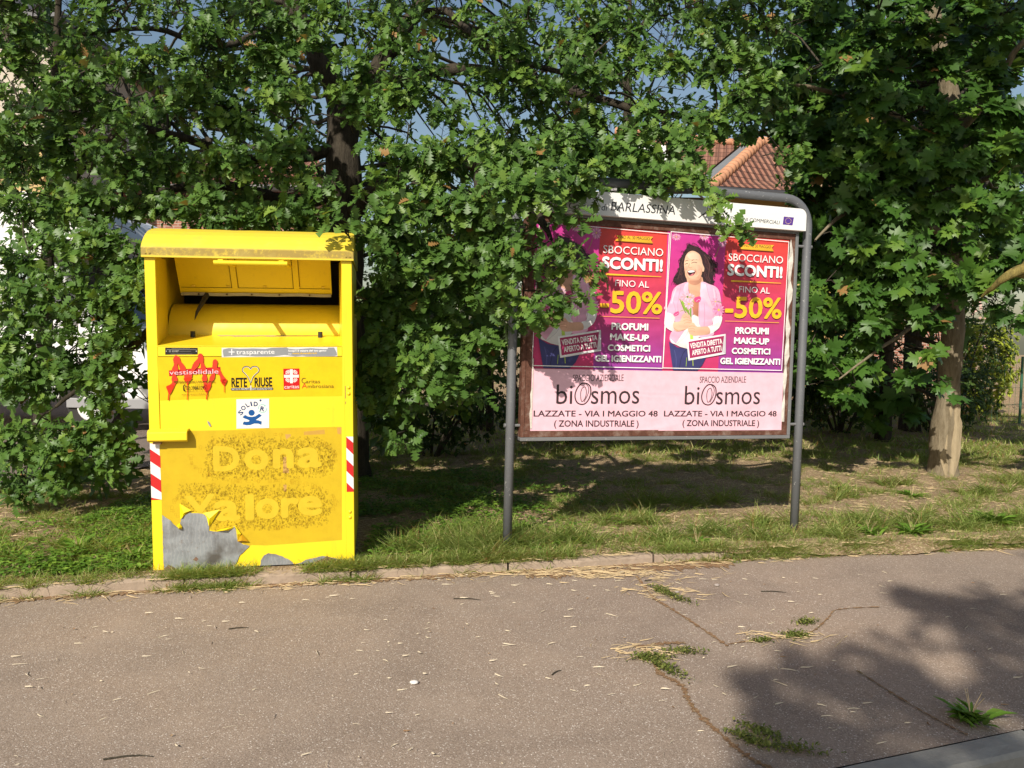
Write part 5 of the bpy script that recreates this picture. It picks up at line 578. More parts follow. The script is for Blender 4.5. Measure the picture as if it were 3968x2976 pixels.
# graffiti: sprayed strokes with a soft edge, then runs
s = Sheet(-.0075, -.0001); s.px = .001
for it in ART['graffiti']:
    P = catopen([(p[0]/1000, p[1]/1000) for p in it[2]], 6); w = it[3]/1000
    for k in range(len(P)-1):
        P[k] = P[k]
    rows = [(-.75, .0), (-.5, .45), (-.36, 1), (.36, 1), (.5, .45), (.75, .0)]; L_ = []; C_ = []; k = len(P)
    for i in range(k):
        t = np.array(P[min(i+1, k-1)])-np.array(P[max(i-1, 0)]); t = t/np.linalg.norm(t); nn = np.array((-t[1], t[0])); ww_ = w*(.75+.2*math.sin(i*.9)) 
        for a, c in rows: q = np.array(P[i])+nn*ww_*a; L_.append(tuple(q)); C_.append((c*1.25,)*3+(1,))
    s.put(L_, [(i*6+j, i*6+j+1, i*6+7+j, i*6+6+j) for i in range(k-1) for j in range(5)], None, raw=C_)if False else None
    o = len(s.V); s.V += [(p[0], s.y, p[1]) for p in L_]; s.F += [(o+i*6+j, o+i*6+j+1, o+i*6+7+j, o+i*6+6+j) for i in range(k-1) for j in range(5)]; s.C += C_; s.step()
    for e in (0, -1):
        c0 = P[e]; o = len(s.V); s.V.append((c0[0], s.y, c0[1])); s.C.append((1.25,)*3+(1,))
        for rr, c in ((.34, 1.25), (.5, .45), (.72, 0)):
            for a in range(16): s.V.append((c0[0]+w*.8*rr*math.cos(a*math.pi/8), s.y, c0[1]+w*.8*rr*math.sin(a*math.pi/8))); s.C.append((c,)*3+(1,))
        s.F += [(o, o+1+a, o+1+(a+1) % 16) for a in range(16)]+[(o+1+r*16+a, o+17+r*16+a, o+17+r*16+(a+1) % 16, o+1+r*16+(a+1) % 16) for r in range(2) for a in range(16)]; s.step()
gf = s.build('graffiti', 'spray_paint', door); gf['label'] = 'red spray painted M with drips'
for it in ART['drip'][:4]: s = Sheet(-.0095); s.px = .001; s.art([it]); s.build('paint_drip', 'sticker_print', gf)
for it in ART['drip'][4:]: s = Sheet(-.0092); s.px = .001; s.art([it]); s.build('paint_blob', 'sticker_print', gf)
s = Sheet(-.0105); s.px = .001; s.art(ART['bin_over']); s.build('sticker_lettering', 'sticker_print', st)
for side, (u0, u1, w0, w1) in enumerate(((.001, .0605, .442, .792), (1.1737, BW-.001, .456, .811))):
    mb = MB(); mb.add([(u0, -.0012, w0), (u1, -.0012, w0), (u1, -.0012, w1), (u0, -.0012, w1)], [(0, 1, 2, 3)], 'white_reflect')
    sl_ = -.75; h_ = .075; per = .15
    for k in range(-1, 4):
        b0 = w0+k*per+(.045 if side == 0 else .09)
        P = [(u0, b0+.045), (u1, b0), (u1, b0+h_), (u0, b0+h_+.045)]; P = [(a, min(max(b, w0), w1)) for a, b in P]
        if P[3][1]-P[0][1] > .002 or P[2][1]-P[1][1] > .002: mb.add([(a, -.0016, b) for a, b in P], [(0, 1, 2, 3)], 'red_reflect')
    mb.build('reflective_strip', bin_, recalc=False)

# ------------------------------------------------------------------ poster board
Rp = Matrix(((.959210895, -.282296316, .014941523), (.282213657, .959322868, .007422032), (-.016428957, -.002902592, .999860822)))
BS = .951   # built at this scale so that the feet stand on the verge behind the kerb
p4 = Rp.to_4x4() @ Matrix.Scale(BS, 4); p4.translation = (.0655307*BS, 5.663557*BS, 1.55+(.79389-1.55)*BS)
board = thing('poster_board', 'large framed outdoor poster board on a grey tube arch, two pink sale posters', 'billboard', mat=p4)
W_, H_ = 2.2679, 1.6567
mb = MB(); R0 = .0335; pth = [(-.071, .03, -.87), (-.071, .03, .3), (-.071, .03, 1.0), (-.071, .03, 1.70)]
cr = .21
for a in np.linspace(0, math.pi/2, 9)[1:]: pth.append((-.071+cr*(1-math.cos(a)), .03, 1.70+cr*math.sin(a)))
for a in np.linspace(0, math.pi/2, 9): pth.append((2.367-cr*(1-math.sin(a)), .03, 1.70+cr*math.cos(a)))
pth += [(2.367, .03, 1.2), (2.367, .03, .3), (2.367, .03, -.90)]
mb.tube(pth, R0, 'grey_post_paint', 16); arch = mb.build('tube_arch', board, smooth=True)
mb = MB(); t_ = .058
mb.box((0, 0, 0), (W_, .075, t_*.45), 'frame_grey'); mb.box((0, 0, H_-t_*.45), (W_, .075, H_), 'frame_grey'); mb.box((0, 0, t_*.45+.0005), (t_*.45, .075, H_-t_*.45-.0005), 'frame_rust'); mb.box((W_-t_*.45, 0, t_*.45+.0005), (W_, .075, H_-t_*.45-.0005), 'frame_grey')
a, b = t_*.45+.001, t_+.016
mb.box((a, .006, a), (W_-a, .02, b), 'frame_rust'); mb.box((a, .006, H_-b), (W_-a, .02, H_-a), 'frame_rust'); mb.box((a, .006, b+.0005), (b, .02, H_-b-.0005), 'frame_rust'); mb.box((W_-b, .006, b+.0005), (W_-a, .02, H_-b-.0005), 'frame_rust')
mb.build('frame', board, bevel=.003)
mb = MB(); mb.box((.03, .022, .03), (W_-.03, .05, H_-.03), 'frame_rust'); mb.build('back_panel', board)
def rr(u0, u1, w0, w1, r, corners='all'):
    P = [(u0, w0), (u1, w0)]
    for a in np.linspace(0, math.pi/2, 7): P.append((u1-r+r*math.cos(a), w1-r+r*math.sin(a)))
    for a in np.linspace(math.pi/2, math.pi, 7): P.append((u0+r+r*math.cos(a), w1-r+r*math.sin(a)))
    return P
mb = MB(); mb.prism(rr(-.02, 2.297, 1.650, 1.822, .055), -.045, .02, 'header_white'); hd = mb.build('header_panel', board, bevel=.002)
s = Sheet(-.0462); s.px = .001; s.art(ART['head']); s.build('header_lettering', 'sticker_print', hd)
for u, w in ((-.045, .112), (-.045, 1.54), (2.31, .112), (2.31, 1.54)):
    mb = MB(); mb.tube([(u-.05 if u < 0 else u-.045, .03, w), (u+.05, .03, w)], .011, 'frame_grey', 8); mb.tube([((-.118 if u < 0 else 2.41), .03, w), ((-.105 if u < 0 else 2.398), .03, w)], .015, 'frame_grey', 8); mb.build('bracket', board)
pink_ = lambda c: tuple(v*.98+.016 for v in lin(c, 1)[:3])+(1,)
def poster(dx, lab):
    s = Sheet(.0200 if dx else .0150, -.00002); s.ink = pink_; s.px = .001; n = 20
    # background print in two columns, each a smooth run of ink colours from top to bottom
    cols = [((204, 52, 150), (206, 52, 128), (200, 50, 104)), ((222, 66, 52), (202, 54, 98), (150, 54, 156))]
    T = [(1.122, 1.594, 1.118, .527), (1.623, 1.588, 1.600, .526), (2.190, 1.581, 2.183, .5255)]
    for ci in range(2):
        (xt0, yt0, xb0, yb0), (xt1, yt1, xb1, yb1) = T[ci], T[ci+1]; P = []; C_ = []
        for i in range(n+1):
            t = i/n; c = cols[ci]; q = [c[0][k]+(c[1][k]-c[0][k])*t*2 if t < .5 else c[1][k]+(c[2][k]-c[1][k])*(t*2-1) for k in range(3)]
            P += [(xt0+(xb0-xt0)*t+dx/1000, yt0+(yb0-yt0)*t), (xt1+(xb1-xt1)*t+dx/1000, yt1+(yb1-yt1)*t)]; C_ += [pink_(q)]*2
        s.put(P, [(2*i, 2*i+2, 2*i+3, 2*i+1) for i in range(n)], None, raw=True) if False else None
        o = len(s.V); s.V += [(p[0], s.y, p[1]) for p in P]; s.F += [(o+2*i, o+2*i+2, o+2*i+3, o+2*i+1) for i in range(n)]; s.C += C_
    s.step(); sh = []
    for it in ART['poster']:
        if it[0] == 't' and it[6] in ('B', 'b') and it[1] != (70, 40, 10): sh.append(it)
    s.art([[it[0], (112, 22, 66), it[2], [it[3][0]+4, it[3][1]-5], [it[4][0]+4, it[4][1]-5]]+it[5:] for it in sh if it[6] in 'Bb'], dx)
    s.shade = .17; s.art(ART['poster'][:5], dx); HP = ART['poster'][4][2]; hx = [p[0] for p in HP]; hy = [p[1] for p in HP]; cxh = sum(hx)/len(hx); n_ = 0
    while n_ < 150:
        p = (random.uniform(min(hx), max(hx)), random.uniform(min(hy), max(hy)))
        if not inside(p, HP): continue
        sd = 1 if p[0] > cxh else -1; Q = [p]; x, y = p; w_ = random.uniform(0, 6)
        for j in range(4): x += sd*random.uniform(-2, 9)+5*math.sin(w_+j*1.7); y -= random.uniform(8, 17); Q.append((x, y))
        k_ = random.random()**2; s.line([((a+dx)/1000, b/1000) for a, b in Q], (int(34+80*k_), int(18+50*k_), int(24+46*k_)), .0022, 3); n_ += 1
    nH = len(HP)
    for i in range(130):   # loose curls round the outline of the hair
        j = random.randrange(nH); t_ = random.random(); px = HP[j][0]*(1-t_)+HP[(j+1) % nH][0]*t_; py = HP[j][1]*(1-t_)+HP[(j+1) % nH][1]*t_
        if abs(px-cxh) < 22 and py < max(hy)-60: continue
        r = random.uniform(4, 10); a0 = random.uniform(0, 6.28); Q = [(px+r*math.cos(a0+k*.9)*(1-k*.1)+(3 if px > cxh else -3)*k*.5, py+r*math.sin(a0+k*.9)*(1-k*.1)-k*1.2) for k in range(5)]
        k_ = random.random()**2; s.line([((a+dx)/1000, b/1000) for a, b in Q], (int(38+60*k_), int(20+38*k_), int(26+36*k_)), random.uniform(.0015, .004), 3)
    s.art(ART['poster'][5:], dx); s.shade = 0
    P = [(1.117+dx/1000, .527), (2.184+dx/1000, .526), (2.188+dx/1000, .068), (1.10+dx/1000, .069)]
    s.poly(P, (241, 192, 205)); s.art(ART['pink'], dx)
    o = s.build('poster', 'poster_print', board); o['label'] = lab; return o
poster(-1045, 'left sale poster, partly behind leaves and dappled by their shadow'); poster(0, 'right sale poster with laughing woman holding flowers')
mb = MB(); P = [(2.196, 1.585)]; 
for i in range(20): P.append((2.20+random.uniform(.002, .034)*(1 if i < 13 else .5), 1.56-i*.075))
for i in range(20): P.append((2.186+random.uniform(-.004, .006), .135+i*.075))
t = tessellate_polygon([[Vector((p[0], p[1], 0)) for p in P]]); mb.add([(a, .0045 if i % 3 else -.002, b_) for i, (a, b_) in enumerate(P)], t, 'torn_paper'); mb.build('torn_paper_edge', board, recalc=False)
mb = MB(); P = [(.074, .60), (.078, .40), (.066, .34), (.072, .25), (.064, .20), (.074, .09), (.085, .09), (.085, .60)]; mb.add([(a, .0045, b_) for a, b_ in P], [tuple(range(8))], 'torn_paper'); mb.build('torn_paper_edge', board, recalc=False)
# ------------------------------------------------------------------ foliage generator
def leaf_shape(kind):
    """vertices (t along, s across, n up) and quads"""
    if kind == 'oak':
        T = [0, .14, .24, .32, .43, .52, .63, .71, .81, .90, 1.0]; H = [.012, .045, .19, .055, .30, .085, .35, .12, .30, .17, .03]; S = [0, 0, .04, 0, .05, .01, .05, .01, .03, .02, 0]
    elif kind == 'oak_far': T = [0, .25, .40, .60, .75, 1.0]; H = [.02, .17, .09, .31, .2, .05]; S = [0, .03, 0, .05, 0, 0]
    elif kind == 'blade': T = [0, .35, .7, 1]; H = [.05, .045, .03, .002]; S = [0]*4
    elif kind == 'oval': T = [0, .3, .65, 1]; H = [.02, .22, .24, .02]; S = [0]*4
    V = []; F = []
    for t, h, s in zip(T, H, S):
        z = -.18*t*t
        V += [(t, 0, z+.0), (t+s, h, z+.22*h), (t+s, -h, z+.22*h)]
    for i in range(len(T)-1):
        a, b = 3*i, 3*i+3; F += [(a, b, b+1, a+1), (a+2, b+2, b, a)]
    return np.array(V), np.array(F)
def maple_shape():
    P = [(0, 0), (-.08, .10), (-.02, .27), (-.10, .36), (.06, .38), (.07, .52), (.17, .42), (.26, .45), (.30, .24), (.42, .33), (.50, .55), (.60, .47), (.74, .50), (.66, .36), (.64, .18), (.76, .22), (.80, .12), (1.0, 0)]
    V = [(.30, 0, .02)]+[(x, y, -.16*(x*x)-.10*y) for x, y in P]+[(x, -y, -.16*(x*x)-.10*y) for x, y in P[1:-1][::-1]]
    n = len(V)-1; F = []
    i = 1
    F = [(0, i+2 if i+2 <= n else 1, i+1, i) for i in range(1, n, 2)]
    return np.array(V), np.array(F)
SHP = {k: leaf_shape(k) for k in ('oak', 'oak_far', 'blade', 'oval')}; SHP['maple'] = maple_shape()
def unit(a): return a/np.maximum(np.linalg.norm(a, axis=-1, keepdims=True), 1e-9)
def leaves_mesh(name, P, D, N, L, rnd, kind, mat, parent, wf=1.0):
    V0, F0 = SHP[kind]; D = unit(D); S = unit(np.cross(N, D)); N = np.cross(D, S); m = len(P)
    cur = rng.uniform(.3, 2.2, (m, 1, 1)); W = rng.uniform(.8, 1.15, (m, 1, 1))*wf
    V = P[:, None]+L[:, None, None]*(V0[None, :, :1]*D[:, None]+V0[None, :, 1:2]*S[:, None]*W+V0[None, :, 2:3]*cur*N[:, None])
    F = F0[None]+(np.arange(m)*len(V0))[:, None, None]; off = np.array(parent.location) if parent else 0
    o = np_mesh(name, (V-off).reshape(-1, 3), F.reshape(-1, F0.shape[1]), [mat], np.repeat(rnd, len(V0)), parent); return o
class Foliage:
    def __init__(s): s.P = []; s.D = []; s.N = []; s.L = []; s.R = []; s.tw = MB()
    def rosette(s, p, ax, k, size, young=0.0):
        ax = ax/np.linalg.norm(ax); a0 = rng.uniform(0, 6.28); u = np.cross(ax, [.3, .2, .93]); u /= np.linalg.norm(u)+1e-9; w = np.cross(ax, u); br = rng.uniform(0, .75)
        for j in range(k):
            a = a0+j*2.4+rng.uniform(-.3, .3); r = u*math.cos(a)+w*math.sin(a); d = r*.95+ax*rng.uniform(.05, .9)+np.array((0, 0, -.18))
            n = LS*rng.uniform(.45, 1.25)+np.array((0, 0, .42))+ax*.30+rng.normal(0, .36, 3)
            s.P.append(p-ax*rng.uniform(0, .045)); s.D.append(d); s.N.append(n); s.L.append(size*rng.uniform(.45, 1.25)); s.R.append(1.0 if rng.random() < .008 else min(.94, br*.75+rng.uniform(0, .28)+young))
    def spray(s, p, ax, size, k=4, m=6, ln=.34, twigs=True, mat='twig_bark'):
        ax = ax/np.linalg.norm(ax); b = p-ax*ln*.55; tip = p+ax*ln*.45; mid = (b+tip)/2+rng.normal(0, .02, 3)+np.array((0, 0, .02))
        if twigs: s.tw.tube([b, mid, tip], [.0045, .003, .0015], mat, 4, False)
        u = np.cross(ax, [0, 0, 1.]); u /= np.linalg.norm(u)+1e-9
        s.rosette(tip, ax, m, size, .12*(rng.random() < .35))
        for j in range(k-1):
            t = .25+.7*j/(k-1)+rng.uniform(-.06, .06); q = b+(tip-b)*t; sd = (1 if j % 2 else -1); d = ax*.5+u*sd*rng.uniform(.5, 1)+np.array((0, 0, rng.uniform(-.25, .5)))+rng.normal(0, .15, 3)
            d /= np.linalg.norm(d); e = q+d*rng.uniform(.06, .17)
            if twigs: s.tw.tube([q, e], [.0022, .0012], mat, 3, False)
            s.rosette(e, d, m-1, size)
        return b
def seg_nearest(p, nodes):
    d = np.linalg.norm(nodes[:, :3]-p, axis=1)+np.maximum(0, nodes[:, 2]-p[2])*.25; return nodes[int(np.argmin(d))]
def tree(limbs, cells, name, label, cat, loc, leaf, mat, size, bk, twig, center, up=.25, k=4, m=6, group=None, far='oak_far', spread=.34, young=0):
    t = thing(name, label, cat, loc, group=group); tr = MB(); nodes = []
    off = tuple(-v for v in loc)
    for i, (P, R_) in enumerate(limbs):
        Q = [tuple(p) for p in P]; n = 5; C3 = []; RR = []
        for a in range(len(Q)-1):
            p0, p1, p2, p3 = (np.array(Q[max(0, min(len(Q)-1, a+j-1))]) for j in range(4))
            for q in range(n):
                tt_ = q/n; C3.append(.5*((2*p1)+(-p0+p2)*tt_+(2*p0-5*p1+4*p2-p3)*tt_**2+(-p0+3*p1-3*p2+p3)*tt_**3)); RR.append(R_[a]+(R_[a+1]-R_[a])*tt_)
        C3.append(np.array(Q[-1])); RR.append(R_[-1]); C3 = np.array(C3); J = rng.normal(0, 1, C3.shape)*np.array(RR)[:, None]*(.16 if i else .045); C3[1:-1] += J[1:-1]
        rr_ = np.array(RR)*rng.uniform(.93, 1.08, len(RR))
        if i == 0 and RR[0] > .15: rr_[0] *= 1.14; rr_[1] *= 1.04
        if i == 0: tb = MB(); tb.tube([tuple(c) for c in C3], list(rr_), bk, 14, False); tb.build('trunk', t, smooth=True, off=off)
        else: tr.tube([tuple(c) for c in C3], list(rr_), bk, 8, False)
        nodes += [(*c, r) for c, r in zip(C3[2:], RR[2:])]
    nodes = np.array(nodes); fo = Foliage(); ff = Foliage(); center = np.array(center, float)
    for x, y, z, r, n, lay in cells:
        c = np.array((x, y, z)); nd = seg_nearest(c, nodes); a = nd[:3]; d = c-a; L_ = np.linalg.norm(d)
        if L_ > .15 and n > 1:
            r0 = min(nd[3]*.5, .006+.007*L_); pts = [a]; st = max(3, int(L_/.35))
            for i in range(1, st+1):
                f = i/st; pts.append(a+d*f+np.array((0, 0, .10*L_*math.sin(f*math.pi)))+rng.normal(0, .03, 3)*(f < 1))
            tr.tube([tuple(p) for p in pts], list(np.linspace(r0, .005, len(pts))), twig, 5, False)
            if lay == 0: nodes = np.vstack([nodes]+[np.array([[*p, .012]]) for p in pts[1:]])
        for i in range(n):
            while True:
                q = rng.uniform(-1, 1, 3)
                if (q**2).sum() < 1: break
            p = c+q*np.array((r, r*.8, r)); ax = unit(p-center)*.5+q*.6+np.array((-.1, -.5, up))+rng.normal(0, .25, 3)
            F_ = fo if lay == 0 else ff
            if lay == 2: b = F_.spray(p, ax, size*1.55, 4, 6, .62, mat=twig)
            else: b = F_.spray(p, ax, size, k if r > .16 else max(3, k-1), m, spread*min(1, .45+r), mat=twig)
            if L_ > .15: F_.tw.tube([tuple(c*.8+b*.2), tuple((c+b)/2+rng.normal(0, .02, 3)), tuple(b)], [.006, .005, .0045], twig, 4, False)
    if not fo.P: fo, ff = ff, fo
    for F_, kd in ((fo, leaf), (ff, far)):
        tr.m(twig); o = len(tr.v); tr.v += F_.tw.v; tr.f += [tuple(i+o for i in f) for f in F_.tw.f]; tr.mi += [tr.m(twig)]*len(F_.tw.f)
    tr.build('branches', t, smooth=True, off=off, recalc=True)
    n1 = len(fo.P)
    leaves_mesh('crown', np.array(fo.P), np.array(fo.D), np.array(fo.N), np.array(fo.L), np.array(fo.R), leaf, mat, t)
    if ff.P: leaves_mesh('inner_crown', np.array(ff.P), np.array(ff.D), np.array(ff.N), np.array(ff.L)*1.15, np.array(ff.R), far, mat, t)
    print(name, n1, len(ff.P)); return t
tree(OAK_LIMBS, OAK_CELLS, 'oak_tree', 'big oak with its thick trunk behind the yellow bin, boughs over the poster board', 'tree', (-1.74, 8.05, .06), 'oak', 'oak_leaf', .098, 'oak_bark', 'twig_bark', (-1.2, 8.2, 3.0), k=6, m=8, spread=.36)
tree(MAPLE_LIMBS, MAPLE_CELLS, 'maple_tree', 'maple right of the poster board with scarred pale trunk base', 'tree', (4.83, 8.74, .07), 'maple', 'maple_leaf', .145, 'maple_bark', 'twig_bark', (5.0, 8.9, 3.0), up=.05, k=4, m=5, far='maple', spread=.38)
mb = MB(); mb.v = []  # bare scar on the maple trunk
sc = MB(); vs = []
for i in range(13):
    z = .03+i*.07; w = .075*math.sin(min(1, (i+2)/6)*math.pi/2)*(1 if i < 10 else .6); cx = 4.86+.004*i; cy = 8.74-.005*i; R_ = .235-.012*i+.0
    R_ = (.172-.055*z if z < .35 else .1527-(z-.35)*.046)+.003; w *= min(1, .45+i*.12)
    for a in (-.75, -.35, 0.0, .12, .45, .8): 
        an = -math.pi/2-.15+a*(w/.08)*1.05; g = -.022 if a == 0.0 else .007; vs.append((4.83+.004*i+(R_+g)*math.cos(an), 8.74+(R_+g)*math.sin(an), z))
sc.add(vs, [(i*6+j, i*6+j+1, i*6+7+j, i*6+6+j) for i in range(12) for j in range(5)], 'bare_wood')
mt = [o for o in bpy.data.objects if o.name == 'maple_tree'][0]; o = sc.build('bark_scar', mt, smooth=True, off=(-4.83, -8.74, -.07))

def side_cells(n, c, r, k, lay=0, seed=0):
    out = []
    for i in range(n):
        while True:
            q = rng.uniform(-1, 1, 3)
            if .2 < (q**2).sum() < 1: break
        out.append([c[0]+q[0]*r[0], c[1]+q[1]*r[1], c[2]+q[2]*r[2], .4, k, lay])
    return out
# bough reaching in from a tree just off the right edge
tree([([(6.4, 7.0, .07), (6.35, 7.0, 1.4), (6.3, 7.0, 2.6), (6.2, 7.1, 4.6)], [.12, .10, .09, .04])]+[SIDE_LIMB[0], SIDE_LIMB[1]], side_cells(14, (5.6, 7.1, 1.9), (.8, .3, .9), 2)+side_cells(16, (6.2, 7.3, 4.2), (1.0, .8, 1.2), 3, 1), 'young_maple_tree', 'yellow, sunlit-coloured bough of a small tree reaching in at the right edge', 'tree', (6.4, 7.0, .07), 'maple', 'maple_leaf', .14, 'sunlit_bark', 'twig_bark', (6.3, 7.2, 2.5), k=4, m=5, far='maple')
def simple_tree(name, label, x, y, h, cr, n, mat='oak_leaf', trunk=.16, k=3, low=.35, bk='oak_bark', size=.13, group='trees standing behind the oak and the maple', kind='oak_far', lean=0):
    L0 = [([(x, y, .0), (x+lean*.3, y, h*.3), (x+lean*.6, y, h*.6), (x+lean, y, h*.93)], [trunk, trunk*.8, trunk*.5, .02])]
    for i in range(6):
        a = i*2.4; z = h*(low+.09*i); L0.append(([(x+lean*.5, y, z), (x+math.cos(a)*cr*.4, y+math.sin(a)*cr*.4, z+.5), (x+math.cos(a)*cr*.8, y+math.sin(a)*cr*.8, z+1.1)], [trunk*.4, trunk*.25, .01]))
    return tree(L0, side_cells(n, (x+lean*.6, y, h*(.5+low*.5)), (cr, cr, h*(.5-low*.5)), k, 1), name, label, 'tree', (x, y, .05), kind, mat, size, bk, 'twig_bark', (x, y, h*.6), group=group, k=4, m=6, spread=.6, far=kind)
simple_tree('oak_tree', 'slim dark oak behind the left of the yellow bin, stems against the beige building', -5.6, 9.3, 6.6, 1.5, 34, trunk=.10, low=.45, lean=.4)
simple_tree('oak_tree', 'dark oak between the poster board and the red roofed house', 1.75, 12.5, 7.5, 1.1, 30, trunk=.17, low=.36)
simple_tree('oak_tree', 'dark oak seen between the oak trunk and the poster board', -.4, 12.2, 5.0, 1.5, 40, trunk=.13, low=.25)
simple_tree('oak_tree', 'oak in the shade right behind the maple trunk', 6.6, 13.0, 7.2, 2.3, 60, trunk=.16, low=.26)
simple_tree('oak_tree', 'oak in shade behind the right post of the poster board', 5.5, 11.6, 5.6, 1.2, 30, trunk=.12, low=.3)
# tree across the road, behind the viewer: its crown throws the soft shade on the pavement
simple_tree('roadside_tree', 'tall tree across the road whose shade falls on the lower right pavement', -2.2, -9.0, 10.5, 3.2, 0, trunk=.22, low=.5, group=None) if False else None
ct = [( [(-1.6, -8.6, -.1), (-1.6, -8.6, 3), (-1.5, -8.6, 6), (-1.5, -8.6, 9.5)], [.25, .2, .15, .04])]
CC = []
for gx, gy, gr, gn in ROADSHADE:
    for z in (7.2, 8.6): 
        tt_ = z/math.tan(SUN_EL); CC.append([gx-tt_*math.sin(SUN_AZ), gy-tt_*math.cos(SUN_AZ), z, gr, gn, 1])
tree(ct, CC, 'roadside_tree', 'tall tree across the road whose shade falls on the lower right pavement', 'tree', (-1.6, -8.6, -.12), 'oak_far', 'oak_leaf', .15, 'oak_bark', 'twig_bark', (-1.6, -8.6, 7), k=4, m=7, spread=.6)

# ------------------------------------------------------------------ shrubs and hedge at the back
def shrub(name, label, x, y, w, d, h, n, mat, size=.07, kind='oval', group=None, flowers=None):
    t = thing(name, label, 'shrub', (x, y, .05), group=group); fo = Foliage(); st = MB()
    for i in range(9):
        a = rng.uniform(0, 6.28); e = (x+math.cos(a)*w*.35, y+math.sin(a)*d*.35, h*rng.uniform(.6, .95)); st.tube([(x+math.cos(a)*.08, y+math.sin(a)*.08, .03), ((x+e[0])/2, (y+e[1])/2, h*.45), e], [.02, .013, .004], 'twig_bark', 5, False)
    for i in range(n):
        q = rng.normal(0, 1, 3); q /= np.linalg.norm(q); q *= rng.uniform(.55, 1); p = np.array((x+q[0]*w/2, y+q[1]*d/2, .08+h*.5+q[2]*h*.5))
        fo.rosette(p, q+np.array((0, 0, .5)), 8, size)
    st.build('stems', t, off=(-x, -y, -.05)); leaves_mesh('foliage', np.array(fo.P), np.array(fo.D), np.array(fo.N), np.array(fo.L), np.array(fo.R), kind, mat, t)
    if flowers:
        mb = MB()
        for i in range(flowers[1]):
            q = rng.normal(0, 1, 3); q[1] = -abs(q[1]); q /= np.linalg.norm(q); p = Vector((x+q[0]*w*.5, y+q[1]*d*.52, .08+h*.5+q[2]*h*.5))
            for j in range(5):
                a = j*1.257; r = flowers[2]; e1 = Vector((math.cos(a), -.2, math.sin(a)))*r; e2 = Vector((math.cos(a+.9), -.25, math.sin(a+.9)))*r; mb.add([p, p+e1, p+(e1+e2)*.62, p+e2], [(0, 1, 2, 3)], flowers[0])
        mb.build('blossom', t, recalc=False, off=(-x, -y, -.05))
    return t
HG = 'shrubs at the back of the lawn'
shrub('flowering_shrub', 'shrub with pale pink and white blossom seen right of the board post', 5.6, 14.6, 2.2, 1.2, 2.3, 700, 'shrub_leaf', group=HG, flowers=('petal_white', 90, .05))
shrub('flowering_shrub', 'pink flowered shrub behind the maple crown', 8.4, 15.0, 2.4, 1.2, 3.4, 700, 'shrub_leaf', group=HG, flowers=('petal_pink', 120, .06))
shrub('yellow_green_shrub', 'bright yellow-green shrub right of the maple trunk', 9.55, 16.0, 1.5, 1.0, 2.1, 900, 'bright_leaf', .08, group=HG)
shrub('hedge_shrub', 'dark shrub low between the bin and the poster board', .2, 14.6, 3.4, 1.3, 3.4, 1100, 'shrub_leaf', group=HG)
shrub('hedge_shrub', 'dark shrub behind the right half of the poster board', 3.0, 15.4, 2.8, 1.3, 2.4, 600, 'shrub_leaf', group=HG)
shrub('hedge_shrub', 'dark shrub behind the oak trunk', -2.9, 14.8, 3.2, 1.3, 3.6, 1000, 'shrub_leaf', group=HG)
shrub('hedge_shrub', 'dark shrub left of the maple trunk, deep in shade', 5.2, 12.4, 2.6, 1.1, 1.9, 700, 'shrub_leaf', group=HG)
shrub('hedge_shrub', 'low dark shrub seen between the bin and the left board post', -1.0, 9.6, 2.0, .9, 1.1, 520, 'shrub_leaf', group=HG)
shrub('hedge_shrub', 'low dark shrub seen under the left half of the board', .9, 11.0, 2.2, .9, .9, 420, 'shrub_leaf', group=HG)
shrub('hedge_shrub', 'dark shrub seen under the middle of the board', 2.4, 11.6, 2.6, 1.1, 1.5, 560, 'shrub_leaf', group=HG)
shrub('hedge_shrub', 'dark shrub seen under the right end of the board', 4.0, 12.0, 2.0, 1.1, 1.6, 520, 'shrub_leaf', group=HG)
shrub('hedge_shrub', 'dark shrub just right of the maple trunk', 6.9, 12.6, 2.0, 1.1, 1.2, 420, 'shrub_leaf', group=HG)
shrub('hedge_shrub', 'dark shrub behind the right edge of the yellow bin', -2.6, 11.2, 2.2, 1.1, 1.7, 520, 'shrub_leaf', group=HG)
shrub('hedge_shrub', 'dark shrub at the far right end of the lawn', 12.2, 16.0, 3.2, 1.4, 2.6, 700, 'shrub_leaf', group=HG)

# ------------------------------------------------------------------ grass, clover, litter
def inframe_density(n, x0, x1, d0, d1, fn):
    out = []
    while len(out) < n:
        x = rng.uniform(x0, x1, 4000); d = d0+(d1-d0)*rng.uniform(0, 1, 4000)**1.3; y = ky(x)+.10+d
        k = rng.uniform(0, 1, 4000) < fn(x, y, d); out += list(zip(x[k], y[k]))
    return np.array(out[:n])
def clump(x, y, s=1.7): return .5+.5*np.sin(x*2.1*s+1.7*np.sin(y*1.9*s))*np.sin(y*2.7*s+1.3*np.sin(x*1.3*s+.5))
def dens(x, y, d):
    c = clump(x, y); base = np.clip(c*1.6-.5, .05, 1)
    near = np.exp(-((d-.25)/.30)**2); base = np.maximum(base*.9, near*np.clip(clump(x+3, y-2, 1.1)*1.7-.6, .08, 1))
    lush = np.exp(-(((x+.25)/.42)**2+((d-.35)/.38)**2)); lush2 = np.exp(-(((x-.45)/.35)**2+((d-.3)/.3)**2))*.6
    bare = np.exp(-(((x-4.2)/1.3)**2+((y-8.2)/.9)**2))
    return np.clip(np.maximum(base*.75, np.maximum(lush, lush2))*(1-.85*bare), 0, 1)*np.where((x > -2.25) & (x < -1.0) & (d > .0) & (d < 1.3), .0, 1)
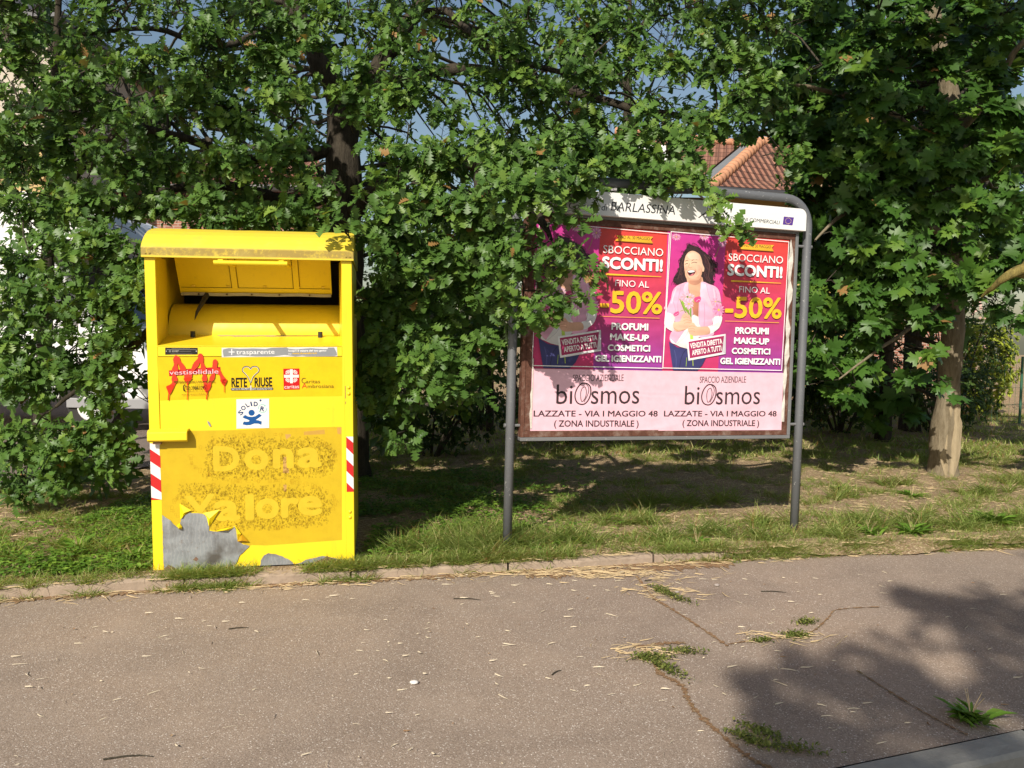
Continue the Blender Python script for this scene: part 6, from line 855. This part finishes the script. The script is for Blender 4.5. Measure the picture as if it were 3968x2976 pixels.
def grass(name, T, per, hlo, hhi, label, spread=.035, wid=1.0, hfn=None):
    n = len(T)*per; P = np.repeat(T, per, 0)+rng.normal(0, spread, (n, 2)); a = rng.uniform(0, 6.28, n); lean = rng.uniform(.2, 1.5, n)
    D = np.c_[np.cos(a)*lean, np.sin(a)*lean, np.ones(n)]; N = np.c_[np.cos(a), np.sin(a), -lean*.5]*-1; L = rng.uniform(hlo, hhi, n)
    if hfn is not None: L = L*np.repeat(hfn(T[:, 0], T[:, 1]), per)
    z = hz(P[:, 0], P[:, 1]); z = np.where(P[:, 1] < ky(P[:, 0])+.0, .002, np.where(P[:, 1] < ky(P[:, 0])+.13, np.where(P[:, 0] > 1.5, .03, .066), z)); dry = np.repeat(rng.uniform(0, 1, len(T)), per)
    rn = np.clip(dry*.5+rng.uniform(0, .35, n)+(rng.uniform(0, 1, n) < .16)*.6, 0, 1)
    V0, F0 = SHP['blade']; D = unit(D); S = unit(np.cross(N, D)); Nn = np.cross(D, S); P3 = np.c_[P, z-.008]; cur = rng.uniform(.8, 3.6, (n, 1, 1))
    w = (.0016*wid/np.maximum(L, .02)/.045)[:, None, None]
    V = P3[:, None]+L[:, None, None]*(V0[None, :, :1]*D[:, None]+V0[None, :, 1:2]*S[:, None]*w+V0[None, :, 2:3]*cur*Nn[:, None])
    idx = (np.arange(n)*len(V0))[:, None, None]; o = np_mesh(name, V.reshape(-1, 3), (F0[None]+idx).reshape(-1, 4), ['grass_blade'], np.repeat(rn, len(V0))); tag(o, label, 'grass', kind='stuff'); return o
hf = lambda x, y: .62+.75*np.exp(-(((x+.2)/.5)**2+((y-ky(x)-.5)/.4)**2))+.35*clump(x+1, y, .8)
grass('grass', inframe_density(4700, -4.6, 7.5, -.04, 5.0, dens), 17, .04, .15, 'patchy green and dry grass growing on the verge', hfn=hf, spread=.022)
grass('short_grass', inframe_density(3600, -1.2, 7.5, .02, 5.0, lambda x, y, d: np.where((x > -2.25) & (x < -1.0) & (d < 1.3), 0., .8)), 5, .02, .05, 'thin short grass between the tufts', spread=.05)
def at_k(xs, off, n, sp):
    n = int(n*.8); x = np.repeat(xs, n)+rng.normal(0, sp, len(xs)*n); return np.c_[x, ky(x)+off+rng.normal(0, .035, len(x))]
grass('kerb_grass', np.r_[at_k(np.array([-2.0, -1.92, -1.84, -1.76, -1.68]), .02, 34, .05), at_k(np.array([-1.18, -1.10, -1.02, -.95]), .05, 34, .05), at_k(np.array([-2.95, -2.75, -3.0, -2.5]), .03, 14, .04), at_k(np.arange(-.85, .4, .11), .08, 20, .05), at_k(np.arange(1.15, 5.2, .11), .05, 22, .06), at_k(np.arange(1.6, 5.2, .16), .0, 10, .06)], 22, .035, .12, 'grass tufts hanging over the kerb stones', spread=.018, hfn=lambda x, y: .8+.3*clump(x, y))
TT = []
for x, y, n_, r_ in [(-.42, 5.35, 16, .12), (-.2, 5.5, 26, .16), (.0, 5.45, 16, .10), (-.15, 5.3, 12, .1), (.25, 5.5, 14, .1), (.5, 5.6, 8, .08), (-.75, 5.3, 10, .08), (1.1, 5.75, 8, .06), (1.5, 5.9, 10, .1), (1.25, 6.9, 9, .12), (1.75, 7.0, 8, .14), (2.1, 6.2, 10, .1), (2.5, 5.85, 10, .1), (2.9, 6.1, 14, .14), (3.3, 6.15, 12, .14), (3.7, 6.3, 14, .16), (4.4, 6.5, 16, .2), (5.2, 6.8, 12, .2), (3.9, 7.9, 8, .1), (5.5, 8.2, 20, .25), (3.1, 7.3, 8, .1), (-2.7, 5.1, 8, .15), (-3.3, 5.0, 8, .15), (.9, 6.1, 8, .12), (1.9, 5.75, 8, .1), (4.6, 7.6, 10, .2)]:
    for _ in range(n_): TT.append((x+random.gauss(0, r_), y+random.gauss(0, r_*.6)))
grass('tall_grass', np.array(TT), 26, .07, .24, 'taller green grass tufts standing on the verge and round the post feet', spread=.014, wid=1.1)
lawn = np.c_[rng.uniform(-4, 14, 5200), rng.uniform(9.6, 16, 5200)]; grass('lawn_grass', lawn, 5, .06, .15, 'shaded lawn grass behind the board and the maple', spread=.06, wid=4.0)
# clover and ground ivy at the left
n = 13000; cx = rng.uniform(-4.6, .9, n*3); cy_ = ky(cx)+.15+rng.uniform(0, 1, n*3)**1.1*3.4; keep = (rng.uniform(0, 1, n*3) < np.clip(clump(cx, cy_, 1.3)*1.6-.05, .12, 1)*np.where(cx > -1.0, np.clip(1.1-(cx+.6)*.8, .1, 1)*np.clip((cy_-ky(cx))*1.2, 0, 1), 1)) & ~((cx < -3.3) & (cy_ > 5.9)) & ~((cx > -2.25) & (cx < -1.0) & (cy_ < 6.1))
P = np.c_[cx, cy_][keep][:n]; P3 = np.c_[P, hz(P[:, 0], P[:, 1])+rng.uniform(.015, .055, len(P))]; P3 = np.repeat(P3, 3, 0); a = np.tile([0, 2.09, 4.19], len(P))+np.repeat(rng.uniform(0, 6, len(P)), 3)
D = np.c_[np.cos(a), np.sin(a), rng.uniform(-.1, .45, len(a))]; N = np.c_[rng.normal(0, .3, (len(a), 2)), np.ones(len(a))]
o = leaves_mesh('clover', P3, D, N, rng.uniform(.022, .040, len(a)), np.repeat(rng.uniform(0, .9, len(P)), 3), 'oval', 'clover_leaf', None); tag(o, 'low clover and ivy leaves carpeting the verge beside the bin', 'clover', kind='stuff')
# broad weeds
def weed(name, label, x, y, n, h, mat='clover_leaf', group=None, flat=.7, zz=None, sp=.02):
    z = float(hz(x, y)) if zz is None else zz; t = thing(name, label, 'weed', (x, y, z), group=group); k = n; a = rng.uniform(0, 6.28, k); D = np.c_[np.cos(a), np.sin(a), rng.uniform(.15, 1.3, k)*(1-flat)+.25]; N = np.c_[-np.cos(a)*.4, -np.sin(a)*.4, np.ones(k)]
    P = np.c_[x+rng.normal(0, sp, k), y+rng.normal(0, sp, k), np.full(k, z-.003)]; leaves_mesh('leaf_rosette', P, D, N, rng.uniform(.6, 1.15, k)*h, rng.uniform(.2, .8, k), 'oval', mat, t, .55)
    st = MB(); 
    for i in range(4):
        a = rng.uniform(0, 6.28); st.tube([(0, 0, 0), (math.cos(a)*.02, math.sin(a)*.02, h*.5), (math.cos(a)*.05, math.sin(a)*.05, h*.95)], [.002, .0015, .001], 'straw', 4)
    st.build('stalks', t); return t
WG = 'broad-leaved weeds on the verge and in the cracks'
for i, (x, y, n, h, lb) in enumerate([(2.75, 5.95, 26, .16, 'leafy weed at the pavement edge just right of the right board post'), (3.1, 6.0, 30, .22, 'tall pale weed second right of the right board post'), (3.95, 6.35, 34, .24, 'bushy weed at the verge edge below the maple'), (3.75, 7.3, 20, .16, 'weed rosette in the bare soil left of the maple foot'), (4.75, 6.6, 26, .20, 'weed clump near the right edge of the verge'), (1.35, 5.62, 18, .16, 'weed by the kerb between the two board posts'), (-2.95, 5.3, 26, .2, 'long-leaved weed in the clover left of the bin'), (-2.42, 5.0, 20, .15, 'weed close to the bin lower left corner'), (3.2, 7.6, 16, .15, 'small weed behind the right board post')]):
    weed('weed', lb, x, y, int(n*1.3), h*.72, group=WG, flat=.35)
C1 = [(1.90, 3.15, 46, .11, 'large weed in the shaded crack near the road kerb'), (.93, 2.95, 20, .05, 'moss cushion in the crack near the bottom edge'), (1.0, 3.0, 16, .05, 'moss cushion beside the one at the bottom edge'), (.72, 3.62, 26, .05, 'long moss cushion in the middle of the crack'), (.69, 3.72, 22, .045, 'upper moss cushion of the forked crack'), (1.50, 4.02, 26, .05, 'round moss cushion in the right branch of the crack'), (1.62, 4.22, 14, .04, 'small moss cushion at the end of the right crack'), (1.30, 3.96, 10, .03, 'tiny green tuft between the two moss cushions'), (.93, 4.72, 22, .05, 'grass tuft in the crack below the kerb'), (1.0, 4.6, 16, .04, 'lower grass tuft in the crack below the kerb'), (.85, 3.80, 16, .04, 'green tuft at the tip of the forked crack'), (1.07, 2.88, 14, .06, 'weed where the crack meets the road kerb')]
def cushion(lb, x, y, n, h, ang, ln):
    t = thing('moss_tuft', lb, 'weed', (x, y, .004), group=WG); k = n*14; u = rng.normal(0, ln, k); v = rng.normal(0, .016, k); P = np.c_[x+u*math.cos(ang)-v*math.sin(ang), y+u*math.sin(ang)+v*math.cos(ang), .004+np.abs(rng.normal(0, h*.25, k))]
    a = rng.uniform(0, 6.28, k); D = np.c_[np.cos(a), np.sin(a), rng.uniform(.1, 1.6, k)]; leaves_mesh('foliage', P, D, np.c_[-np.cos(a)*.5, -np.sin(a)*.5, np.ones(k)], rng.uniform(.008, .022, k), rng.uniform(0, .9, k), 'oval', 'moss_leaf', t)
for (x, y, n, h, lb), (ang, ln) in zip(C1[1:], [(-.8, .05), (-.8, .05), (-1.0, .07), (.1, .05), (.1, .035), (.3, .03), (.1, .03), (-1.1, .05), (-.9, .06), (.0, .05), (-.3, .06)]): cushion(lb, x, y, n, h, ang, ln)
for x, y, n, h, lb in C1[:1]: weed('crack_weed', lb, x, y, n*(2 if h < .07 else 1), h, mat='clover_leaf' if h > .1 else 'shrub_leaf' if False else 'grass_blade', group=WG, zz=.006, flat=.45, sp=.035 if h < .1 else .03)
# straw litter
def litter(name, label, P, lo, hi, w, mat, zf, curl=.12):
    mb = MB()
    for x, y in P:
        a = random.gauss(0, .9); l = random.uniform(lo, hi)*random.choice((.5, .7, 1)); dx, dy = math.cos(a)*l/2, math.sin(a)*l/2; z = zf(x, y)+random.uniform(.001, .008); c = random.uniform(-curl, curl)*l; nx, ny = -math.sin(a)*w*random.uniform(.5, 1.2), math.cos(a)*w*random.uniform(.5, 1.2); b = random.uniform(0, .006)
        mb.add([(x-dx, y-dy, z), (x-dx*.9+nx, y-dy*.9+ny, z+b), (x-math.sin(a)*c+nx, y+math.cos(a)*c+ny, z+.001+b), (x-math.sin(a)*c-nx, y+math.cos(a)*c-ny, z+.0015), (x+dx, y+dy, z+b)], [(0, 1, 2, 3), (3, 2, 4)], mat)
    o = mb.build(name, recalc=False); tag(o, label, 'litter', kind='stuff'); return o
zk = lambda x, y: float(hz(x, y)) if y > ky(x)+.13 else (.066 if y > ky(x) else .003)
P = [(float(x), float(ky(x))-abs(random.gauss(0, .07))) for x in rng.uniform(-4, 5.5, 900)]+[(float(x), float(ky(x))+random.uniform(.0, .13)) for x in rng.uniform(-4, 5.5, 700)]+[(random.gauss(.55, .35), float(ky(.55))-.16+random.gauss(0, .06)) for _ in range(330)]+[(random.gauss(.95, .12), 4.72+random.gauss(0, .10)) for _ in range(90)]+[(random.gauss(.68, .09), 3.80+random.gauss(0, .06)) for _ in range(70)]+[(random.gauss(1.42, .13), 4.0+random.gauss(0, .05)) for _ in range(60)]
litter('straw_litter', 'dry straw blown along the foot of the kerb and around the cracks', P, .05, .20, .0013, 'straw', zk)
P = [(random.uniform(-2.4, 3.2), random.uniform(2.6, 5.2)) for _ in range(380)]; P = [(x, y) for x, y in P if y > RY(x)+.05 and y < ky(x)-.04]
litter('pale_straw_bits', 'short pale straw bits scattered over the pavement', P, .02, .09, .0008, 'pale_straw', lambda x, y: .002)
P = [(float(x), float(ky(x)+.15+d)) for x, d in zip(rng.uniform(-4.4, 7, 11000), rng.uniform(0, 1, 11000)**1.4*4.6)]
litter('mown_straw', 'dry mown grass lying on the soil of the verge', P, .03, .13, .0022, 'straw', zk)
P = [(random.uniform(-2.3, 3.0), random.uniform(2.7, 5.1)) for _ in range(60)]; P = [(x, y) for x, y in P if y > RY(x)+.05 and y < ky(x)-.04]
litter('brown_bits', 'small brown bark and leaf crumbs on the pavement', P, .01, .035, .003, 'crack_soil', lambda x, y: .002)
TG = 'dry twigs lying on the pavement'
for i, (x, y, l, a, lb) in enumerate([(-1.42, 4.05, .10, .25, 'short dark twig on the left of the pavement'), (-1.38, 2.78, .17, .2, 'brown twig near the bottom left of the pavement'), (-.25, 4.55, .16, -.05, 'dark twig lying in front of the bin right corner'), (.92, 4.95, .12, .15, 'brown twig by the kerb in front of the board'), (1.62, 4.75, .15, -.05, 'thin dark twig on the pavement under the right post'), (.22, 3.55, .07, .9, 'tiny curved twig in the middle of the pavement')]):
    t = MB(); t.tube([(-l/2, 0, .005), (-l*.1, l*.05, .006), (l*.2, l*.03, .006), (l/2, -l*.05, .005)], [.0035, .003, .0028, .0012], 'twig_bark', 6); o = t.build('twig'); o.location = (x, y, 0); o.rotation_euler.z = a; tag(o, lb, 'twig', TG)
for x, y, r, lb in [(-.42, 3.42, .016, 'white pebble left of the middle of the pavement'), (1.30, 4.86, .014, 'brown acorn-like pebble near the kerb under the board'), (1.02, 4.72, .012, 'small reddish pebble by the crack below the kerb')]:
    t = MB(); vs = []
    for i in range(6):
        for j in range(9):
            th = i/5*math.pi; ph = j/9*2*math.pi; vs.append((r*math.sin(th)*math.cos(ph)*1.3, r*math.sin(th)*math.sin(ph), r*.5*math.cos(th)+r*.45))
    t.add(vs, [(i*9+j, i*9+(j+1) % 9, (i+1)*9+(j+1) % 9, (i+1)*9+j) for i in range(5) for j in range(9)], 'petal_white' if r > .015 else 'stone_pebble'); o = t.build('pebble', smooth=True); o.location = (x, y, .002); tag(o, lb, 'pebble')

# ------------------------------------------------------------------ motorhome behind the trees
mh = thing('motorhome', 'white motorhome with overcab sleeping nose parked behind the leaves at the left', 'motorhome', (-9.2, 11.3, .11))
mh.rotation_euler.z = -.06
prof = [(-3.4, .55), (-3.4, 3.2), (-3.2, 3.35), (2.2, 3.35), (2.9, 3.28), (3.45, 3.05), (3.62, 2.8), (3.5, 2.62), (2.75, 2.52), (2.72, 2.45), (3.35, 1.55), (4.0, 1.28), (4.15, 1.1), (4.2, .62), (4.05, .50), (3.75, .48), (3.7, .75), (3.5, .95), (3.25, 1.02), (3.0, .95), (2.82, .75), (2.78, .48), (-1.3, .42), (-1.35, .75), (-1.55, .95), (-1.8, 1.02), (-2.05, .95), (-2.25, .75), (-2.3, .55)]
mb = MB(); mb.prism(prof, 0, 2.2, 'white_gelcoat'); body = mb.build('body', mh, bevel=.03, seg=2)
mb = MB(); mb.prism([(2.15, 1.62), (2.15, 2.36), (2.62, 2.36), (3.12, 1.62)], -.012, -.002, 'dark_glass'); mb.build('cab_window', mh)
mb = MB()
for i in range(7): mb.box((2.2+i*.05, -.018, 1.64), (2.225+i*.05, -.014, 2.34), 'curtain_cloth')
mb.build('curtain', mh)
mb = MB(); mb.box((-2.6, -.014, 1.7), (-1.3, -.002, 2.4), 'dark_glass'); mb.build('side_window', mh, bevel=.004)
mb = MB(); mb.box((.2, -.014, 1.8), (1.1, -.002, 2.35), 'dark_glass'); mb.build('side_window', mh, bevel=.004)
mb = MB(); mb.box((-.9, -.012, .6), (-.2, -.002, 2.5), 'white_frame'); dr = mb.build('door', mh, bevel=.01); mb = MB(); mb.box((-.32, -.03, 1.4), (-.24, -.012, 1.45), 'dark_grey_plastic'); mb.build('handle', dr)
mb = MB(); mb.add([(2.78, .15, 2.42), (2.78, 2.05, 2.42), (3.34, 2.05, 1.60), (3.34, .15, 1.60)], [(0, 1, 2, 3)], 'dark_glass'); w_ = mb.build('windscreen', mh, recalc=False)
w_.location = (.02, 0, .02)
for x in (3.25, -1.8):
    mb = MB(); mb.tube([(0, .02, 0), (0, .24, 0)], .36, 'black_rubber', 28); wh = mb.build('wheel', mh); wh.location = (x, 0, .38); mb = MB(); mb.tube([(0, -.002, 0), (0, .02, 0)], [.2, .22], 'white_frame', 20); mb.build('hubcap', wh)
mb = MB(); mb.box((2.9, -.02, .36), (4.26, .0, .5), 'grey_plastic'); mb.box((4.16, -.02, .4), (4.3, 2.2, .72), 'grey_plastic'); mb.build('bumper', mh, bevel=.02)
mb = MB()
for i in range(4): mb.box((4.0+i*.001, .5, .8+i*.06), (4.185, 1.7, .83+i*.06), 'dark_grey_plastic')
mb.build('grille', mh)
for y in (.05, 1.85): mb = MB(); mb.box((3.85, y, 1.0), (4.17, y+.3, 1.17), 'lamp_glass'); mb.build('headlight', mh, bevel=.03)
mb = MB(); mb.box((2.9, -.26, 1.7), (3.02, -.06, 2.05), 'dark_grey_plastic'); mb.box((2.93, -.08, 1.8), (2.97, .0, 1.84), 'dark_grey_plastic'); mb.build('side_mirror', mh, bevel=.015)
mb = MB(); mb.box((-3.0, -.06, 3.12), (1.6, -.003, 3.24), 'white_frame'); mb.build('awning_case', mh, bevel=.02)
mb = MB(); mb.box((-3.39, -.006, 1.20), (2.0, -.003, 1.26), 'grey_plastic'); mb.build('stripe', mh)

# ------------------------------------------------------------------ houses
def uvroof(mb_, P, U, W_v, mat='roof_tiles'):
    """roof panel with UV in metres: U direction along the eave, V up the slope"""
    me = bpy.data.meshes.new('roof'); me.from_pydata([tuple(p) for p in P], [], [tuple(range(len(P)))]); me.materials.append(M[mat]); uv = me.uv_layers.new(name='UVMap'); o0 = Vector(P[0]); U = Vector(U).normalized(); W_v = Vector(W_v); W_v = (W_v-U*W_v.dot(U)).normalized()
    for l in me.loops: p = Vector(me.vertices[l.vertex_index].co)-o0; uv.data[l.index].uv = (p.dot(U), p.dot(W_v))
    return me
def roofpart(name, parent, P, U, V):
    loc = Vector(parent.location); P = [Vector(p)-loc for p in P]; me = uvroof(None, P, U, V); o = link(bpy.data.objects.new(name, me)); o.parent = parent
    s = o.modifiers.new('s', 'SOLIDIFY'); s.thickness = .12; s.offset = -1; return o
def pt(mb_, pts, rad, mat, loc, n=8): mb_.tube([tuple(Vector(p)-Vector(loc)) for p in pts], rad, mat, n)
def windows(parent, loc, lst, wallmat='white_frame'):
    for x0, x1, z0, z1, y in lst:
        a = MB(); x0 -= loc[0]; x1 -= loc[0]; z0 -= loc[2]; z1 -= loc[2]; yy = y-loc[1]
        a.box((x0, yy-.05, z0), (x1, yy-.003, z0+.06), 'white_frame'); a.box((x0, yy-.05, z1-.06), (x1, yy-.003, z1), 'white_frame'); a.box((x0, yy-.05, z0+.06), (x0+.06, yy-.003, z1-.06), 'white_frame'); a.box((x1-.06, yy-.05, z0+.06), (x1, yy-.003, z1-.06), 'white_frame'); a.box(((x0+x1)/2-.03, yy-.045, z0+.06), ((x0+x1)/2+.03, yy-.003, z1-.06), 'white_frame')
        w = a.build('window', parent); g = MB(); g.box((x0+.06, yy-.02, z0+.06), (x1-.06, yy-.004, z1-.06), 'window_glass'); g.build('pane', w)
loc = (5, 21.5, .05); hr = thing('house', 'house with terracotta hipped roof and yellow wall, seen above the right end of the board', 'house', loc)
AP = (7.08, 23.0, 7.24); HF = (5.06, 20.4, 5.46); ER = (13.6, 22.6, 5.46); RRt = (14.4, 26.0, 7.30)
roofpart('roof', hr, [HF, ER, RRt, AP], Vector(ER)-Vector(HF), Vector(AP)-Vector(HF))
RL = (3.0, 24.0, 7.72); EL = (-1.7, 22.5, 5.85); 
hr2 = roofpart('wing_roof', hr, [(2.6, 21.48, 5.61), (4.62, 20.95, 5.55), (6.50, 23.15, 7.15), (3.0, 24.1, 7.68)], (6.3, -1.65, -.2), (0, 2.4, 2.4))
mb = MB(); mb.add([tuple(Vector(p)-Vector(loc)) for p in [(4.65, 20.9, 5.52), (5.0, 20.5, 5.44), (7.0, 23.05, 7.16), (6.55, 23.1, 7.12)]], [(0, 1, 2, 3)], 'lead_flashing'); mb.build('valley_flashing', hr, recalc=False)
mb = MB()
nn = 16
for i in range(nn):
    a = Vector(HF).lerp(Vector(AP), i/nn); b = Vector(HF).lerp(Vector(AP), (i+1.12)/nn); mb.tube([tuple(a-Vector(loc)), tuple(b-Vector(loc))], [.16, .12], 'ridge_tile', 10)
for i in range(20):
    a = Vector(AP).lerp(Vector(RRt), i/20); b = Vector(AP).lerp(Vector(RRt), (i+1.12)/20); mb.tube([tuple(a-Vector(loc)), tuple(b-Vector(loc))], [.14, .11], 'ridge_tile', 8)
for i in range(12):
    a = Vector(RL).lerp(Vector((6.6, 23.15, 7.2)), i/12); b = Vector(RL).lerp(Vector((6.6, 23.15, 7.2)), (i+1.12)/12); mb.tube([tuple(a-Vector(loc)), tuple(b-Vector(loc))], [.13, .10], 'ridge_tile', 8)
mb.build('ridge_tiles', hr, smooth=True)
mb = MB(); pt(mb, [Vector(HF)+Vector((-.1, -.12, -.14)), Vector(ER)+Vector((0, -.12, -.14))], .11, 'gutter_metal', loc, 10); pt(mb, [(2.5, 21.3, 5.46), (4.65, 20.75, 5.40)], .10, 'gutter_metal', loc, 10); mb.build('gutter', hr)
mb = MB(); wy = lambda x: 20.4+(x-5.06)*.258+.75
def wall(mb_, x0, x1, z0, z1, mat, off=0, t=.3): mb_.add([tuple(Vector(p)-Vector(loc)) for p in [(x0, wy(x0)-off, z0), (x1, wy(x1)-off, z0), (x1, wy(x1)-off+t, z0), (x0, wy(x0)-off+t, z0), (x0, wy(x0)-off, z1), (x1, wy(x1)-off, z1), (x1, wy(x1)-off+t, z1), (x0, wy(x0)-off+t, z1)]], [(0, 1, 5, 4), (1, 2, 6, 5), (2, 3, 7, 6), (3, 0, 4, 7), (4, 5, 6, 7), (3, 2, 1, 0)], mat)
wall(mb, 5.5, 13.2, .0, 5.35, 'yellow_render', 0, 5); mb.build('wall', hr)
mb = MB(); wall(mb, 7.05, 7.75, .0, 5.1, 'brick_wall', .05, .3); mb.build('brick_pier', hr); mb = MB(); wall(mb, 9.5, 13.3, .0, 5.0, 'brick_wall', .04, .3); mb.build('brick_panel', hr)
mb = MB(); mb.box((-1.9, .6, 0), (.6, 4.0, 5.4), 'shade_render'); mb.build('wing_wall', hr)  # beige wall darkened, the shade behind the leaves put into its colour
mb = MB(); a = Vector((3.3, 21.9, 6.15)); d1 = Vector((.9, -.23, -.03)); d2 = Vector((0, .75, .72)); u_ = Vector((0, -.35, .35)); Pq = [a, a+d1, a+d1+d2, a+d2]
mb.add([tuple(p+u_*.25-Vector(loc)) for p in Pq]+[tuple(p-Vector(loc)) for p in Pq], [(0, 1, 2, 3), (0, 4, 5, 1), (1, 5, 6, 2), (2, 6, 7, 3), (3, 7, 4, 0)], 'white_frame'); mb.build('skylight', hr2)
windows(hr, loc, [(3.6, 4.7, 3.2, 4.6, 22.1)])
# low house behind the bin
loc = (-11, 25, .05); hl = thing('house', 'long low house with two brown tiled roof bands behind the leaves above the bin', 'house', loc)
roofpart('roof', hl, [(-17.5, 24.9, 6.5), (-5.9, 24.9, 6.56), (-6.7, 27.2, 7.55), (-18.5, 27.2, 7.5)], (1, 0, 0), (0, 2, 1))
roofpart('lower_roof', hl, [(-17.0, 22.9, 5.75), (-5.1, 22.9, 5.83), (-5.6, 24.9, 6.42), (-17.4, 24.9, 6.36)], (1, 0, 0), (0, 2, .7))
mb = MB(); mb.box((-6, .25, 0), (5.2, 4, 6.5), 'yellow_render'); mb.build('upper_wall', hl); mb = MB(); mb.box((-5.6, -1.4, 4.2), (5.6, .2, 5.72), 'brick_wall'); mb.build('brick_wall', hl); mb = MB(); mb.box((-5.62, -1.42, 0), (5.62, .2, 4.18), 'beige_render'); mb.build('lower_wall', hl)
mb = MB(); pt(mb, [(-17, 22.8, 5.64), (-5.1, 22.8, 5.72)], .1, 'gutter_metal', loc, 8); mb.build('gutter', hl)
windows(hl, loc, [(-15, -13.8, 2, 3.4, 23.58), (-12, -10.8, 2, 3.4, 23.58), (-9, -7.8, 2, 3.4, 23.58)])
loc = (-14.5, 21, .05); bl = thing('apartment_building', 'tall beige apartment building with dark eaves at the top left corner', 'building', loc)
mb = MB(); mb.box((-5, -.6, 0), (2.75, 6, 9.2), 'beige_render'); mb.build('wall', bl); mb = MB(); mb.box((-5.5, -1.2, 9.2), (3.3, 6.5, 9.36), 'dark_grey_plastic'); mb.build('eaves', bl)
mb = MB(); mb.add([(-5.5, -1.2, 9.37), (3.3, -1.2, 9.37), (3.3, 6.5, 9.37), (-5.5, 6.5, 9.37), (-3, 2, 11), (1, 2, 11)], [(0, 1, 5, 4), (1, 2, 5), (2, 3, 4, 5), (3, 0, 4)], 'gutter_metal'); mb.build('roof', bl)
mb = MB(); mb.box((1.2, -.62, .5), (2.76, -.602, 6.2), 'ochre_render'); mb.build('ochre_panel', bl)
windows(bl, loc, [(-14.9, -13.9, 6.6, 8.1, 20.4), (-13.0, -12.3, 3.6, 5.1, 20.38), (-14.9, -13.9, 3.6, 5.1, 20.4)])
bf = thing('garden_fence', 'green metal mesh fence in front of the back shrubs', 'fence', (0, 13.9, .05))
for i in range(9):
    mb = MB(); mb.tube([(i*2-3, 0, 0), (i*2-3, 0, 1.25)], .022, 'fence_green', 8); mb.build('post', bf)
mb = MB()
for i in range(160): mb.tube([(-3+i*.1, 0, .05), (-3+i*.1, 0, 1.15)], .0025, 'fence_green', 3, False)
for z in (.1, .4, .7, 1.0, 1.15): mb.tube([(-3, 0, z), (13, 0, z)], .003, 'fence_green', 3, False)
mb.build('mesh', bf)
